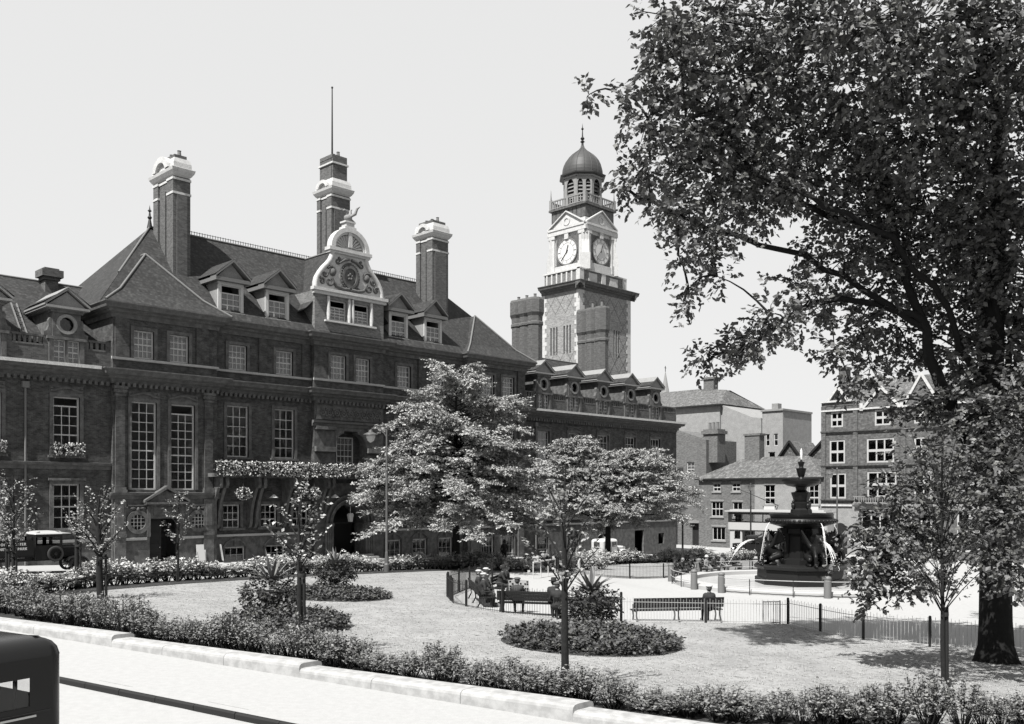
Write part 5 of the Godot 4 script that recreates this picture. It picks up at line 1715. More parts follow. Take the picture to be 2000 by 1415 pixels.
func south_side() -> void:
	# the row across the square, behind the photographer's side: the hall's panes mirror it
	var x := 20.0
	for k in 6:
		var w := 17.0 + 2.0 * (k % 3)
		var h := 15.0 + 2.2 * ((k * 2) % 3)
		var yb := gy(minf(x, 86.0), 72.0) - 0.6
		var t := thing("terrace_building", ["plain brick office with slate roof across the square from the hall", "taller brick office with slate roof across the square from the hall", "broad brick office with slate roof across the square from the hall"][k % 3], "building", Vector3(x + w, yb, 72.0), PI, "row of offices across the square")
		CUR = Transform3D.IDENTITY
		var holes := []
		for f in 4:
			for c in 5:
				var cx := w * (c + 0.5) / 5.0
				holes.append([cx - 0.6, cx + 0.6, 1.2 + f * 3.6, 3.3 + f * 3.6])
		var g := G()
		block(g, 0, w - 0.02, 0, h, 11, holes)
		part(t, "wall", g, M.brick_mid)
		for q in holes:
			win(t, q[0], q[1], q[2], q[3], -0.1, {"cols": 2, "rows": 2})
		for f in 4:
			rooms(t, 0.1, w - 0.1, 0.5 + f * 3.6, 0.7 + f * 3.6, -10.8, -0.3)
		g = G()
		g.face([Vector3(-0.1, h, 0.3), Vector3(w, h, 0.3), Vector3(w, h + 4, -5.5), Vector3(-0.1, h + 4, -5.5)], Vector3(0, 1, 1))
		g.face([Vector3(-0.1, h, -11.3), Vector3(w, h, -11.3), Vector3(w, h + 4, -5.5), Vector3(-0.1, h + 4, -5.5)], Vector3(0, 1, -1))
		for e in [0.0, w - 0.02]:
			g.face([Vector3(e, h, 0.2), Vector3(e, h, -11.2), Vector3(e, h + 3.9, -5.5)], Vector3(-1 if e == 0.0 else 1, 0, 0))
		part(t, "roof", g, M.slate)
		x += w

# ---------------------------------------------------------------- plants
func lumc(l: float) -> Color:
	return Color(l, l, l * 0.985)

func rv(r: RandomNumberGenerator) -> Vector3:
	return Vector3(r.randf_range(-1, 1), r.randf_range(-1, 1), r.randf_range(-1, 1))

func spray(g: Geo, r: RandomNumberGenerator, p: Vector3, dir: Vector3, l: float, n: int, ls: float, lum: float, flat: float) -> void:
	var perp := dir.cross(Vector3.UP)
	if perp.length() < 0.1:
		perp = Vector3.RIGHT
	perp = perp.normalized()
	for i in n:
		var s := 1.0 if i % 2 == 0 else -1.0
		var q := p + dir * (l * (i + 0.6) / n) + rv(r) * ls * 0.3
		var d := (dir * r.randf_range(0.2, 0.9) + perp * s * r.randf_range(0.4, 1.0) + Vector3(0, r.randf_range(-0.55, 0.15), 0) + rv(r) * 0.3).normalized()
		var up := (Vector3.UP * flat + rv(r) * (1.25 - flat)).normalized()
		g.col = lumc(lum * r.randf_range(0.62, 1.4))
		var k := ls * r.randf_range(0.7, 1.25)
		g.leaf(q, d, up, k, k * 0.66)

func leafgeo() -> Geo:
	var g := Geo.new()
	g.colored = true
	return g

func bend(a: Vector3, b: Vector3, sag: float, n := 5) -> Array:
	var o := []
	for i in n + 1:
		var t := float(i) / n
		o.append(a.lerp(b, t) + Vector3(0, sag * sin(t * PI), 0))
	return o

func taper(r0: float, r1: float, n := 5) -> Array:
	var o := []
	for i in n + 1:
		o.append(lerpf(r0, r1, float(i) / n))
	return o

func layered_tree(label: String, at: Vector3, h: float, clear: float, rad: float, trunk_r: float, seed_: int, lobes: Array, nb: int, lum: float) -> void:
	# broad tree with drooping, layered boughs
	var t := thing("park_tree", label, "tree", at, 0.0, "")
	var r := RandomNumberGenerator.new(); r.seed = seed_
	var w := Geo.new(); var g := leafgeo()
	w.tube([Vector3(0, -0.2, 0), Vector3(0.02, 0.3, 0), Vector3(0.05, clear, 0), Vector3(-0.1, h * 0.6, 0.1), Vector3(0.05, h * 0.9, 0)], [trunk_r * 1.5, trunk_r * 1.05, trunk_r * 0.85, trunk_r * 0.45, trunk_r * 0.12], 10)
	for i in nb:
		var u := (i + r.randf()) / nb
		var lobe: Array = lobes[i % lobes.size()]          # centre offset x, z, share of height
		var ang := i * 2.39996 + r.randf_range(-0.3, 0.3)
		var y0 := lerpf(clear * 0.95, h * 0.93 * lobe[2], pow(u, 1.05))
		var f: float = y0 / (h * lobe[2])
		var L := rad * (sin(clampf((1.0 - f) * 2.3, 0.0, PI / 2)) * 0.9 + 0.1) * r.randf_range(0.72, 1.12)
		if f > 0.8:
			L = minf(L, rad * (1.06 - f) * 2.4)
		var c := Vector3(lobe[0], 0, lobe[1]) * clampf((y0 - clear * 0.6) / 2.0, 0.2, 1.0)
		var a := Vector3(0, y0 - 0.5, 0).lerp(Vector3(c.x, y0 - 0.3, c.z), 0.5)
		var out := Vector3(cos(ang), 0, sin(ang))
		var b := Vector3(c.x, y0, c.z) + out * L + Vector3(0, L * r.randf_range(-0.3, 0.26), 0)
		var path := bend(a, b, L * 0.13, 6)
		w.tube(path, taper(trunk_r * 0.28 * (1.1 - f * 0.7), 0.012, 6), 5)
		var ns := int(12 + L * 8.5)
		for k in ns:
			var s := pow(r.randf(), 0.62) * 0.8 + 0.2
			var q: Vector3 = path[int(s * 5.99)].lerp(path[mini(int(s * 5.99) + 1, 6)], fmod(s * 5.99, 1.0))
			var sd := 1.0 if k % 2 == 0 else -1.0
			var dir := (out * r.randf_range(0.3, 1.0) + out.cross(Vector3.UP) * sd * r.randf_range(0.2, 1.0) + Vector3(0, r.randf_range(-0.4, 0.18), 0)).normalized()
			spray(g, r, q, dir, r.randf_range(0.6, 1.2), 24, 0.15, lum, 0.6)
	part(t, "trunk", w, M.bark)
	tagged(part(t, "crown", g, M.leaf), "", "", "", "stuff")

func young_tree(label: String, at: Vector3, h: float, stem: float, cy: float, cr: Vector2, trunk_r: float, seed_: int, n: int, lum: float, stake := true) -> void:
	var t := thing("young_tree", label, "tree", at, 0.0, "young trees planted along the lawns")
	var r := RandomNumberGenerator.new(); r.seed = seed_
	var w := Geo.new(); var g := leafgeo()
	var lean := Vector3(r.randf_range(-0.06, 0.06), 0, r.randf_range(-0.06, 0.06))
	w.tube([Vector3(0, -0.1, 0), Vector3(0, stem * 0.5, 0) + lean, Vector3(0, stem, 0) + lean, Vector3(0, h * 0.75, 0) + lean * 2, Vector3(0, h * 0.96, 0)], [trunk_r * 1.25, trunk_r, trunk_r * 0.85, trunk_r * 0.4, 0.012], 8)
	for i in n:
		var ang := i * 2.39996 + r.randf_range(-0.4, 0.4)
		var u := (i + 0.5) / n
		var y := lerpf(cy - cr.y, cy + cr.y, u)
		var k := sqrt(maxf(0.06, 1.0 - pow((y - cy) / cr.y, 2.0)))
		var b := Vector3(cos(ang) * cr.x * k, y, sin(ang) * cr.x * k) * r.randf_range(0.75, 1.1)
		b.y = y
		var a := Vector3(0, maxf(stem * 0.85, y - cr.x * 0.9 - 0.2), 0) + lean
		var path := bend(a, b, 0.06, 4)
		w.tube(path, taper(trunk_r * 0.3, 0.008, 4), 5)
		for m in 5:
			var s := 0.35 + 0.65 * (m + 0.5) / 5.0
			var q: Vector3 = a.lerp(b, s)
			var dir := ((b - a).normalized() + rv(r) * 0.9).normalized()
			spray(g, r, q, dir, r.randf_range(0.2, 0.42), 6, 0.1, lum, 0.6)
	part(t, "trunk", w, M.bark)
	tagged(part(t, "crown", g, M.leaf), "", "", "", "stuff")
	if stake:
		var s := Geo.new()
		s.tube([Vector3(trunk_r * 1.6, -0.1, 0.03), Vector3(trunk_r * 1.4, stem * 0.92, 0.03)], [0.05, 0.045], 7)
		part(t, "stake", s, M.dark_wood)
		s = Geo.new()
		s.at(Transform3D(Basis(), Vector3(trunk_r * 0.7, stem * 0.82, 0.01)))
		s.lathe([Vector2(trunk_r * 1.55, 0), Vector2(trunk_r * 1.6, 0.05), Vector2(trunk_r * 1.55, 0.1)], 10)
		part(t, "tie", s, M.black_cloth)

func great_tree() -> void:
	var at := Vector3(28.16, gy(28.16, 47.35), 47.35)
	var t := thing("great_tree", "huge old tree with thick dark trunk on the lawn, spreading leafy crown", "tree", at)
	var r := RandomNumberGenerator.new(); r.seed = 99
	var O := -at
	var w := Geo.new()
	# buttressed foot
	var ring := []
	var prof := [[-0.1, 0.72], [0.12, 0.58], [0.5, 0.47], [1.2, 0.43], [2.6, 0.41], [4.2, 0.4]]
	for p in prof:
		var rr := []
		for k in 16:
			var an := TAU * k / 16
			var rad: float = p[1] * (1.0 + 0.12 * sin(an * 5.0 + 0.7) * clampf(1.2 - p[0], 0.15, 1.0))
			rr.append(Vector3(cos(an) * rad, p[0], sin(an) * rad))
		ring.append(rr)
	for i in ring.size() - 1:
		for k in 16:
			var l := (k + 1) % 16
			var a: Vector3 = ring[i][k]; var b: Vector3 = ring[i][l]; var c: Vector3 = ring[i + 1][l]; var d: Vector3 = ring[i + 1][k]
			var na := Vector3(a.x, 0, a.z).normalized(); var nb := Vector3(b.x, 0, b.z).normalized()
			w.tris(a, b, c, na, nb, nb); w.tris(a, c, d, na, nb, na)
	w.tube([Vector3(0, 4.1, 0), Vector3(-0.25, 6.2, -0.1), Vector3(-0.2, 9.5, 0), Vector3(0, 13, 0.1), Vector3(0.2, 17, 0)], [0.4, 0.37, 0.29, 0.2, 0.06], 12)
	part(t, "trunk", w, M.bark)
	# limbs: the one seen against the sky and others through the crown
	var limbs := [
		[Vector3(27.9, 5.6, 47.2), Vector3(27.3, 7.4, 46.7), Vector3(26.85, 8.87, 46.23), Vector3(26.45, 10.73, 45.82), Vector3(26.0, 13.16, 45.36), Vector3(25.4, 15.5, 44.9)],
		[Vector3(27.9, 8.2, 47.2), Vector3(26.2, 11.2, 46.4), Vector3(24.4, 12.6, 45.4), Vector3(22.2, 13.4, 44.2), Vector3(20.2, 14.0, 42.8)],
		[Vector3(28.0, 7.0, 47.4), Vector3(28.5, 10.7, 47.9), Vector3(29.3, 13.2, 48.8), Vector3(30.6, 15.0, 50.2)],
		[Vector3(26.6, 10.2, 45.9), Vector3(25.0, 11.6, 44.4), Vector3(23.2, 12.4, 42.8), Vector3(21.2, 13.0, 41.6), Vector3(19.4, 13.4, 41.2)],
		[Vector3(28.1, 9.6, 47.4), Vector3(27.0, 13.0, 47.8), Vector3(25.0, 15.6, 48.4), Vector3(22.6, 17.0, 48.8)],
		[Vector3(26.1, 12.6, 45.4), Vector3(24.4, 13.6, 43.6), Vector3(22.8, 14.6, 42.6), Vector3(20.8, 16.0, 42.2)],
		[Vector3(28.1, 9.0, 47.4), Vector3(30.2, 11.6, 46.2), Vector3(32.6, 13.4, 45.0), Vector3(34.6, 14.0, 44.4)],
		[Vector3(26.6, 10.3, 46.0), Vector3(25.3, 10.9, 44.6), Vector3(24.0, 10.6, 43.6), Vector3(22.7, 9.6, 42.9), Vector3(21.6, 9.1, 42.2)],
		[Vector3(28.0, 6.6, 47.3), Vector3(27.32, 6.42, 47.41), Vector3(25.9, 5.31, 46.97), Vector3(24.53, 4.52, 46.43), Vector3(23.68, 3.47, 45.85)],
		[Vector3(28.1, 8.0, 47.5), Vector3(29.8, 10.6, 50.0), Vector3(31.0, 12.6, 52.6), Vector3(32.0, 13.4, 54.2)]]
	var pts := []
	for l in limbs:
		var b := Geo.new()
		var q := []
		for k in l.size():
			pts.append(l[k])
			q.append(l[k] + O)
			if k < l.size() - 1:
				for m in 3:
					var mid: Vector3 = l[k].cubic_interpolate(l[k + 1], l[maxi(k - 1, 0)], l[mini(k + 2, l.size() - 1)], (m + 1) / 4.0) + rv(r) * 0.13
					pts.append(mid)
					q.append(mid + O)
		var big: float = 0.24 if l == limbs[0] else (0.045 if l[0].y < 6.7 else 0.1)
		b.tube(q, taper(big, 0.04, q.size() - 1), 8)
		part(t, "limb", b, M.bark)
	for k in 10:
		pts.append(Vector3(28.0, 5.0 + k, 47.35))
	var tw := Geo.new(); var g := leafgeo()
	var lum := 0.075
	for set_i in 2:
		var order: Array = (CROWN if set_i == 0 else CROWN_BACK).duplicate()
		order.sort_custom(func(p, q): return Vector3(p[0] - 27, p[1] - 11, p[2] - 46.5).length() < Vector3(q[0] - 27, q[1] - 11, q[2] - 46.5).length())
		if set_i == 0:
			for l in limbs:
				for e in [l[l.size() - 1], l[l.size() - 1].lerp(l[l.size() - 2], 0.5), l[l.size() - 2]]:
					order.append([e.x, e.y + 0.15, e.z, 0.42])
		for c in order:
			var cen := Vector3(c[0], c[1], c[2])
			var best: Vector3 = pts[0]
			for p in pts:
				if p.distance_squared_to(cen) < best.distance_squared_to(cen):
					best = p
			pts.append(cen)
			var rad: float = c[3]
			tw.tube(bend(best + O, cen + O, 0.15, 4), taper(0.035, 0.012, 4), 5)
			var ns := int(7 + rad * rad * (84 if set_i == 0 else 26))
			for k in ns:
				var v := rv(r)
				while v.length() > 1.0:
					v = rv(r)
				var q := cen + Vector3(v.x, v.y * 0.85, v.z) * rad
				q += (cen - Vector3(0, 5.5, 56)).normalized() * r.randf_range(-1.1, 1.6) * minf(rad, 1.0)
				var dir := (v + rv(r) * 0.8 + Vector3(0, -0.35, 0)).normalized()
				if k % 6 == 0:
					tw.tube([cen.lerp(q, 0.25) + O, q + O, q + dir * 0.4 + O], [0.016, 0.01, 0.004], 4, false)
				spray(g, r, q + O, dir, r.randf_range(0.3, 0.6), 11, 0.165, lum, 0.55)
	part(t, "twigs", tw, M.bark)
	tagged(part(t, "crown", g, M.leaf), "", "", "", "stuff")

# hedge bushes: a few shapes, placed one by one
func bush_proto(seed_: int, n: int, ls: float, lum: float, bare: float) -> Array:
	var r := RandomNumberGenerator.new(); r.seed = seed_
	var w := Geo.new(); var g := leafgeo()
	for i in n:
		var ang := r.randf() * TAU
		var k := sqrt(r.randf())
		var top := Vector3(cos(ang) * 0.46 * k, r.randf_range(0.72, 1.06) - 0.22 * k * k, sin(ang) * 0.42 * k)
		var a := Vector3(cos(ang) * 0.07 * k, -0.05, sin(ang) * 0.07 * k)
		w.tube([a, a.lerp(top, 0.45) + Vector3(cos(ang), 0, sin(ang)) * 0.03, top], [0.012, 0.008, 0.004], 4, false)
		for m in 5:
			var s := lerpf(bare, 1.0, (m + r.randf()) / 5.0)
			var q := a.lerp(top, s)
			var d := ((top - a).normalized() + rv(r) * 1.0).normalized()
			spray(g, r, q, d, 0.13, 6, ls, lum * (0.8 + 0.3 * r.randf()), 0.5)
	return [w.mesh(), g.mesh()]

func bush(called: String, p: Array, at: Vector3, sc: Vector3, turn: float, label: String, group: String) -> void:
	var t := thing(called, label, "shrub", at, turn, group)
	t.scale = sc
	part_mesh(t, "stems", p[0], M.bark)
	tagged(part_mesh(t, "foliage", p[1], M.leaf), "", "", "", "stuff")

func poly_at(pl: Array, d: float) -> Vector3:
	# point at distance d along a polyline of [x, z]; y of the result is the heading
	for i in pl.size() - 1:
		var a := Vector2(pl[i][0], pl[i][1]); var b := Vector2(pl[i + 1][0], pl[i + 1][1])
		var l := a.distance_to(b)
		if d <= l or i == pl.size() - 2:
			var q := a.lerp(b, d / l)
			return Vector3(q.x, atan2(-(b.y - a.y), b.x - a.x), q.y)
		d -= l
	return Vector3.ZERO

func poly_len(pl: Array) -> float:
	var s := 0.0
	for i in pl.size() - 1:
		s += Vector2(pl[i][0], pl[i][1]).distance_to(Vector2(pl[i + 1][0], pl[i + 1][1]))
	return s

const NEAR_HEDGE := [[9.55, 20.0], [10.35, 26.0], [11.2, 31.0], [12.35, 36.5], [13.4, 41.0], [14.3, 44.5], [15.2, 46.7], [17.0, 48.8], [19.5, 50.7], [22.2, 52.9]]
const FAR_HEDGE := [[10.4, 18.6], [13.2, 16.3], [16.2, 14.4], [20.0, 13.0], [25.6, 11.6], [31.0, 10.9], [37.4, 10.3], [42.5, 10.7], [46.0, 12.3]]
const HEDGE_E := [[47.2, 13.0], [51.0, 11.8], [57.0, 11.0], [64.0, 10.4], [72.0, 10.2], [78.0, 11.0]]

func hedges() -> void:
	var P := []
	for k in 5:
		P.append(bush_proto(200 + k, 26, 0.07, 0.13, 0.42))
	var Q := []
	for k in 3:
		Q.append(bush_proto(300 + k, 26, 0.1, 0.3, 0.3))
	var r := RandomNumberGenerator.new(); r.seed = 5
	var L := poly_len(NEAR_HEDGE)
	var d := 0.2
	while d < L:
		var p := poly_at(NEAR_HEDGE, d)
		var h := lerpf(0.95, 0.62, smoothstep(10.0, 27.0, d)) * r.randf_range(0.86, 1.12)
		if d > 29:
			h = r.randf_range(0.7, 0.95)
		if d < 5:
			h *= 1.1
		h *= 1.0 + 0.3 * sin(d * 1.35 + 0.6) * sin(d * 0.47 + 2.0) + 0.12 * sin(d * 3.1)
		var wdt := r.randf_range(0.85, 1.1)
		var at := Vector3(p.x + r.randf_range(-0.08, 0.08), 0, p.z + r.randf_range(-0.08, 0.08))
		at.y = gy(at.x, at.z) + 0.05
		bush("hedge_shrub", P[r.randi() % 5], at, Vector3(wdt, h, wdt), r.randf() * TAU, "leafy hedge shrub with bare lower stems behind the low street wall", "hedge along the street wall")
		if d > 3 and r.randf() < 0.68:
			var at2 := at + Vector3(0.42, 0, -0.1)
			bush("hedge_shrub", P[r.randi() % 5], at2, Vector3(wdt, h * r.randf_range(0.85, 1.1), wdt) * 0.95, r.randf() * TAU, "leafy hedge shrub with bare lower stems behind the low street wall", "hedge along the street wall")
		d += 0.42 + (0.3 if sin(d * 2.1) > 0.6 else 0.0)
	for hl in [[FAR_HEDGE, "clipped pale-topped hedge shrub between the lawn and the hall forecourt", "hedge before the hall forecourt"], [HEDGE_E, "hedge shrub on the far lawn edge beyond the fountain", "hedge beyond the fountain"]]:
		L = poly_len(hl[0])
		d = 0.3
		while d < L:
			var p := poly_at(hl[0], d)
			var h := 1.0 + 0.34 * sin(d * 0.85 + 1.0) * sin(d * 0.31) + r.randf_range(-0.06, 0.06)
			var at := Vector3(p.x, gy(p.x, p.z) + 0.02, p.z)
			bush("hedge_shrub", Q[r.randi() % 3], at, Vector3(1.5, h, 1.4), r.randf() * TAU, hl[1], hl[2])
			d += 0.62
	for a in [[42.6, 13.9, 1.0], [43.6, 14.6, 0.9], [44.6, 13.6, 1.1], [42.0, 12.6, 0.9], [47.6, 14.4, 1.5], [48.6, 15.3, 1.4], [49.6, 14.2, 1.3], [46.8, 15.4, 1.2], [50.6, 15.0, 1.1]]:
		bush("border_bush", Q[r.randi() % 3], Vector3(a[0], gy(a[0], a[1]), a[1]), Vector3(1.5, a[2], 1.5), r.randf() * TAU, "dense dark bush where the garden path meets the far lawn", "bushes by the garden path")
	# strip of earth under the forecourt hedge
	var g := Geo.new()
	var pl := FAR_HEDGE
	for i in pl.size() - 1:
		var a := Vector2(pl[i][0], pl[i][1]); var b := Vector2(pl[i + 1][0], pl[i + 1][1])
		g.face([Vector3(a.x, gy(a.x, a.y + 0.6) + 0.075, a.y + 0.6), Vector3(b.x, gy(b.x, b.y + 0.6) + 0.075, b.y + 0.55), Vector3(b.x + 0.1, gy(b.x, b.y + 1.4) + 0.075, b.y + 1.9), Vector3(a.x + 0.1, gy(a.x, a.y + 1.4) + 0.075, a.y + 1.9)], Vector3.UP)
	setting("flower_border_soil", g, M.soil)
	g = Geo.new()
	pl = NEAR_HEDGE
	for i in pl.size() - 1:
		var a := Vector2(pl[i][0], pl[i][1]); var b := Vector2(pl[i + 1][0], pl[i + 1][1])
		g.face([Vector3(a.x - 0.45, gy(a.x, a.y) + 0.075, a.y + 0.1), Vector3(b.x - 0.45, gy(b.x, b.y) + 0.075, b.y + 0.1), Vector3(b.x + 0.3, gy(b.x, b.y) + 0.07, b.y - 0.1), Vector3(a.x + 0.3, gy(a.x, a.y) + 0.07, a.y - 0.1)], Vector3.UP)
	setting("hedge_soil", g, M.soil)
	# low wire rail in front of the forecourt hedge
	var f := thing("low_rail_fence", "low dark two-rail fence along the forecourt hedge", "fence", Vector3(25.6, gy(25.6, 12.4), 12.4))
	off(f.position)
	var rails := G()
	for i in FAR_HEDGE.size() - 1:
		for y in [0.25, 0.5]:
			var a := Vector3(FAR_HEDGE[i][0], 0, FAR_HEDGE[i][1] + 0.6); var b := Vector3(FAR_HEDGE[i + 1][0], 0, FAR_HEDGE[i + 1][1] + 0.6)
			a.y = gy(a.x, a.z) + y; b.y = gy(b.x, b.z) + y
			rails.bar(a, b, 0.03, 0.03)
	part(f, "rails", rails, M.iron)
	L = poly_len(FAR_HEDGE)
	var post := Geo.new()
	post.box(-0.025, 0.025, -0.1, 0.55, -0.025, 0.025)
	var pm := post.mesh()
	for k in 19:
		var p := poly_at(FAR_HEDGE, L * k / 18.0)
		part_mesh(f, "post", pm, M.iron, CUR * Vector3(p.x, gy(p.x, p.z + 0.6), p.z + 0.6))
	CUR = Transform3D.IDENTITY

func planter(label: String, at: Vector3, rad: float, h: float, seed_: int, spike: float, tilt: float) -> void:
	# pedestal vase overflowing with leaves, a spiky cordyline on top
	var r := RandomNumberGenerator.new(); r.seed = seed_
	var t := thing("planted_vase", label, "planter", at)
	var g := Geo.new()
	g.lathe([Vector2(0.34, -0.1), Vector2(0.34, 0.12), Vector2(0.2, 0.18), Vector2(0.14, 0.42), Vector2(0.3, 0.6), Vector2(0.48, 0.85), Vector2(0.5, 0.95), Vector2(0.0, 0.95)], 16)
	part(t, "vase", g, M.stone)
	var l := leafgeo()
	for k in 420:
		var v := rv(r)
		while v.length() > 1.0 or v.length() < 0.45:
			v = rv(r)
		var q := Vector3(v.x * rad, 0.8 * h + v.y * 0.5 * h + 0.05, v.z * rad)
		spray(l, r, q, (v + Vector3(0, -0.1, 0) + rv(r) * 0.4).normalized(), 0.2, 5, 0.12, 0.032, 0.7)
	tagged(part(t, "foliage", l, M.leaf), "", "", "", "stuff")
	for k in 34:
		var b := leafgeo()
		var an := k * 2.39996
		var el := lerpf(1.45, 0.28, sqrt((k + 0.5) / 34.0)) + r.randf_range(-0.1, 0.1)
		var dir := Vector3(cos(an) * cos(el) + tilt, sin(el), sin(an) * cos(el)).normalized()
		var len := spike * r.randf_range(0.8, 1.1)
		var s := dir.cross(Vector3.UP).normalized() * 0.055
		var p0 := Vector3(0, 1.2 * h, 0)
		var mid := p0 + dir * len * 0.55
		var tip := p0 + dir * len - Vector3(0, 0.12 * len * cos(el), 0)
		b.col = lumc(r.randf_range(0.06, 0.16))
		b.quad(p0 - s * 0.6, mid - s, mid + s, p0 + s * 0.6)
		b.tri(mid - s, tip, mid + s)
		part(t, "spiky_leaf", b, M.leaf)

func bed(label: String, cx: float, cz: float, rx: float, rz: float, n: int, seed_: int, hgt: float) -> void:
	var r := RandomNumberGenerator.new(); r.seed = seed_
	var g := Geo.new()
	var k := 28
	for i in k:
		var a := TAU * i / k; var b := TAU * (i + 1) / k
		var A := Vector3(cx + cos(a) * rx, 0, cz + sin(a) * rz); var B := Vector3(cx + cos(b) * rx, 0, cz + sin(b) * rz)
		g.face([Vector3(cx, gy(cx, cz) + 0.2, cz), Vector3(A.x, gy(A.x, A.z) + 0.07, A.z), Vector3(B.x, gy(B.x, B.z) + 0.07, B.z)], Vector3.UP)
	setting("flower_bed_soil", g, M.soil)
	var t := thing("bedding_plants", label, "flower bed", Vector3(cx, gy(cx, cz), cz))
	t.set_meta("kind", "stuff")
	off(t.position)
	var l := leafgeo()
	l.at(CUR)
	for i in n:
		var a := r.randf() * TAU; var q := sqrt(r.randf())
		var p := Vector3(cx + cos(a) * rx * q * 0.98, 0, cz + sin(a) * rz * q * 0.98)
		var h := hgt * (1.15 - 0.55 * q * q) * r.randf_range(0.6, 1.15)
		p.y = gy(p.x, p.z) + 0.08 + 0.12 * (1 - q)
		for m in 3:
			spray(l, r, p + Vector3(0, h * (0.25 + 0.35 * m), 0), (rv(r) * 0.7 + Vector3(0, 0.5, 0)).normalized(), 0.16, 5, 0.12, 0.05, 0.65)
	part(t, "leaves", l, M.leaf)
	CUR = Transform3D.IDENTITY

func flower_mass(called: String, label: String, category: String, group: String, at: Vector3, ext: Vector3, n: int, seed_: int, round_: bool) -> Node3D:
	# trailing plants with pale blossoms, centred on at
	var t := thing(called, label, category, at, 0.0, group)
	var r := RandomNumberGenerator.new(); r.seed = seed_
	var l := leafgeo(); var f := leafgeo()
	for i in n:
		var v := rv(r)
		if round_:
			while v.length() > 1.0:
				v = rv(r)
		var p := v * ext
		spray(l, r, p, (rv(r) + Vector3(0, -0.3, 0.5)).normalized(), 0.16, 5, 0.1, 0.05, 0.5)
		if i % 2 == 0:
			f.col = lumc(r.randf_range(0.25, 0.5))
			var o := Vector3(p.x, p.y, ext.z * (0.9 if not round_ else 0.0) + (p.z if round_ else 0.0) + r.randf_range(0.0, 0.08))
			if round_:
				o = v.normalized() * ext * r.randf_range(0.85, 1.08)
			for m in 3:
				f.leaf(o + rv(r) * 0.04, rv(r).normalized(), (rv(r) * 0.6 + Vector3(0, 0.6, 0.7)).normalized(), 0.1, 0.1)
	tagged(part(t, "foliage", l, M.leaf), "", "", "", "stuff")
	tagged(part(t, "blossom", f, M.leaf), "", "", "", "stuff")
	return t

func grass() -> void:
	# short mown turf: tufts of blades over the near lawn
	var r := RandomNumberGenerator.new(); r.seed = 17
	var g := leafgeo()
	g.col = Color(1, 1, 1)
	for k in 6:
		var an := k * 2.4
		var b := Vector3(cos(an), 0, sin(an)) * 0.02
		var tip := b * 2.4 + Vector3(0, 0.036 - 0.003 * k, 0)
		var s := Vector3(-sin(an), 0, cos(an)) * 0.006
		g.tri(b - s, b + s, tip)
	var poly := PackedVector2Array()
	for q in LAWN:
		poly.append(Vector2(q[0], q[1]))
	var spots := []
	while spots.size() < 30000:
		var q := Vector2(r.randf_range(9.5, 36.0), r.randf_range(11.5, 56.0))
		var d := Vector2(q.x, q.y - 56.0).length()
		if d > 18.0 and r.randf() > pow(24.0 / maxf(d, 24.0), 1.2):
			continue
		if Geometry2D.is_point_in_polygon(q, poly):
			spots.append(q)
	var mm := MultiMesh.new()
	mm.transform_format = MultiMesh.TRANSFORM_3D
	mm.use_colors = true
	mm.mesh = g.mesh()
	mm.instance_count = spots.size()
	for i in spots.size():
		var q: Vector2 = spots[i]
		var k := r.randf_range(0.6, 1.25)
		mm.set_instance_transform(i, Transform3D(Basis(Vector3.UP, r.randf() * TAU).scaled(Vector3(k * 1.3, k, k * 1.3)), Vector3(q.x, gy(q.x, q.y) + 0.058, q.y)))
		mm.set_instance_color(i, lumc(r.randf_range(0.17, 0.25)))
	var o := MultiMeshInstance3D.new()
	o.name = "grass"
	o.multimesh = mm
	o.material_override = M.leaf
	tagged(o, "short mown grass over the near lawn", "grass", "", "stuff")
	add_child(o)

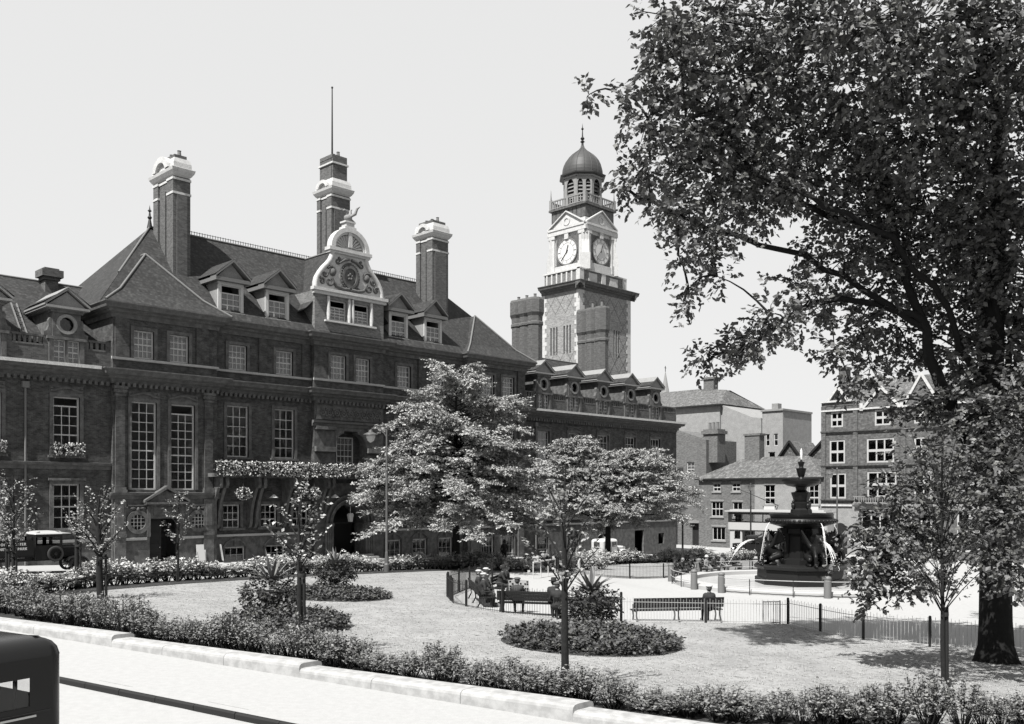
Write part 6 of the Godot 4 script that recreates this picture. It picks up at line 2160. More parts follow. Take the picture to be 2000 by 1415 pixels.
func plants() -> void:
	grass()
	great_tree()
	layered_tree("large full-crowned tree at the lawn edge, hiding half the hall", Vector3(41.06, gy(41.06, 10.45), 10.45), 14.6, 3.5, 6.0, 0.26, 41, [[0.0, 0.0, 1.0], [0.6, 0.4, 0.9], [-0.6, -0.4, 0.72], [0.0, 0.0, 0.6]], 230, 0.23)
	layered_tree("wide two-lobed tree before the far wing of the hall", Vector3(60.18, gy(60.18, 7.88), 7.88), 11.0, 3.9, 4.2, 0.24, 42, [[-2.2, -2.0, 1.0], [2.6, 2.2, 0.92], [0.0, 0.0, 0.9]], 205, 0.23)
	young_tree("slim leafy young tree beside the open lorry", Vector3(12.01, gy(12, 17.4), 17.45), 4.9, 1.9, 3.5, Vector2(1.0, 1.3), 0.07, 51, 18, 0.2)
	young_tree("second slim young tree behind the lorry's tail", Vector3(13.0, gy(13, 13.4), 13.46), 4.8, 1.9, 3.4, Vector2(0.9, 1.2), 0.06, 52, 14, 0.2)
	young_tree("bare-stemmed young tree in front of the lorry's radiator", Vector3(15.26, gy(15.2, 15), 15.07), 3.4, 2.2, 2.9, Vector2(0.5, 0.5), 0.09, 53, 7, 0.2)
	young_tree("young tree with thick dark stem on the lawn facing the tall windows", Vector3(14.38, gy(14.4, 19.8), 19.81), 4.5, 1.9, 3.15, Vector2(1.05, 1.25), 0.12, 54, 22, 0.2)
	young_tree("thin young tree beside the hall's pedimented side door", Vector3(20.29, gy(20.3, 13.8), 13.82), 4.5, 1.7, 3.2, Vector2(0.68, 1.2), 0.045, 55, 12, 0.2)
	young_tree("young tree with sparse forked crown in the street hedge before the balcony", Vector3(12.9, gy(12.9, 35.87), 35.87), 4.6, 2.5, 3.55, Vector2(0.72, 1.0), 0.07, 56, 12, 0.2)
	young_tree("young tree with stout black stem and fork in the street hedge before the benches", Vector3(14.75, gy(14.7, 43.1), 43.08), 5.1, 2.55, 3.75, Vector2(0.95, 1.25), 0.075, 57, 14, 0.16, false)
	young_tree("young leafy tree tied to a thick post near the great trunk", Vector3(22.44, gy(22.4, 48), 48.0), 6.2, 2.1, 4.3, Vector2(1.4, 1.75), 0.05, 58, 46, 0.07)
	hedges()
	planter("spiky-topped vase planting at the hedge end beside a slim stem", Vector3(16.3, gy(16.3, 28.9) + 0.05, 28.88), 0.95, 1.05, 61, 1.15, 0.0)
	planter("spiky-topped vase planting alone in mid lawn", Vector3(23.95, gy(23.95, 21.5) + 0.05, 21.48), 0.85, 1.0, 62, 0.95, 0.1)
	planter("spiky-topped vase planting in the bed before the benches", Vector3(23.4, gy(23.4, 36.6) + 0.05, 36.6), 0.95, 1.05, 63, 1.1, 0.0)
	bed("round leafy bed at the foot of the planting by the hedge", 15.9, 30.5, 1.9, 2.1, 420, 71, 0.4)
	bed("round leafy bed in mid lawn", 22.9, 22.9, 2.3, 2.6, 520, 72, 0.2)
	bed("round leafy flower bed before the benches", 21.2, 38.4, 2.6, 2.7, 760, 73, 0.32)
	for k in 8:
		flower_mass("balcony_flower_trough", "trough of trailing pale flowers along the hall balcony rail", "flower trough", "flower troughs along the balcony", Vector3(30.36 + k * 2.8, 7.18, 1.12), Vector3(1.4, 0.46, 0.16), 420, 80 + k, false)
	for a in [[30.87, 0], [36.25, 1], [40.9, 2], [46.8, 3]]:
		var t := flower_mass("hanging_basket", "round hanging basket of pale flowers under the hall balcony", "hanging basket", "hanging baskets under the balcony", Vector3(a[0], 5.55, 1.2), Vector3(0.5, 0.42, 0.5), 130, 90 + a[1], true)
		var g := Geo.new()
		for s in 3:
			var an := TAU * s / 3
			g.tube([Vector3(cos(an) * 0.4, 0.1, sin(an) * 0.4), Vector3(0, 0.95, 0), Vector3(0, 1.1, -0.25)], [0.012, 0.012, 0.012], 4)
		part(t, "chains", g, M.iron)
	for a in [[20.4, 0], [16.2, 1], [12.0, 2]]:
		flower_mass("window_box", "window box of flowers on a first-floor sill of the near wing", "window box", "window boxes of the near wing", Vector3(a[0], 8.1, 0.02), Vector3(0.85, 0.36, 0.14), 170, 97 + a[1], false)
const CROWN := [[23.59, 4.00, 45.76, 0.66], [24.14, 4.52, 46.32, 0.79], [24.51, 5.58, 46.70, 0.66], [24.05, 3.34, 46.23, 0.55], [23.59, 2.68, 45.76, 0.26], [24.97, 4.39, 47.17, 0.66], [25.43, 6.68, 46.21, 0.55], [23.40, 4.79, 45.57, 0.24], [23.60, 3.83, 45.06, 0.22], [24.97, 5.71, 47.17, 0.59], [24.45, 5.58, 45.93, 0.38], [23.49, 3.34, 45.66, 0.33], [24.18, 3.51, 47.07, 0.39], [19.06, 17.33, 42.58, 0.76], [20.81, 17.71, 42.94, 1.19], [21.74, 17.71, 43.88, 1.19], [21.72, 17.20, 45.28, 1.14], [21.62, 16.69, 46.61, 1.21], [22.47, 16.69, 47.47, 1.21], [23.31, 16.69, 48.33, 1.21], [23.99, 16.45, 49.02, 1.09], [18.84, 16.44, 42.35, 0.48], [19.32, 16.06, 42.85, 1.01], [21.09, 16.39, 43.22, 1.19], [23.03, 16.71, 43.76, 1.24], [23.12, 16.26, 45.29, 1.32], [23.13, 15.81, 46.72, 1.26], [24.11, 15.81, 47.72, 1.26], [24.99, 15.56, 48.62, 1.14], [18.31, 15.37, 41.81, 0.25], [17.73, 15.37, 41.23, 0.11], [18.75, 14.80, 42.26, 0.66], [20.26, 15.21, 42.37, 1.05], [22.16, 15.47, 42.88, 1.24], [24.15, 15.73, 43.48, 1.29], [25.25, 15.59, 44.60, 1.43], [24.33, 14.81, 46.51, 1.32], [25.34, 14.68, 47.54, 1.32], [26.17, 14.41, 48.39, 1.19], [18.79, 13.66, 42.31, 0.57], [20.53, 13.89, 42.65, 1.05], [22.35, 14.10, 43.08, 1.24], [24.35, 14.30, 43.68, 1.07], [26.43, 14.49, 44.37, 1.34], [26.55, 14.01, 45.92, 1.43], [26.49, 13.55, 47.29, 1.37], [27.31, 13.27, 48.12, 1.24], [19.28, 12.40, 42.80, 0.53], [20.81, 12.83, 42.94, 0.92], [22.55, 13.21, 43.27, 0.69], [24.65, 13.30, 43.99, 0.50], [26.53, 13.30, 44.48, 1.11], [27.57, 12.86, 45.53, 1.26], [27.55, 12.44, 46.94, 1.43], [27.31, 11.90, 48.12, 1.24], [19.28, 11.39, 42.80, 0.40], [20.67, 11.91, 42.79, 0.55], [19.46, 10.57, 42.98, 0.20], [20.81, 11.12, 42.94, 0.24], [24.45, 12.44, 43.78, 0.51], [25.05, 12.09, 44.39, 0.71], [26.74, 11.82, 44.69, 1.04], [28.70, 11.75, 45.26, 0.92], [28.61, 11.23, 46.59, 1.34], [28.41, 10.73, 47.81, 1.29], [23.17, 11.15, 43.91, 0.58], [21.78, 10.13, 43.92, 0.47], [22.15, 9.80, 44.30, 0.42], [21.55, 9.38, 43.69, 0.29], [21.18, 9.05, 43.31, 0.15], [19.37, 10.16, 42.89, 0.10], [24.75, 10.87, 44.09, 0.60], [26.33, 10.48, 44.26, 0.82], [28.11, 10.52, 44.65, 0.77], [24.85, 9.59, 44.19, 0.46], [26.53, 9.22, 44.48, 0.67], [28.38, 9.59, 44.93, 0.58], [28.30, 9.74, 46.27, 1.04], [28.15, 9.30, 47.55, 1.29], [25.95, 8.01, 45.31, 0.37], [26.75, 8.01, 46.13, 0.57], [25.15, 8.59, 44.50, 0.31], [27.25, 8.16, 46.63, 0.71], [26.88, 7.78, 47.68, 1.17], [27.36, 7.51, 48.17, 1.10], [25.34, 6.63, 47.54, 0.66], [25.99, 6.11, 48.20, 1.12], [25.17, 5.07, 48.80, 0.95], [24.77, 4.82, 48.39, 0.57], [23.87, 4.00, 48.89, 0.60], [24.12, 3.64, 49.15, 0.60]]
const CROWN_BACK := [[28.71, 14.07, 54.13, 1.50], [37.00, 13.16, 47.16, 1.44], [23.79, 17.24, 50.82, 1.67], [28.72, 19.27, 49.87, 1.51], [26.04, 13.61, 53.91, 1.38], [34.23, 17.90, 49.94, 1.24], [26.18, 16.84, 54.54, 1.22], [25.29, 18.23, 52.61, 1.45], [32.40, 18.07, 48.55, 1.68], [28.89, 11.07, 56.26, 1.46], [36.21, 15.70, 50.60, 1.33], [23.95, 11.21, 52.29, 1.50], [25.59, 12.01, 55.37, 1.21], [29.04, 17.28, 52.19, 1.29], [24.50, 11.47, 55.02, 1.42], [29.07, 8.84, 52.89, 1.30], [27.10, 17.32, 53.47, 1.60], [25.44, 8.95, 51.45, 1.60], [27.30, 11.63, 54.14, 1.41], [26.74, 11.56, 53.22, 1.23], [32.74, 18.51, 48.72, 1.66], [26.05, 15.54, 54.03, 1.41], [28.12, 17.99, 52.31, 1.59], [24.38, 9.79, 52.53, 1.61], [31.67, 17.13, 53.83, 1.60], [27.38, 13.86, 54.35, 1.44], [31.09, 8.89, 50.35, 1.69], [25.62, 11.24, 53.27, 1.52], [25.50, 8.88, 52.40, 1.56], [22.39, 14.81, 53.33, 1.39], [22.48, 13.48, 53.31, 1.41], [32.60, 17.39, 51.70, 1.64], [31.94, 8.48, 48.47, 1.64], [30.17, 7.64, 51.52, 1.26], [34.19, 16.83, 48.79, 1.56], [34.36, 16.60, 52.28, 1.23], [24.32, 14.32, 55.11, 1.32], [31.24, 10.44, 53.83, 1.58], [22.88, 11.89, 51.60, 1.38], [32.30, 15.88, 53.92, 1.54], [27.48, 9.81, 53.95, 1.36], [29.14, 15.89, 55.82, 1.35], [34.99, 13.27, 48.39, 1.29], [22.97, 11.33, 53.68, 1.27]]

# ---------------------------------------------------------------- smooth bodies from bones
func soft(bones: Array, cell: float, k: float) -> Geo:
	# bones [a, b, ra, rb, lum]; capsules joined by a smooth minimum, meshed as surface nets
	var lo := Vector3.ONE * 1e6; var hi := -lo
	for b in bones:
		var m: float = maxf(b[2], b[3]) + k + cell * 2
		for p in [b[0], b[1]]:
			lo = lo.min(p - Vector3.ONE * m); hi = hi.max(p + Vector3.ONE * m)
	var nx := int((hi.x - lo.x) / cell) + 2; var ny := int((hi.y - lo.y) / cell) + 2; var nz := int((hi.z - lo.z) / cell) + 2
	var N := nx * ny * nz
	var f := PackedFloat32Array(); f.resize(N); f.fill(9.0)
	var lu := PackedFloat32Array(); lu.resize(N)
	var bd := PackedFloat32Array(); bd.resize(N); bd.fill(9.0)
	for b in bones:
		var pa: Vector3 = b[0]; var ba: Vector3 = b[1] - b[0]
		var ra: float = b[2]; var rb: float = b[3]; var bb := maxf(ba.length_squared(), 1e-9)
		var m := maxf(ra, rb) + k + cell * 2
		var q0 := ((pa.min(b[1]) - Vector3.ONE * m - lo) / cell).floor(); var q1 := ((pa.max(b[1]) + Vector3.ONE * m - lo) / cell).ceil()
		for z in range(maxi(0, int(q0.z)), mini(nz, int(q1.z) + 1)):
			for y in range(maxi(0, int(q0.y)), mini(ny, int(q1.y) + 1)):
				var id := (z * ny + y) * nx + maxi(0, int(q0.x))
				for x in range(maxi(0, int(q0.x)), mini(nx, int(q1.x) + 1)):
					var p := lo + Vector3(x, y, z) * cell - pa
					var h := clampf(p.dot(ba) / bb, 0.0, 1.0)
					var d := (p - ba * h).length() - lerpf(ra, rb, h)
					if d < bd[id]:
						bd[id] = d; lu[id] = b[4]
					var o := f[id]
					var w := clampf(0.5 + 0.5 * (o - d) / k, 0.0, 1.0)
					f[id] = lerpf(o, d, w) - k * w * (1.0 - w)
					id += 1
	var vert := {}
	var P := PackedVector3Array(); var Nn := PackedVector3Array(); var L := PackedFloat32Array()
	var sx := 1; var sy := nx; var sz := nx * ny
	var offs := [0, sx, sy, sx + sy, sz, sx + sz, sy + sz, sx + sy + sz]
	var cor := [Vector3(0, 0, 0), Vector3(1, 0, 0), Vector3(0, 1, 0), Vector3(1, 1, 0), Vector3(0, 0, 1), Vector3(1, 0, 1), Vector3(0, 1, 1), Vector3(1, 1, 1)]
	var edges := [[0, 1], [2, 3], [4, 5], [6, 7], [0, 2], [1, 3], [4, 6], [5, 7], [0, 4], [1, 5], [2, 6], [3, 7]]
	for z in range(0, nz - 1):
		for y in range(0, ny - 1):
			var id := (z * ny + y) * nx
			for x in range(0, nx - 1):
				var a := f[id]
				if a < 2.0 * cell and a > -2.0 * cell:
					var s := 0; var mask := 0
					for c in 8:
						if f[id + offs[c]] < 0.0:
							s += 1; mask |= 1 << c
					if s > 0 and s < 8:
						var acc := Vector3.ZERO; var cnt := 0
						for e in edges:
							var i0: int = e[0]; var i1: int = e[1]
							if ((mask >> i0) & 1) != ((mask >> i1) & 1):
								var v0 := f[id + offs[i0]]; var v1 := f[id + offs[i1]]
								acc += cor[i0].lerp(cor[i1], v0 / (v0 - v1)); cnt += 1
						vert[id] = P.size()
						P.append(lo + (Vector3(x, y, z) + acc / cnt) * cell)
						var gr := Vector3(f[id + 1] - f[id], f[id + sy] - f[id], f[id + sz] - f[id]) + Vector3(f[id + 7 - 7 + offs[7]] - f[id + offs[6]], f[id + offs[7]] - f[id + offs[5]], f[id + offs[7]] - f[id + offs[3]])
						Nn.append(gr.normalized())
						L.append(lu[id])
				id += 1
	var g := Geo.new()
	g.colored = true
	for z in range(1, nz - 1):
		for y in range(1, ny - 1):
			for x in range(1, nx - 1):
				var id := (z * ny + y) * nx + x
				if not vert.has(id) and not vert.has(id - sx - sy) and not vert.has(id - sz) :
					continue
				var a := f[id] < 0.0
				for ax in 3:
					var st: int = [sx, sy, sz][ax]
					if (f[id + st] < 0.0) != a:
						var u: int = [sy, sz, sx][ax]; var w: int = [sz, sx, sy][ax]
						if vert.has(id) and vert.has(id - u) and vert.has(id - w) and vert.has(id - u - w):
							var q := [vert[id], vert[id - u], vert[id - u - w], vert[id - w]]
							g.col = lumc(L[q[0]])
							g.tris(P[q[0]], P[q[1]], P[q[2]], Nn[q[0]], Nn[q[1]], Nn[q[2]])
							g.tris(P[q[0]], P[q[2]], P[q[3]], Nn[q[0]], Nn[q[2]], Nn[q[3]])
	return g

# ---------------------------------------------------------------- fountain
func strands(g: Geo, path: Callable, n: int, spread: float, seed_: int) -> void:
	# a jet of water: thin strands that part as they fall, and drops round them
	var r := RandomNumberGenerator.new(); r.seed = seed_
	for k in n:
		var o := rv(r) * spread
		var u0 := r.randf_range(0.0, 0.45); var u1 := minf(1.0, u0 + r.randf_range(0.3, 0.7))
		var pts := []; var rad := []
		for i in 7:
			var u := lerpf(u0, u1, i / 6.0)
			pts.append(path.call(u) + o * u + rv(r) * 0.006); rad.append(0.014 * (1.0 - 0.4 * i / 6.0))
		g.tube(pts, rad, 5, false)
	for k in n * 5:
		var u := sqrt(r.randf())
		g.ball(path.call(u) + rv(r) * spread * u * 1.3, Vector3.ONE * r.randf_range(0.008, 0.02), 5, 3)

func fountain() -> void:
	var at := Vector3(FX, 0.05, FZ)
	var t := thing("fountain", "tall dark two-bowl bronze fountain with winged lions in a round basin", "fountain", at)
	CUR = Transform3D.IDENTITY
	var g := G()
	g.lathe([Vector2(7.55, -0.3), Vector2(7.55, 0.22), Vector2(7.5, 0.28), Vector2(6.5, 0.3), Vector2(6.45, 0.28), Vector2(6.45, -0.1)], 72)
	part(t, "basin_kerb", g, M.granite_pale)
	g = G()
	g.lathe([Vector2(6.5, 0.06), Vector2(0.5, 0.06)], 48)
	part(t, "basin_water", g, M.water)
	g = G()
	g.at(Transform3D(Basis(Vector3.UP, PI / 8), Vector3.ZERO))
	g.lathe([Vector2(2.75, -0.2), Vector2(2.75, 0.42), Vector2(2.62, 0.46), Vector2(2.6, 0.9), Vector2(2.78, 0.98), Vector2(2.82, 1.14), Vector2(2.7, 1.2), Vector2(0.5, 1.22)], 8, true)
	part(t, "plinth", g, M.granite_black)
	g = G()
	g.at(Transform3D(Basis(Vector3.UP, PI / 8), Vector3.ZERO))
	g.lathe([Vector2(1.2, 1.2), Vector2(1.15, 1.5), Vector2(0.9, 1.62), Vector2(0.82, 2.9), Vector2(1.0, 3.1), Vector2(0.95, 3.5)], 8, true)
	g.at(CUR)
	for k in 4:
		var an := PI / 4 + PI / 2 * k
		g.at(Transform3D(Basis(Vector3.UP, an), Vector3.ZERO))
		g.extrude(PackedVector2Array([Vector2(0.6, 1.2), Vector2(1.1, 1.25), Vector2(0.95, 2.0), Vector2(1.0, 2.8), Vector2(1.35, 3.4), Vector2(0.6, 3.5)]), -0.16, 0.16)
	part(t, "column", g, M.bronze)
	g = G()
	g.lathe([Vector2(0.8, 3.35), Vector2(1.3, 3.5), Vector2(1.85, 3.66), Vector2(2.02, 3.74), Vector2(2.08, 3.86), Vector2(2.0, 3.98), Vector2(1.8, 4.02), Vector2(1.86, 4.18), Vector2(1.9, 4.27), Vector2(1.78, 4.27), Vector2(1.6, 4.1), Vector2(0.4, 4.05)], 48)
	for k in 44:
		var an := TAU * k / 44
		g.ball(Vector3(cos(an) * 2.04, 3.86, sin(an) * 2.04), Vector3(0.1, 0.1, 0.1), 6, 4)
	part(t, "main_bowl", g, M.bronze)
	g = G()
	g.lathe([Vector2(1.75, 4.2), Vector2(0.4, 4.2)], 32)
	part(t, "bowl_water", g, M.water)
	g = G()
	g.at(Transform3D(Basis(Vector3.UP, PI / 8), Vector3.ZERO))
	g.lathe([Vector2(0.66, 4.05), Vector2(0.62, 4.5), Vector2(0.54, 4.6), Vector2(0.6, 4.92), Vector2(0.42, 5.0), Vector2(0.46, 5.1), Vector2(0.58, 5.48), Vector2(0.6, 5.56), Vector2(0.4, 5.6), Vector2(0.3, 5.7), Vector2(0.36, 5.95), Vector2(0.5, 6.1)], 8, true)
	for k in 4:
		var an := TAU * k / 4 + 0.4
		g.at(Transform3D(Basis(), Vector3(cos(an) * 0.6, 4.75, sin(an) * 0.6)))
		g.ball(Vector3.ZERO, Vector3(0.13, 0.2, 0.13), 8, 6)
		g.ball(Vector3(0, 0.24, 0), Vector3(0.09, 0.1, 0.09), 8, 6)
	part(t, "upper_stem", g, M.bronze)
	g = G()
	g.lathe([Vector2(0.4, 5.88), Vector2(0.8, 5.96), Vector2(1.02, 6.08), Vector2(1.14, 6.24), Vector2(1.14, 6.36), Vector2(0.98, 6.34), Vector2(0.3, 6.26)], 32)
	part(t, "upper_bowl", g, M.bronze)
	g = G()
	g.lathe([Vector2(0.26, 6.25), Vector2(0.16, 6.5), Vector2(0.2, 6.58), Vector2(0.3, 6.98), Vector2(0.32, 7.02), Vector2(0.14, 7.06), Vector2(0.12, 7.12), Vector2(0.2, 7.36), Vector2(0.2, 7.42), Vector2(0.08, 7.44), Vector2(0.05, 7.56), Vector2(0.0, 7.56)], 16)
	part(t, "finial_cups", g, M.bronze)
	# winged lions, one on each corner of the plinth
	var L := 0.014
	var bones := [
		[Vector3(0, 0.55, -0.35), Vector3(0, 0.95, 0.25), 0.3, 0.33, L], [Vector3(0, 0.95, 0.25), Vector3(0, 1.3, 0.42), 0.3, 0.24, L], [Vector3(0, 1.45, 0.48), Vector3(0, 1.42, 0.62), 0.22, 0.17, L],
		[Vector3(0, 1.36, 0.66), Vector3(0, 1.34, 0.8), 0.12, 0.09, L], [Vector3(-0.12, 1.62, 0.44), Vector3(-0.14, 1.7, 0.42), 0.06, 0.03, L], [Vector3(0.12, 1.62, 0.44), Vector3(0.14, 1.7, 0.42), 0.06, 0.03, L],
		[Vector3(-0.2, 0.95, 0.35), Vector3(-0.22, 0.5, 0.55), 0.14, 0.1, L], [Vector3(-0.22, 0.5, 0.55), Vector3(-0.22, 0.08, 0.52), 0.1, 0.08, L], [Vector3(-0.22, 0.06, 0.52), Vector3(-0.22, 0.05, 0.68), 0.09, 0.08, L],
		[Vector3(0.2, 0.95, 0.35), Vector3(0.22, 0.5, 0.55), 0.14, 0.1, L], [Vector3(0.22, 0.5, 0.55), Vector3(0.22, 0.08, 0.52), 0.1, 0.08, L], [Vector3(0.22, 0.06, 0.52), Vector3(0.22, 0.05, 0.68), 0.09, 0.08, L],
		[Vector3(-0.28, 0.5, -0.35), Vector3(-0.34, 0.36, 0.08), 0.2, 0.14, L], [Vector3(-0.34, 0.34, 0.08), Vector3(-0.34, 0.08, -0.14), 0.1, 0.08, L], [Vector3(-0.34, 0.06, -0.14), Vector3(-0.34, 0.06, 0.14), 0.09, 0.08, L],
		[Vector3(0.28, 0.5, -0.35), Vector3(0.34, 0.36, 0.08), 0.2, 0.14, L], [Vector3(0.34, 0.34, 0.08), Vector3(0.34, 0.08, -0.14), 0.1, 0.08, L], [Vector3(0.34, 0.06, -0.14), Vector3(0.34, 0.06, 0.14), 0.09, 0.08, L]]
	for s in [-1.0, 1.0]:
		for q in 6:
			var an := 0.35 + q * 0.2
			bones.append([Vector3(s * 0.28, 1.05, 0.05), Vector3(s * (0.42 + 0.05 * q), 1.05 + sin(an) * 0.85, 0.0 - cos(an) * 0.75), 0.09, 0.05, L])
	var lm := soft(bones, 0.055, 0.06).mesh()
	for k in 4:
		var an := -0.78 + PI / 2 * k + 0.1
		var o := part_mesh(t, "winged_lion", lm, M.bronze, Vector3(sin(an) * 1.95, 1.2, cos(an) * 1.95))
		o.rotation.y = an
		o.scale = Vector3.ONE * 1.12
		# jet from the lion's mouth
		g = G()
		strands(g, func(u): return Vector3(0, 1.34 - 1.25 * u * u + 0.1 * u, 0.9 + 1.5 * u), 18, 0.16, 500 + k)
		part(o, "water_jet", g, M.water_jet)
	# spouts from the bowl
	for k in 4:
		var an := TAU * k / 4 + 0.55
		g = G()
		var d := Vector3(cos(an), 0, sin(an))
		strands(g, func(u): return d * (2.1 + 0.62 * u) + Vector3(0, 3.75 - 2.5 * u * u, 0), 12, 0.1, 600 + k)
		part(t, "bowl_spout", g, M.water_jet)
	g = G()
	g.lathe([Vector2(0.02, 7.5), Vector2(0.08, 7.85), Vector2(0.07, 8.1), Vector2(0.01, 8.25)], 10)
	part(t, "top_jet", g, M.water_jet)
	# granite bollards and rails round the basin
	var toc := Vector3(-0.713, 0, 0.701); var rgt := Vector3(0.701, 0, 0.713)
	var angs := [-140.0, -103.0, -66.0, -50.0, -7.5, 35.0, 70.0, 105.0, 140.0, 175.0]
	var b0: Node3D = null
	var spots := []
	for a in angs:
		var ph := deg_to_rad(a)
		spots.append(at + (toc * cos(ph) + rgt * sin(ph)) * 7.8)
	for p in spots:
		if b0 == null:
			b0 = thing("granite_bollard", "round-topped granite bollard by the fountain basin", "bollard", p, 0.0, "bollards round the fountain")
			g = G()
			g.lathe([Vector2(0.2, -0.1), Vector2(0.19, 0.9), Vector2(0.17, 0.92), Vector2(0.17, 0.98), Vector2(0.19, 1.0), Vector2(0.19, 1.06), Vector2(0.15, 1.13), Vector2(0.0, 1.17)], 16)
			part(b0, "shaft", g, M.granite)
		else:
			copy(b0, "granite_bollard", p)
	for k in range(0, angs.size()):
		if k == 2:
			continue
		var a0: float = angs[k]; var a1: float = angs[(k + 1) % angs.size()]
		if a1 < a0:
			a1 += 360.0
		var mid := at + (toc * cos(deg_to_rad((a0 + a1) / 2)) + rgt * sin(deg_to_rad((a0 + a1) / 2))) * 7.8
		var rt := thing("basin_rail", "pale double guard rail between fountain bollards", "railing", mid, 0.0, "guard rails round the fountain")
		for y in [0.45, 0.85]:
			var pts := []; var rad := []
			for i in 11:
				var ph := deg_to_rad(lerpf(a0, a1, i / 10.0))
				pts.append(at + (toc * cos(ph) + rgt * sin(ph)) * 7.8 + Vector3(0, y, 0) - mid); rad.append(0.022)
			g = G(); g.tube(pts, rad, 6)
			part(rt, "rail", g, M.rail_grey)
		for i in [3, 7]:
			var ph := deg_to_rad(lerpf(a0, a1, i / 10.0))
			var p := at + (toc * cos(ph) + rgt * sin(ph)) * 7.8 - mid
			g = G(); g.tube([p + Vector3(0, -0.1, 0), p + Vector3(0, 0.88, 0)], [0.025, 0.025], 6)
			part(rt, "upright", g, M.iron)

# ---------------------------------------------------------------- railings, benches, lamps
func wire_fence(label: String, pl: Array, h: float, post_gap: float, m: Material, pm: Material) -> void:
	var c := poly_at(pl, poly_len(pl) / 2)
	var t := thing("wire_fence", label, "fence", Vector3(c.x, gy(c.x, c.z), c.z))
	off(t.position)
	var L := poly_len(pl)
	var g := G()
	var n := int(L / 0.11)
	for i in n + 1:
		var p := poly_at(pl, L * i / n)
		var y := gy(p.x, p.z)
		g.box(p.x - 0.005, p.x + 0.005, y, y + h + (0.08 if i % 2 == 0 else 0.03), p.z - 0.005, p.z + 0.005)
	tagged(part(t, "pales", g, m), "", "", "", "stuff")
	var k := maxi(1, int(L / 0.6))
	for y in [0.12, h - 0.08]:
		g = G()
		for i in k:
			var p := poly_at(pl, L * i / k); var q := poly_at(pl, L * (i + 1) / k)
			g.bar(Vector3(p.x, gy(p.x, p.z) + y, p.z), Vector3(q.x, gy(q.x, q.z) + y, q.z), 0.014, 0.02)
		part(t, "rail", g, m)
	var np := maxi(1, int(round(L / post_gap)))
	var po := Geo.new()
	po.box(-0.035, 0.035, -0.1, h + 0.1, -0.035, 0.035)
	po.box(-0.025, 0.025, h + 0.1, h + 0.12, -0.025, 0.025)
	var mesh := po.mesh()
	for i in np + 1:
		var p := poly_at(pl, L * i / np)
		part_mesh(t, "post", mesh, pm, CUR * Vector3(p.x, gy(p.x, p.z), p.z))
	CUR = Transform3D.IDENTITY

func bench(label: String, x: float, z: float, turn: float, l: float, group := "") -> Node3D:
	# faces local +z
	var t := thing("park_bench", label, "bench", Vector3(x, gy(x, z), z), turn, group)
	CUR = Transform3D.IDENTITY
	for k in 4:
		var g := G()
		g.box(-l / 2, l / 2, 0.42, 0.455, -0.2 + k * 0.13, -0.09 + k * 0.13)
		part(t, "seat_slat", g, M.dark_wood)
	for k in 3:
		var g := G()
		g.at(Transform3D(Basis(Vector3.RIGHT, -0.2), Vector3(0, 0.54 + k * 0.125, -0.25 - k * 0.025)))
		g.box(-l / 2, l / 2, 0, 0.115, -0.018, 0.018)
		part(t, "back_slat", g, M.dark_wood)
	var n := 3 if l > 2.6 else 2
	for i in n:
		var x0 := lerpf(-l / 2 + 0.12, l / 2 - 0.12, float(i) / (n - 1))
		var g := G()
		g.tube([Vector3(x0, 0, 0.28), Vector3(x0, 0.22, 0.22), Vector3(x0, 0.41, 0.3)], [0.035, 0.03, 0.035], 6)
		g.tube([Vector3(x0, 0, -0.34), Vector3(x0, 0.25, -0.2), Vector3(x0, 0.42, -0.22), Vector3(x0, 0.9, -0.35)], [0.035, 0.03, 0.03, 0.025], 6)
		g.bar(Vector3(x0, 0.4, -0.22), Vector3(x0, 0.4, 0.3), 0.04, 0.04)
		part(t, "cast_leg", g, M.iron)
		if i == 0 or i == n - 1:
			g = G()
			g.tube([Vector3(x0, 0.43, 0.26), Vector3(x0, 0.62, 0.28), Vector3(x0, 0.66, 0.1), Vector3(x0, 0.66, -0.28)], [0.025, 0.025, 0.025, 0.025], 6)
			part(t, "arm", g, M.iron)
	return t

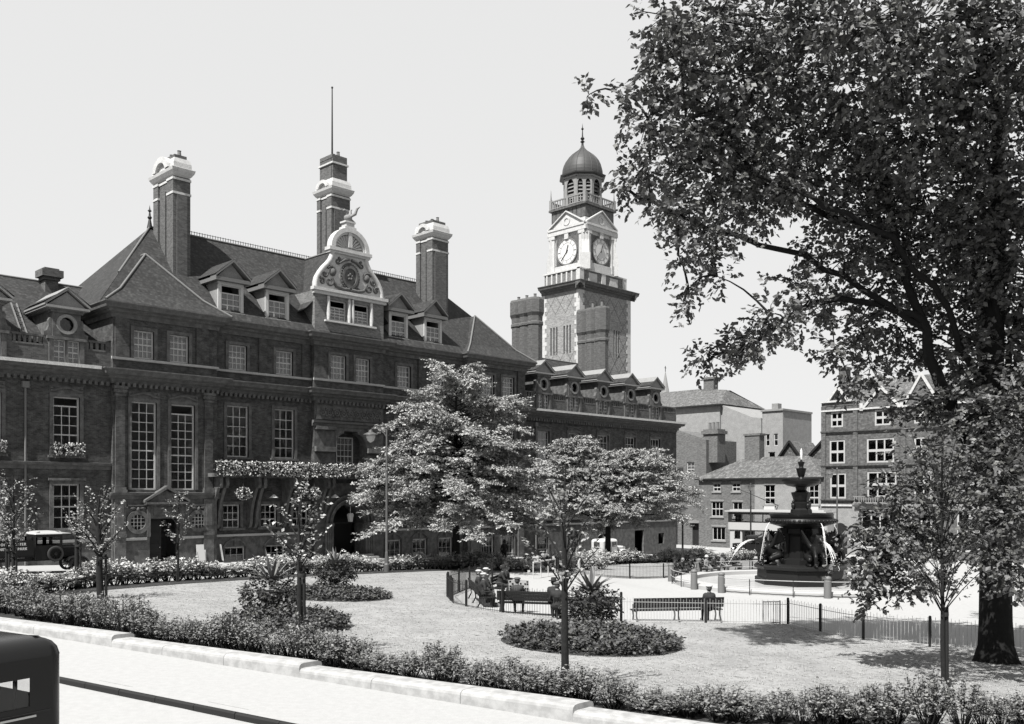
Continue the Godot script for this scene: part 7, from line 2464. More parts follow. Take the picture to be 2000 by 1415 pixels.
func street_lamp(label: String, x: float, z: float, h: float, turn: float, arm: float, m: Material) -> void:
	var t := thing("street_lamp", label, "lamp", Vector3(x, gy(x, z), z), turn)
	CUR = Transform3D.IDENTITY
	var g := G()
	g.lathe([Vector2(0.18, -0.1), Vector2(0.18, 0.5), Vector2(0.13, 0.6), Vector2(0.1, 1.2), Vector2(0.08, 1.3), Vector2(0.07, h * 0.7), Vector2(0.1, h * 0.71), Vector2(0.06, h * 0.73), Vector2(0.05, h), Vector2(0.09, h + 0.04), Vector2(0.03, h + 0.16), Vector2(0.0, h + 0.3)], 12)
	part(t, "post", g, m)
	g = G()
	if arm > 0:
		g.tube([Vector3(0.02, h - 0.5, 0), Vector3(arm * 0.3, h - 0.1, 0), Vector3(arm * 0.7, h + 0.12, 0), Vector3(arm, h - 0.1, 0)], [0.035, 0.03, 0.03, 0.03], 7)
		g.tube([Vector3(0.02, h - 0.2, 0), Vector3(arm * 0.35, h - 0.05, 0)], [0.02, 0.02], 6)
	else:
		g.bar(Vector3(-0.3, h - 0.5, 0), Vector3(0.3, h - 0.5, 0), 0.04, 0.04)
	part(t, "arm", g, m)
	var c := Transform3D(Basis(), Vector3(maxf(arm, 0.0), h - 0.2 if arm > 0 else h + 0.1, 0))
	g = G(); g.at(c)
	g.lathe([Vector2(0.0, 0.12), Vector2(0.1, 0.1), Vector2(0.14, -0.02), Vector2(0.42, -0.14), Vector2(0.44, -0.18), Vector2(0.2, -0.16)], 20)
	var sh := part(t, "lamp_shade", g, m)
	g = G(); g.at(c)
	g.lathe([Vector2(0.26, -0.16), Vector2(0.28, -0.3), Vector2(0.2, -0.52), Vector2(0.08, -0.62), Vector2(0.0, -0.64)], 18)
	part(t, "lamp_globe", g, M.lamp_glass)

func furniture() -> void:
	wire_fence("pale wire fence curving from the gate past the great trunk", [[31.4, 39.3], [30.5, 40.8], [29.6, 42.3], [29.4, 43.9], [30.0, 46.2], [31.0, 48.2], [34.0, 52.0]], 0.9, 2.0, M.rail_grey, M.iron)
	wire_fence("pale wire fence behind the long dark bench", [[26.4, 35.5], [28.9, 37.4], [31.4, 39.3]], 0.85, 3.1, M.rail_grey, M.iron)
	wire_fence("dark wire fence bowing round the seating bay", [[26.4, 35.5], [24.9, 32.8], [24.6, 30.2], [25.3, 27.8], [27.2, 25.2], [30.8, 22.6], [35.3, 19.8]], 1.0, 2.4, M.iron, M.iron)
	wire_fence("dark wire fence along the far lawn beyond the fountain", [[46.5, 13.6], [45.0, 16.0], [45.8, 19.2], [50.0, 20.6], [57.0, 20.4], [66.0, 19.0], [76.0, 16.0]], 0.85, 2.6, M.iron, M.iron)
	# small gate at the fence corner
	var t := thing("wire_gate", "narrow pale wire gate at the corner of the lawn fence", "gate", Vector3(30.9, gy(30.9, 38.92), 38.92), -0.65)
	var g := G()
	g.box(-0.34, -0.3, 0.05, 0.9, -0.02, 0.02); g.box(0.3, 0.34, 0.05, 0.9, -0.02, 0.02); g.box(-0.3, 0.3, 0.84, 0.88, -0.015, 0.015); g.box(-0.3, 0.3, 0.08, 0.12, -0.015, 0.015)
	part(t, "frame", g, M.rail_grey)
	for k in 6:
		g = G(); g.box(-0.22 + k * 0.09, -0.205 + k * 0.09, 0.12, 0.84, -0.008, 0.008)
		part(t, "bar", g, M.rail_grey)
	bench("long dark bench with its back to the lawn, beside the wire gate", 28.75, 36.25, PI - atan2(0.605, 0.796) - 0.01, 3.4)
	bench("dark bench half hidden by the spiky planting", 25.75, 34.3, PI - 0.75, 2.2)
	bench("dark bench with back to the lawn inside the bowed fence", 25.6, 31.9, PI - 1.05, 2.6)
	bench("dark bench on the inner left curve of the bowed fence", 26.85, 27.75, 0.92, 3.8)
	bench("dark bench at the far end of the seating bay", 30.6, 25.4, 0.55, 2.6)
	bench("dark bench facing the fountain with a seated pair at its left", 50.9, 21.5, 0.2, 3.2)
	bench("dark bench facing the fountain behind its left spouts", 55.4, 21.6, 0.0, 4.6)
	street_lamp("tall street lamp with hanging lantern before the hall entrance", 34.25, 11.88, 8.6, 2.35, 0.95, M.grey_paint)
	street_lamp("short dark post lamp at the corner of the far lawn", 62.7, 13.5, 4.6, 0.0, 0.0, M.iron)
	street_lamp("tall pale street lamp on the tram street", 84.1, 16.3, 8.8, PI / 2, 0.7, M.grey_paint)
	street_lamp("slim dark lamp post by the tram stop", 82.0, 8.4, 7.2, 0.0, 0.0, M.iron)
	# white boards leaning by the side door
	for a in [[28.5, 0.25, 0.0, 0.62, "blank white board leaning on the wall beside the side door"], [29.95, 0.3, 1.25, 0.5, "white board set edgewise at the pavilion corner"]]:
		t = thing("white_board", a[4], "board", Vector3(a[0], gy(a[0], a[1]), a[1]), a[2])
		g = G()
		g.at(Transform3D(Basis(Vector3.RIGHT, -0.16), Vector3.ZERO))
		g.box(-a[3] / 2, a[3] / 2, 0.15, 1.2, -0.015, 0.015)
		part(t, "panel", g, M.white_paint)
		g = G()
		g.bar(Vector3(-a[3] / 2 + 0.05, 0.0, 0.03), Vector3(-a[3] / 2 + 0.05, 1.0, -0.18), 0.04, 0.03); g.bar(Vector3(a[3] / 2 - 0.05, 0.0, 0.03), Vector3(a[3] / 2 - 0.05, 1.0, -0.18), 0.04, 0.03)
		part(t, "legs", g, M.grey_wood)
	# wall lamps on the entrance brackets
	for x in [33.3, 38.2]:
		t = thing("wall_lamp", "small white-shaded lamp on an arm under the balcony", "lamp", Vector3(x, 5.3, 0.9), 0.0, "lamps under the balcony")
		g = G()
		g.lathe([Vector2(0.02, 0.2), Vector2(0.08, 0.16), Vector2(0.3, -0.02), Vector2(0.28, -0.04)], 16)
		part(t, "lamp_shade", g, M.white_paint)
		g = G()
		g.tube([Vector3(0, 0.18, 0), Vector3(0, 0.5, -0.3), Vector3(0, 0.4, -1.2)], [0.02, 0.02, 0.02], 6)
		part(t, "arm", g, M.iron)
	# sloping white handrails of the garden steps
	for a in [[43.3, 17.2, 39.6, 18.8], [45.2, 17.6, 42.0, 20.2]]:
		t = thing("handrail", "sloping pale handrail on the garden path beside the bushes", "railing", Vector3(a[0], gy(a[0], a[1]), a[1]), 0.0, "handrails of the garden path")
		off(t.position)
		g = G()
		g.tube([Vector3(a[0], gy(a[0], a[1]) + 1.0, a[1]), Vector3(a[2], gy(a[2], a[3]) + 0.95, a[3])], [0.045, 0.045], 8)
		part(t, "rail", g, M.white_paint)
		for k in 4:
			var p := Vector3(lerpf(a[0], a[2], k / 3.0), 0, lerpf(a[1], a[3], k / 3.0))
			p.y = gy(p.x, p.z)
			g = G(); g.tube([p, p + Vector3(0, 0.97, 0)], [0.03, 0.03], 6)
			part(t, "upright", g, M.white_paint)
		CUR = Transform3D.IDENTITY

# ---------------------------------------------------------------- people
func person_bones(seated: bool, coat: float, legs: float, lean: float, arms: int, skin := 0.16) -> Array:
	var B := []
	var hip := Vector3(0, 0.54, -0.06) if seated else Vector3(0, 0.92, 0)
	var L := Vector3(0, 0, lean)
	var chest := hip + Vector3(0, 0.34, 0) + L * 0.6
	var neck := hip + Vector3(0, 0.52, 0) + L
	var head := neck + Vector3(0, 0.16, 0.02) + L * 0.25
	B.append([hip, chest, 0.15, 0.155, coat])
	B.append([hip + Vector3(-0.06, 0.02, 0), hip + Vector3(0.06, 0.02, 0), 0.135, 0.135, coat])
	B.append([chest + Vector3(-0.1, 0.06, 0), chest + Vector3(0.1, 0.06, 0), 0.12, 0.12, coat])
	B.append([chest, neck, 0.12, 0.06, coat])
	B.append([neck + Vector3(-0.14, -0.05, 0), neck + Vector3(0.14, -0.05, 0), 0.075, 0.075, coat])
	B.append([neck, head, 0.055, 0.06, skin])
	B.append([head + Vector3(0, 0.03, -0.015), head + Vector3(0, 0.03, 0.02), 0.095, 0.09, skin])
	B.append([head + Vector3(0, -0.04, 0.04), head + Vector3(0, -0.07, 0.06), 0.06, 0.045, skin])
	B.append([head + Vector3(0, 0.01, 0.1), head + Vector3(0, -0.01, 0.118), 0.016, 0.02, skin])
	B.append([head + Vector3(0, 0.06, -0.04), head + Vector3(0, 0.0, -0.06), 0.085, 0.07, 0.03])
	for s in [-1.0, 1.0]:
		B.append([head + Vector3(s * 0.09, 0.0, 0.0), head + Vector3(s * 0.095, 0.03, -0.005), 0.02, 0.022, skin])
		if seated:
			var knee := Vector3(s * (0.1 + 0.03 * arms), 0.5, 0.36)
			B.append([hip + Vector3(s * 0.09, -0.02, 0.02), knee, 0.095, 0.07, legs])
			var foot := Vector3(s * (0.11 + 0.02 * arms), 0.09, 0.36 + 0.06 * s * (1 if arms == 1 else 0))
			B.append([knee, foot, 0.066, 0.045, legs])
			B.append([foot + Vector3(0, -0.045, 0), foot + Vector3(0, -0.05, 0.15), 0.045, 0.038, 0.015])
		else:
			var knee := Vector3(s * 0.1, 0.5, 0.03 * s)
			B.append([hip + Vector3(s * 0.09, 0.0, 0), knee, 0.1, 0.07, legs])
			B.append([knee, Vector3(s * 0.11, 0.1, 0.05 * s), 0.066, 0.048, legs])
			B.append([Vector3(s * 0.11, 0.05, 0.05 * s - 0.02), Vector3(s * 0.12, 0.04, 0.05 * s + 0.16), 0.05, 0.038, 0.015])
		var sh := neck + Vector3(s * 0.18, -0.07, 0)
		var el := sh + Vector3(s * 0.07, -0.26, 0.04)
		var wr := el + Vector3(-s * 0.06, -0.22, 0.08)
		if seated:
			if arms == 0:
				wr = Vector3(s * 0.1, 0.6, 0.26)
			elif arms == 1:
				el = sh + Vector3(s * 0.06, -0.22, 0.14); wr = Vector3(s * 0.04, 0.62, 0.34)
			else:
				el = sh + Vector3(s * 0.1, -0.2, 0.14); wr = sh + Vector3(-s * 0.02, -0.12, 0.4)
		B.append([sh, el, 0.062, 0.05, coat])
		B.append([el, wr, 0.048, 0.036, coat])
		var dir := (wr - el).normalized()
		B.append([wr + dir * 0.02, wr + dir * 0.07, 0.03, 0.032, skin])
		for q in 4:
			var o := Vector3(s * (-0.024 + 0.016 * q), 0.0, 0.0)
			B.append([wr + dir * 0.08 + o, wr + dir * (0.135 + 0.01 * (1 if q in [1, 2] else 0)) + o + Vector3(0, -0.012, 0), 0.011, 0.009, skin])
		B.append([wr + dir * 0.03 + Vector3(-s * 0.03, 0, 0.01), wr + dir * 0.085 + Vector3(-s * 0.045, 0, 0.02), 0.012, 0.01, skin])
	B.append([head, head, 0.001, 0.001, skin])
	return [B, head]

func hat(kind: int) -> Geo:
	var g := Geo.new()
	if kind == 0:      # trilby
		g.lathe([Vector2(0.19, 0.0), Vector2(0.2, 0.02), Vector2(0.11, 0.015), Vector2(0.108, 0.05), Vector2(0.1, 0.13), Vector2(0.06, 0.14), Vector2(0, 0.125)], 16)
	elif kind == 1:    # flat cap
		g.lathe([Vector2(0.115, 0.0), Vector2(0.135, 0.03), Vector2(0.125, 0.06), Vector2(0.07, 0.085), Vector2(0, 0.09)], 16)
		g.extrude(PackedVector2Array([Vector2(-0.08, 0.0), Vector2(0.08, 0.0), Vector2(0.07, 0.015), Vector2(-0.07, 0.015)]), 0.09, 0.19)
	elif kind == 2:    # cloche
		g.lathe([Vector2(0.15, -0.03), Vector2(0.12, 0.0), Vector2(0.112, 0.05), Vector2(0.08, 0.1), Vector2(0, 0.115)], 16)
	return g

func people() -> void:
	var kinds := {}
	var defs := {"dark_upright": [true, 0.02, 0.025, 0.0, 0], "dark_stoop": [true, 0.018, 0.02, 0.14, 1], "grey_upright": [true, 0.04, 0.02, 0.03, 0], "light_coat": [true, 0.14, 0.08, 0.02, 0], "reader": [true, 0.03, 0.03, 0.06, 2], "standing": [false, 0.014, 0.014, 0.0, 0]}
	for k in defs:
		var d: Array = defs[k]
		var pb := person_bones(d[0], d[1], d[2], d[3], d[4])
		kinds[k] = [soft(pb[0], 0.024, 0.035).mesh(), pb[1]]
	var hats := [hat(0).mesh(), hat(1).mesh(), hat(2).mesh()]
	mat("felt_dark", 0.02, 0.9); mat("felt_grey", 0.06, 0.9); mat("felt_pale", 0.3, 0.9)
	# kind, x, z, turn, hat, felt, lift, label
	var list := [
		["standing", 48.8, 7.22, 2.6, 0, "felt_dark", 0.0, "person in black standing on the hall forecourt"],
		["grey_upright", 26.1, 34.65, 2.39, 0, "felt_dark", 0.0, "person in grey coat and dark brimmed hat seated behind the spiky planting"],
		["dark_upright", 29.75, 36.98, 2.5, 1, "felt_pale", 0.0, "person in dark suit and pale cap on the long bench, back turned"],
		["dark_upright", 25.95, 28.95, 0.95, 1, "felt_pale", 0.0, "person in pale flat cap at the near end of the curved bench"],
		["dark_stoop", 26.45, 28.35, 0.95, 0, "felt_dark", 0.0, "stooping person in dark brimmed hat on the curved bench"],
		["dark_upright", 27.05, 27.5, 0.85, 1, "felt_pale", 0.0, "person in dark suit and pale cap at the far end of the curved bench"],
		["dark_stoop", 30.0, 25.8, 0.6, 0, "felt_dark", 0.0, "person in black leaning forward on the bay's far bench, near end"],
		["dark_upright", 31.2, 25.05, 0.6, 0, "felt_dark", 0.0, "person in black hat sitting upright on the bay's far bench"],
		["reader", 25.35, 31.35, 2.15, 1, "felt_grey", 0.0, "person in grey cap reading an open newspaper"],
		["dark_stoop", 26.05, 32.55, 2.1, 0, "felt_dark", 0.0, "bent person in dark coat seen from behind next to the newspaper reader"],
		["grey_upright", 30.55, 25.4, 0.6, 1, "felt_grey", 0.0, "person in grey coat and cap in the middle of the bay's far bench"],
		["dark_upright", 27.55, 27.0, 0.9, 0, "felt_dark", 0.0, "person in dark suit and brimmed hat beyond the curved bench's end"],
		["dark_stoop", 24.95, 33.75, 2.39, 1, "felt_grey", 0.0, "stooping person in grey cap at the hidden end of the bench by the spiky planting"],
		["dark_upright", 57.3, 21.5, -0.1, 0, "felt_dark", 0.0, "person in black hat on the bench end behind the fountain plinth"],
		["dark_stoop", 28.2, 26.5, 0.8, 1, "felt_pale", 0.0, "person in pale cap bending forward between the two bay benches"],
		["dark_upright", 50.0, 21.55, 0.2, 0, "felt_dark", 0.0, "person in black at the left end of the pair's bench by the fountain"],
		["dark_stoop", 50.75, 21.45, 0.2, -1, "felt_dark", 0.0, "bareheaded stooping person second on the pair's bench by the fountain"],
		["dark_stoop", 52.0, 21.3, 0.15, 0, "felt_dark", 0.0, "person in black hat at the right end of the pair's bench by the fountain"],
		["light_coat", 53.6, 21.6, 0.0, 2, "felt_pale", 0.0, "person in pale coat and close pale hat facing the fountain"],
		["dark_upright", 54.5, 21.6, 0.0, 1, "felt_grey", 0.0, "person in dark suit and grey cap facing the fountain"],
		["light_coat", 55.6, 21.6, 0.0, 0, "felt_grey", 0.0, "person in pale coat and grey brimmed hat facing the fountain"]]
	for a in list:
		var t := thing("person", a[7], "person", Vector3(a[1], gy(a[1], a[2]) + a[6], a[2]), a[3], "people in the square")
		var k: Array = kinds[a[0]]
		part_mesh(t, "body", k[0], M.people)
		if a[4] >= 0:
			part_mesh(t, "hat", hats[a[4]], M[a[5]], k[1] + Vector3(0, 0.075, -0.01))
	# newspaper held by the reader
	var t := thing("newspaper", "open newspaper with printed columns held by the seated reader", "newspaper", Vector3(25.35, gy(25.35, 31.35), 31.35), 2.15)
	var g := G()
	g.at(Transform3D(Basis(Vector3.RIGHT, -0.25), Vector3(0, 0.74, 0.44)))
	for s in [-1.0, 1.0]:
		g.face([Vector3(0, 0, 0.05), Vector3(s * 0.4, 0, -0.02), Vector3(s * 0.4, 0.52, -0.02), Vector3(0, 0.52, 0.05)], Vector3(0, 0, -1))
	part(t, "sheet", g, M.white_paint)
	g = G()
	g.at(Transform3D(Basis(Vector3.RIGHT, -0.25), Vector3(0, 0.74, 0.44)))
	var r := RandomNumberGenerator.new(); r.seed = 3
	for s in [-1.0, 1.0]:
		for i in 4:
			for j in 5:
				if r.randf() < 0.55:
					var x0: float = 0.03 + i * 0.09; var x1: float = x0 + 0.07
					var y := 0.04 + j * 0.095
					var f := func(x: float) -> float: return 0.05 - 0.07 * x / 0.4 - 0.004
					g.face([Vector3(s * x0, y, f.call(x0)), Vector3(s * x1, y, f.call(x1)), Vector3(s * x1, y + 0.07, f.call(x1)), Vector3(s * x0, y + 0.07, f.call(x0))], Vector3(0, 0, -1))
	tagged(part(t, "print", g, M.iron), "", "", "", "stuff")
	# bicycle wheel and handcart by the standing person
	t = thing("handcart", "two-wheeled handcart with pale wheels on the hall forecourt", "handcart", Vector3(50.3, gy(50.3, 6.6), 6.6), 0.15)
	for z in [0.0, -0.9]:
		g = G()
		var pts := []; var rad := []
		for k in 25:
			var an := TAU * k / 24
			pts.append(Vector3(cos(an) * 0.36, 0.38 + sin(an) * 0.36, z)); rad.append(0.028)
		g.tube(pts, rad, 6, false)
		for k in 5:
			var an := PI * k / 5
			g.bar(Vector3(cos(an) * 0.35, 0.38 + sin(an) * 0.35, z), Vector3(-cos(an) * 0.35, 0.38 - sin(an) * 0.35, z), 0.014, 0.014)
		part(t, "wheel", g, M.cream_paint)
	g = G()
	g.box(-1.0, 0.7, 0.42, 0.5, -0.8, -0.1)
	part(t, "deck", g, M.cream_paint)
	g = G()
	g.bar(Vector3(-1.0, 0.46, -0.2), Vector3(-2.0, 0.62, -0.2), 0.05, 0.05); g.bar(Vector3(-1.0, 0.46, -0.7), Vector3(-2.0, 0.62, -0.7), 0.05, 0.05)
	part(t, "handle", g, M.cream_paint)

# ---------------------------------------------------------------- vehicles
func wheel(parent: Node3D, p: Vector3, r: float, w: float, spokes: int, hub: Material) -> void:
	# axle along local z
	var T := Transform3D(Basis(Vector3.RIGHT, PI / 2), p)
	var g := Geo.new(); g.at(T)
	g.lathe([Vector2(r * 0.74, -w / 2), Vector2(r * 0.9, -w / 2), Vector2(r * 0.985, -w * 0.3), Vector2(r, 0), Vector2(r * 0.985, w * 0.3), Vector2(r * 0.9, w / 2), Vector2(r * 0.74, w / 2)], 24)
	var t := part(parent, "wheel", g, M.tyre)
	g = Geo.new(); g.at(T)
	g.lathe([Vector2(r * 0.75, -w * 0.35), Vector2(r * 0.68, -w * 0.3), Vector2(r * 0.68, w * 0.3), Vector2(r * 0.75, w * 0.35)], 24)
	g.lathe([Vector2(0, -w * 0.5), Vector2(r * 0.2, -w * 0.45), Vector2(r * 0.2, w * 0.45), Vector2(0, w * 0.5)], 14)
	g.at(Transform3D(Basis(), p))
	for k in spokes:
		var an := TAU * k / spokes
		g.bar(Vector3(cos(an) * r * 0.18, sin(an) * r * 0.18, 0), Vector3(cos(an) * r * 0.7, sin(an) * r * 0.7, 0), 0.035, 0.035)
	part(t, "rim", g, hub)

func plan_path(l0: float, l1: float, hw: float, rad: float) -> Array:
	# rounded rectangle in plan, x from l0 to l1, z from -hw to hw
	var o := []
	var cs := [[l1 - rad, hw - rad, 0.0], [l0 + rad, hw - rad, PI / 2], [l0 + rad, -hw + rad, PI], [l1 - rad, -hw + rad, 1.5 * PI]]
	for c in cs:
		for k in 10:
			var a: float = c[2] + PI / 2 * k / 9
			o.append(Vector2(c[0] + cos(a) * rad, c[1] + sin(a) * rad))
	return o

func shell(g: Geo, path: Array, levels: Array) -> void:
	# skin through [height, grow] levels of the plan path (grow > 0 outwards), closed at the top
	var n := path.size()
	var c := Vector2.ZERO
	for p in path:
		c += p
	c /= n
	var rows := []
	for l in levels:
		var row := []
		for i in n:
			var d: Vector2 = (path[(i + 1) % n] - path[(i + n - 1) % n]).normalized()
			var q: Vector2 = path[i] + Vector2(d.y, -d.x) * l[1]
			if l.size() > 2:
				q = c + (path[i] - c) * l[2]
			row.append(Vector3(q.x, l[0], q.y))
		rows.append(row)
	var nor := []
	for r in rows.size():
		var nr := []
		for i in n:
			var tp: Vector3 = rows[mini(r + 1, rows.size() - 1)][i] - rows[maxi(r - 1, 0)][i]
			var ta: Vector3 = rows[r][(i + 1) % n] - rows[r][(i + n - 1) % n]
			var v := tp.cross(ta)
			if v.length() < 1e-7:
				v = Vector3.UP
			var o := Vector3(rows[r][i].x - c.x, 0.2, rows[r][i].z - c.y)
			nr.append((v if v.dot(o) > 0.0 else -v).normalized())
		nor.append(nr)
	for r in rows.size() - 1:
		for i in n:
			var k := (i + 1) % n
			g.tris(rows[r][i], rows[r][k], rows[r + 1][k], nor[r][i], nor[r][k], nor[r + 1][k])
			g.tris(rows[r][i], rows[r + 1][k], rows[r + 1][i], nor[r][i], nor[r + 1][k], nor[r + 1][i])

func glasshouse(parent: Node3D, l0: float, l1: float, hw: float, rad: float, y0: float, ys: float, yt: float, y1: float, wins: Array, paint: Material, roof: Material, crown := 0.1) -> void:
	# cabin: skin below and above the window band, pillars between the openings, domed roof
	# wins: [side, a, b]: side "r" rear (x = l0), "f" front, "n"/"p" side at -hw/+hw, a..b along that side
	var path := plan_path(l0, l1, hw, rad)
	var g := Geo.new()
	shell(g, path, [[y0, 0.0], [ys, 0.0]])
	# band with openings
	var n := path.size()
	for i in n:
		var A: Vector2 = path[i]; var B: Vector2 = path[(i + 1) % n]
		var cuts := []
		for w in wins:
			if w[0] == "r" and absf(A.x - l0) < 1e-3 and absf(B.x - l0) < 1e-3:
				cuts.append([w[1], w[2]])
			if w[0] == "f" and absf(A.x - l1) < 1e-3 and absf(B.x - l1) < 1e-3:
				cuts.append([w[1], w[2]])
			if w[0] == "p" and absf(A.y - hw) < 1e-3 and absf(B.y - hw) < 1e-3:
				cuts.append([w[1], w[2]])
			if w[0] == "n" and absf(A.y + hw) < 1e-3 and absf(B.y + hw) < 1e-3:
				cuts.append([w[1], w[2]])
		var out := Vector3((A.x + B.x) / 2 - (l0 + l1) / 2, 0, (A.y + B.y) / 2)
		if cuts.is_empty():
			g.face([Vector3(A.x, ys, A.y), Vector3(B.x, ys, B.y), Vector3(B.x, yt, B.y), Vector3(A.x, yt, A.y)], out)
		else:
			var alongz: bool = absf(A.x - B.x) < 1e-3
			var lo := minf(A.y, B.y) if alongz else minf(A.x, B.x); var hi := maxf(A.y, B.y) if alongz else maxf(A.x, B.x)
			cuts.sort_custom(func(p, q): return p[0] < q[0])
			var x := lo
			for q in cuts + [[hi, hi]]:
				if q[0] > x:
					if alongz:
						g.face([Vector3(A.x, ys, x), Vector3(A.x, ys, q[0]), Vector3(A.x, yt, q[0]), Vector3(A.x, yt, x)], out)
					else:
						g.face([Vector3(x, ys, A.y), Vector3(q[0], ys, A.y), Vector3(q[0], yt, A.y), Vector3(x, yt, A.y)], out)
				x = q[1]
	shell(g, path, [[yt, 0.0], [y1 - crown, 0.0]])
	part(parent, "cabin", g, paint)
	g = Geo.new()
	shell(g, path, [[y1 - crown, 0.004], [y1 - crown * 0.5, -0.012 - crown * 0.08], [y1 - crown * 0.15, -0.03 - crown * 0.3], [y1 + 0.01, -0.07 - crown * 0.5], [y1 + 0.045, -0.2 - crown * 0.4], [y1 + 0.065, 0, 0.45], [y1 + 0.075, 0, 0.0]])
	part(parent, "roof", g, roof)
	for w in wins:
		g = Geo.new()
		var e := 0.012
		if w[0] == "r" or w[0] == "f":
			var x: float = l0 + e if w[0] == "r" else l1 - e
			g.face([Vector3(x, ys, w[1]), Vector3(x, ys, w[2]), Vector3(x, yt, w[2]), Vector3(x, yt, w[1])], Vector3(-1 if w[0] == "r" else 1, 0, 0))
		else:
			var z: float = hw - e if w[0] == "p" else -hw + e
			g.face([Vector3(w[1], ys, z), Vector3(w[2], ys, z), Vector3(w[2], yt, z), Vector3(w[1], yt, z)], Vector3(0, 0, 1 if w[0] == "p" else -1))
		part(parent, "window_glass", g, M.glass)

func fender(parent: Node3D, cx: float, z: float, r: float, w: float, paint: Material, tail: float) -> void:
	var g := Geo.new()
	for i in 10:
		var a := PI * (0.02 + 0.96 * i / 10.0); var b := PI * (0.02 + 0.96 * (i + 1) / 10.0)
		var A := Vector2(cx + cos(a) * r * (1.0 + (tail if cos(a) < 0 else 0.0)), r * 0.85 + sin(a) * r * 0.72); var B := Vector2(cx + cos(b) * r * (1.0 + (tail if cos(b) < 0 else 0.0)), r * 0.85 + sin(b) * r * 0.72)
		var o := Vector3(cos(a), sin(a), 0)
		g.face([Vector3(A.x, A.y, z - w / 2), Vector3(B.x, B.y, z - w / 2), Vector3(B.x, B.y, z + w / 2), Vector3(A.x, A.y, z + w / 2)], o)
		for s in [-1.0, 1.0]:
			var e := 0.07
			g.face([Vector3(A.x, A.y, z + s * w / 2), Vector3(B.x, B.y, z + s * w / 2), Vector3(B.x, B.y - e, z + s * (w / 2 + 0.025)), Vector3(A.x, A.y - e, z + s * (w / 2 + 0.025))], Vector3(0, 0.3, s))
	part(parent, "mudguard", g, paint)

func saloon(label: String, at: Vector3, turn: float, paint: Material, h: float, band := Vector2(0.72, 0.3), rear := 0.34, skirt := 0.42) -> Node3D:
	# square-built 1930s saloon; front along local +x, height h
	var t := thing("saloon_car", label, "car", at, turn)
	var b := 0.62
	var hw := 0.74
	glasshouse(t, -1.75, 0.45, hw, 0.22, skirt, h - band.x, h - band.y, h - 0.06, [["r", -rear, rear], ["f", -0.5, 0.5], ["p", -1.35, -0.62], ["p", -0.5, 0.2], ["n", -1.35, -0.62], ["n", -0.5, 0.2]], paint, paint, 0.2)
	var g := Geo.new()
	shell(g, plan_path(0.42, 1.72, 0.42, 0.1), [[0.42, 0.0], [h - 0.86, 0.0], [h - 0.76, -0.06], [h - 0.72, -0.2], [h - 0.71, 0, 0.0]])
	part(t, "bonnet", g, paint)
	g = Geo.new()
	g.box(1.72, 1.78, 0.45, h - 0.74, -0.34, 0.34)
	part(t, "radiator", g, M.chrome)
	g = Geo.new()
	g.box(-1.9, 1.75, 0.34, 0.44, -0.55, 0.55)
	part(t, "chassis", g, M.iron)
	for s in [-1.0, 1.0]:
		wheel(t, Vector3(1.28, 0.35, s * 0.68), 0.35, 0.15, 12, M.chrome)
		wheel(t, Vector3(-1.3, 0.35, s * 0.68), 0.35, 0.15, 12, M.chrome)
		fender(t, 1.28, s * 0.7, 0.46, 0.24, paint, 0.35)
		fender(t, -1.2, s * 0.74, 0.46, 0.2, paint, 0.0)
		g = Geo.new()
		g.box(-0.85, 0.82, 0.32, 0.37, s * 0.78 - 0.13, s * 0.78 + 0.13)
		part(t, "running_board", g, M.iron)
		g = Geo.new(); g.at(Transform3D(Basis(Vector3.FORWARD, PI / 2), Vector3(1.6, 0.82, s * 0.5)))
		g.lathe([Vector2(0.0, -0.12), Vector2(0.08, -0.1), Vector2(0.12, 0.0), Vector2(0.125, 0.06), Vector2(0.0, 0.08)], 14)
		part(t, "headlight", g, M.chrome)
		g = Geo.new()
		g.box(-0.58, -0.54, 0.5, h - 0.74, s * hw - 0.008, s * hw + 0.008)
		part(t, "door_seam", g, M.iron)
	g = Geo.new()
	g.bar(Vector3(-1.79, h - band.x - 0.12, -0.3), Vector3(-1.79, h - band.x - 0.12, 0.3), 0.02, 0.025)
	part(t, "boot_handle", g, M.chrome)
	g = Geo.new()
	g.box(-1.765, -1.74, h - band.x - 0.1, h - band.x - 0.08, -0.52, 0.52); g.box(-1.765, -1.74, 0.55, 0.57, -0.52, 0.52)
	part(t, "boot_seam", g, M.iron)
	if skirt < 0.4:
		return t
	g = Geo.new()
	g.tube([Vector3(-2.0, 0.5, -0.66), Vector3(-2.05, 0.5, 0), Vector3(-2.0, 0.5, 0.66)], [0.035, 0.035, 0.035], 8)
	part(t, "bumper", g, M.chrome)
	return t

func lettering(parent: Node3D, text: String, size: float, at: Vector3) -> void:
	var tm := TextMesh.new()
	var f := SystemFont.new()
	f.font_names = PackedStringArray(["Droid Sans"])
	f.font_weight = 700
	tm.font = f
	tm.text = text
	tm.font_size = 64
	tm.pixel_size = size / 46.0
	tm.depth = 0.006
	part_mesh(parent, "lettering", tm, M.white_paint, at)

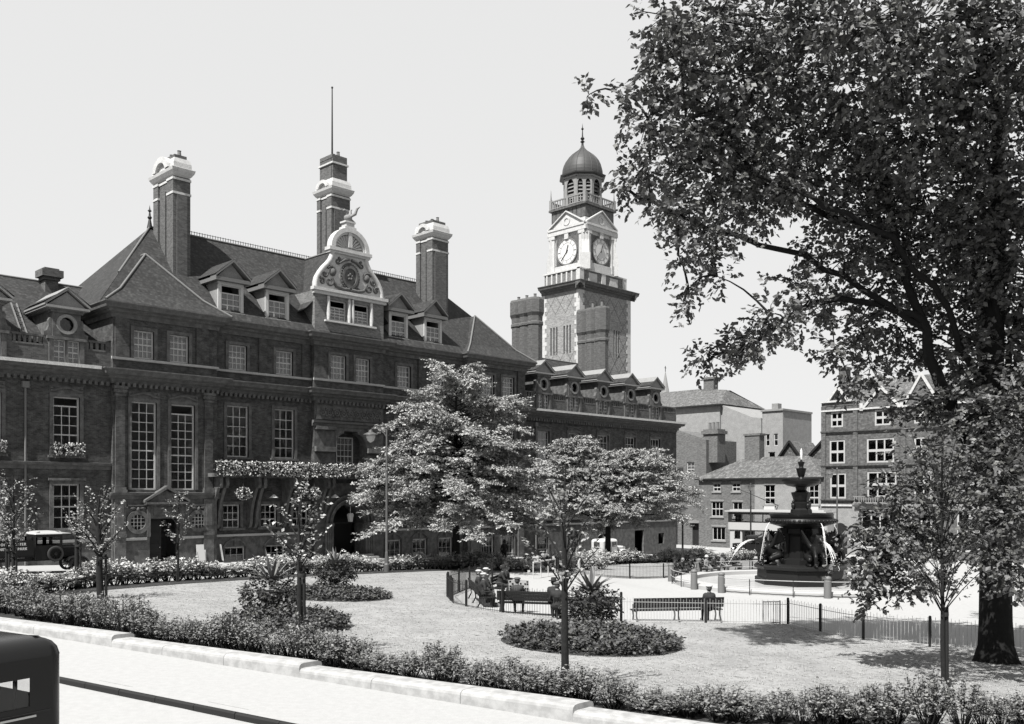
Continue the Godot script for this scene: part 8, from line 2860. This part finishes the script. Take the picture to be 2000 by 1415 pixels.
func lorry() -> void:
	var at := Vector3(16.6, gy(16.6, 5.2), 5.2)
	var t := thing("lorry", "black open lorry with white lettering parked before the near wing", "lorry", at)
	CUR = Transform3D.IDENTITY
	var g := G()
	for s in [-1.0, 1.0]:
		g = G(); g.box(-3.4, -0.1, 0.95, 1.72, s * 0.85 - 0.03, s * 0.85 + 0.03)
		part(t, "side_board", g, M.black_paint)
	g = G(); g.box(-3.4, -3.34, 0.95, 1.72, -0.82, 0.82)
	part(t, "tail_board", g, M.black_paint)
	g = G(); g.box(-3.4, -0.05, 0.85, 0.95, -0.85, 0.85); g.box(-3.3, 2.5, 0.62, 0.78, -0.4, 0.4)
	part(t, "chassis", g, M.black_paint)
	lettering(t, "CITY OF LEICESTER", 0.13, Vector3(-1.25, 1.52, 0.884))
	lettering(t, "SPINNEY HILL PARK", 0.13, Vector3(-1.25, 1.29, 0.884))
	glasshouse(t, 0.0, 1.35, 0.78, 0.06, 0.7, 1.42, 1.84, 2.08, [["p", 0.12, 0.35], ["p", 0.55, 1.2], ["n", 0.55, 1.2], ["n", 0.12, 0.35], ["f", -0.66, 0.66], ["r", -0.5, 0.5]], M.black_paint, M.cream_paint)
	g = G(); g.box(1.35, 1.75, 1.98, 2.02, -0.78, 0.78)
	part(t, "visor", g, M.cream_paint)
	g = G()
	shell(g, plan_path(1.33, 2.3, 0.4, 0.1), [[0.7, 0.0], [1.24, 0.0], [1.34, -0.08], [1.37, -0.25], [1.38, 0, 0.0]])
	part(t, "bonnet", g, M.black_paint)
	g = G(); g.box(2.3, 2.38, 0.68, 1.4, -0.36, 0.36)
	part(t, "radiator", g, M.chrome)
	for s in [-1.0, 1.0]:
		wheel(t, Vector3(2.1, 0.42, s * 0.7), 0.42, 0.16, 10, M.black_paint)
		wheel(t, Vector3(-1.9, 0.42, s * 0.72), 0.42, 0.22, 10, M.black_paint)
		fender(t, 2.1, s * 0.72, 0.54, 0.28, M.black_paint, 0.3)
		g = G(); g.at(Transform3D(Basis(Vector3.FORWARD, PI / 2), Vector3(2.35, 1.2, s * 0.52)))
		g.lathe([Vector2(0.0, -0.12), Vector2(0.09, -0.1), Vector2(0.13, 0.0), Vector2(0.0, 0.06)], 14)
		part(t, "headlight", g, M.black_paint)
	wheel(t, Vector3(0.95, 0.98, 0.9), 0.4, 0.14, 10, M.black_paint)
	# sacks and prunings in the back
	g = G()
	var r := RandomNumberGenerator.new(); r.seed = 8
	for k in 9:
		g = G()
		g.ball(Vector3(-3.0 + k * 0.32, 1.55 + r.randf_range(-0.1, 0.25), r.randf_range(-0.5, 0.5)), Vector3(0.3, 0.32, 0.34), 9, 7)
		for q in g.v.size():
			g.v[q] += Vector3(sin(g.v[q].y * 17.0 + k), 0, cos(g.v[q].y * 13.0)) * 0.025
		var o := thing("sack", "bulging pale sack loaded in the open lorry", "sack", at, 0.0, "sacks in the lorry")
		part(o, "cloth", g, M.sackcloth)

func tram() -> void:
	var at := Vector3(88.0, gy(88, 8.0), 8.2)
	var t := thing("tram", "cream and dark double-deck tram halted behind the fountain", "tram", at, -PI / 2)
	# local x with world z; side towards the square is +z
	CUR = Transform3D.IDENTITY
	var hl := 5.6; var hw := 1.05
	var low := []; var up := []
	for k in 6:
		low.append(["p", -3.4 + k * 1.14, -3.4 + k * 1.14 + 1.02]); low.append(["n", -3.4 + k * 1.14, -3.4 + k * 1.14 + 1.02])
	for k in 8:
		up.append(["p", -4.9 + k * 1.24, -4.9 + k * 1.24 + 1.12]); up.append(["n", -4.9 + k * 1.24, -4.9 + k * 1.24 + 1.12])
	glasshouse(t, -3.7, 3.7, hw, 0.08, 0.75, 1.75, 2.6, 2.75, low, M.maroon_paint, M.cream_paint)
	var g := G()
	shell(g, plan_path(-hl, hl, hw + 0.06, 0.5), [[2.72, 0.0], [3.5, 0.0]])
	part(t, "upper_panel", g, M.cream_paint)
	for e in [-1.0, 1.0]:
		low = [["f" if e > 0 else "r", -0.75, 0.75], ["p", minf(e * 3.95, e * 4.7), maxf(e * 3.95, e * 4.7)], ["n", minf(e * 3.95, e * 4.7), maxf(e * 3.95, e * 4.7)]]
		glasshouse(t, minf(e * 3.72, e * 5.3), maxf(e * 3.72, e * 5.3), 0.98, 0.2, 0.75, 1.75, 2.6, 2.74, low, M.cream_paint, M.cream_paint)
	g = G()
	up.append(["r", -0.7, 0.7]); up.append(["f", -0.7, 0.7])
	glasshouse(t, -hl + 0.05, hl - 0.05, hw + 0.03, 0.4, 3.5, 3.56, 4.35, 4.6, up, M.maroon_paint, M.cream_paint)
	g = G(); g.box(-hl - 0.1, hl + 0.1, 4.62, 4.74, -hw - 0.2, hw + 0.2); g.box(-hl + 0.3, hl - 0.3, 4.74, 4.86, -hw + 0.2, hw - 0.2)
	part(t, "canopy", g, M.cream_paint)
	g = G(); g.box(-5.2, 5.2, 0.45, 0.75, -0.8, 0.8); g.box(-2.4, 2.4, 0.2, 0.5, -0.9, 0.9)
	part(t, "underframe", g, M.iron)
	for x in [-1.2, 1.2]:
		for s in [-1.0, 1.0]:
			wheel(t, Vector3(x, 0.38, s * 0.75), 0.38, 0.12, 8, M.iron)
	g = G(); g.tube([Vector3(-0.3, 4.86, 0), Vector3(-0.1, 5.3, 0), Vector3(-5.2, 7.2, 0)], [0.06, 0.05, 0.03], 7)
	part(t, "trolley_pole", g, M.iron)

func vehicles() -> void:
	lorry()
	tram()
	saloon("black saloon car seen from behind on the near street", Vector3(3.5, gy(3.4, 41.7) - 0.12, 41.75), PI / 2 + 0.22, M.black_paint, 2.14, Vector2(0.86, 0.5), 0.24, 0.22)
	saloon("white saloon car parked before the far wing", Vector3(67.2, gy(67.2, 2.4), 2.4), 0.0, M.white_paint, 1.72)
	var dc := saloon("dark closed car between the fountain and the tram", Vector3(80.2, gy(80.2, 9.8), 9.8), PI / 2, M.black_paint, 2.0)
	dc.scale = Vector3.ONE * 1.2

func _ready() -> void:
	rng.seed = 7
	view_and_light()
	make_materials()
	ground()
	town_hall()
	flagpole()
	clock_tower()
	east_side()
	south_side()
	plants()
	fountain()
	furniture()
	people()
	vehicles()
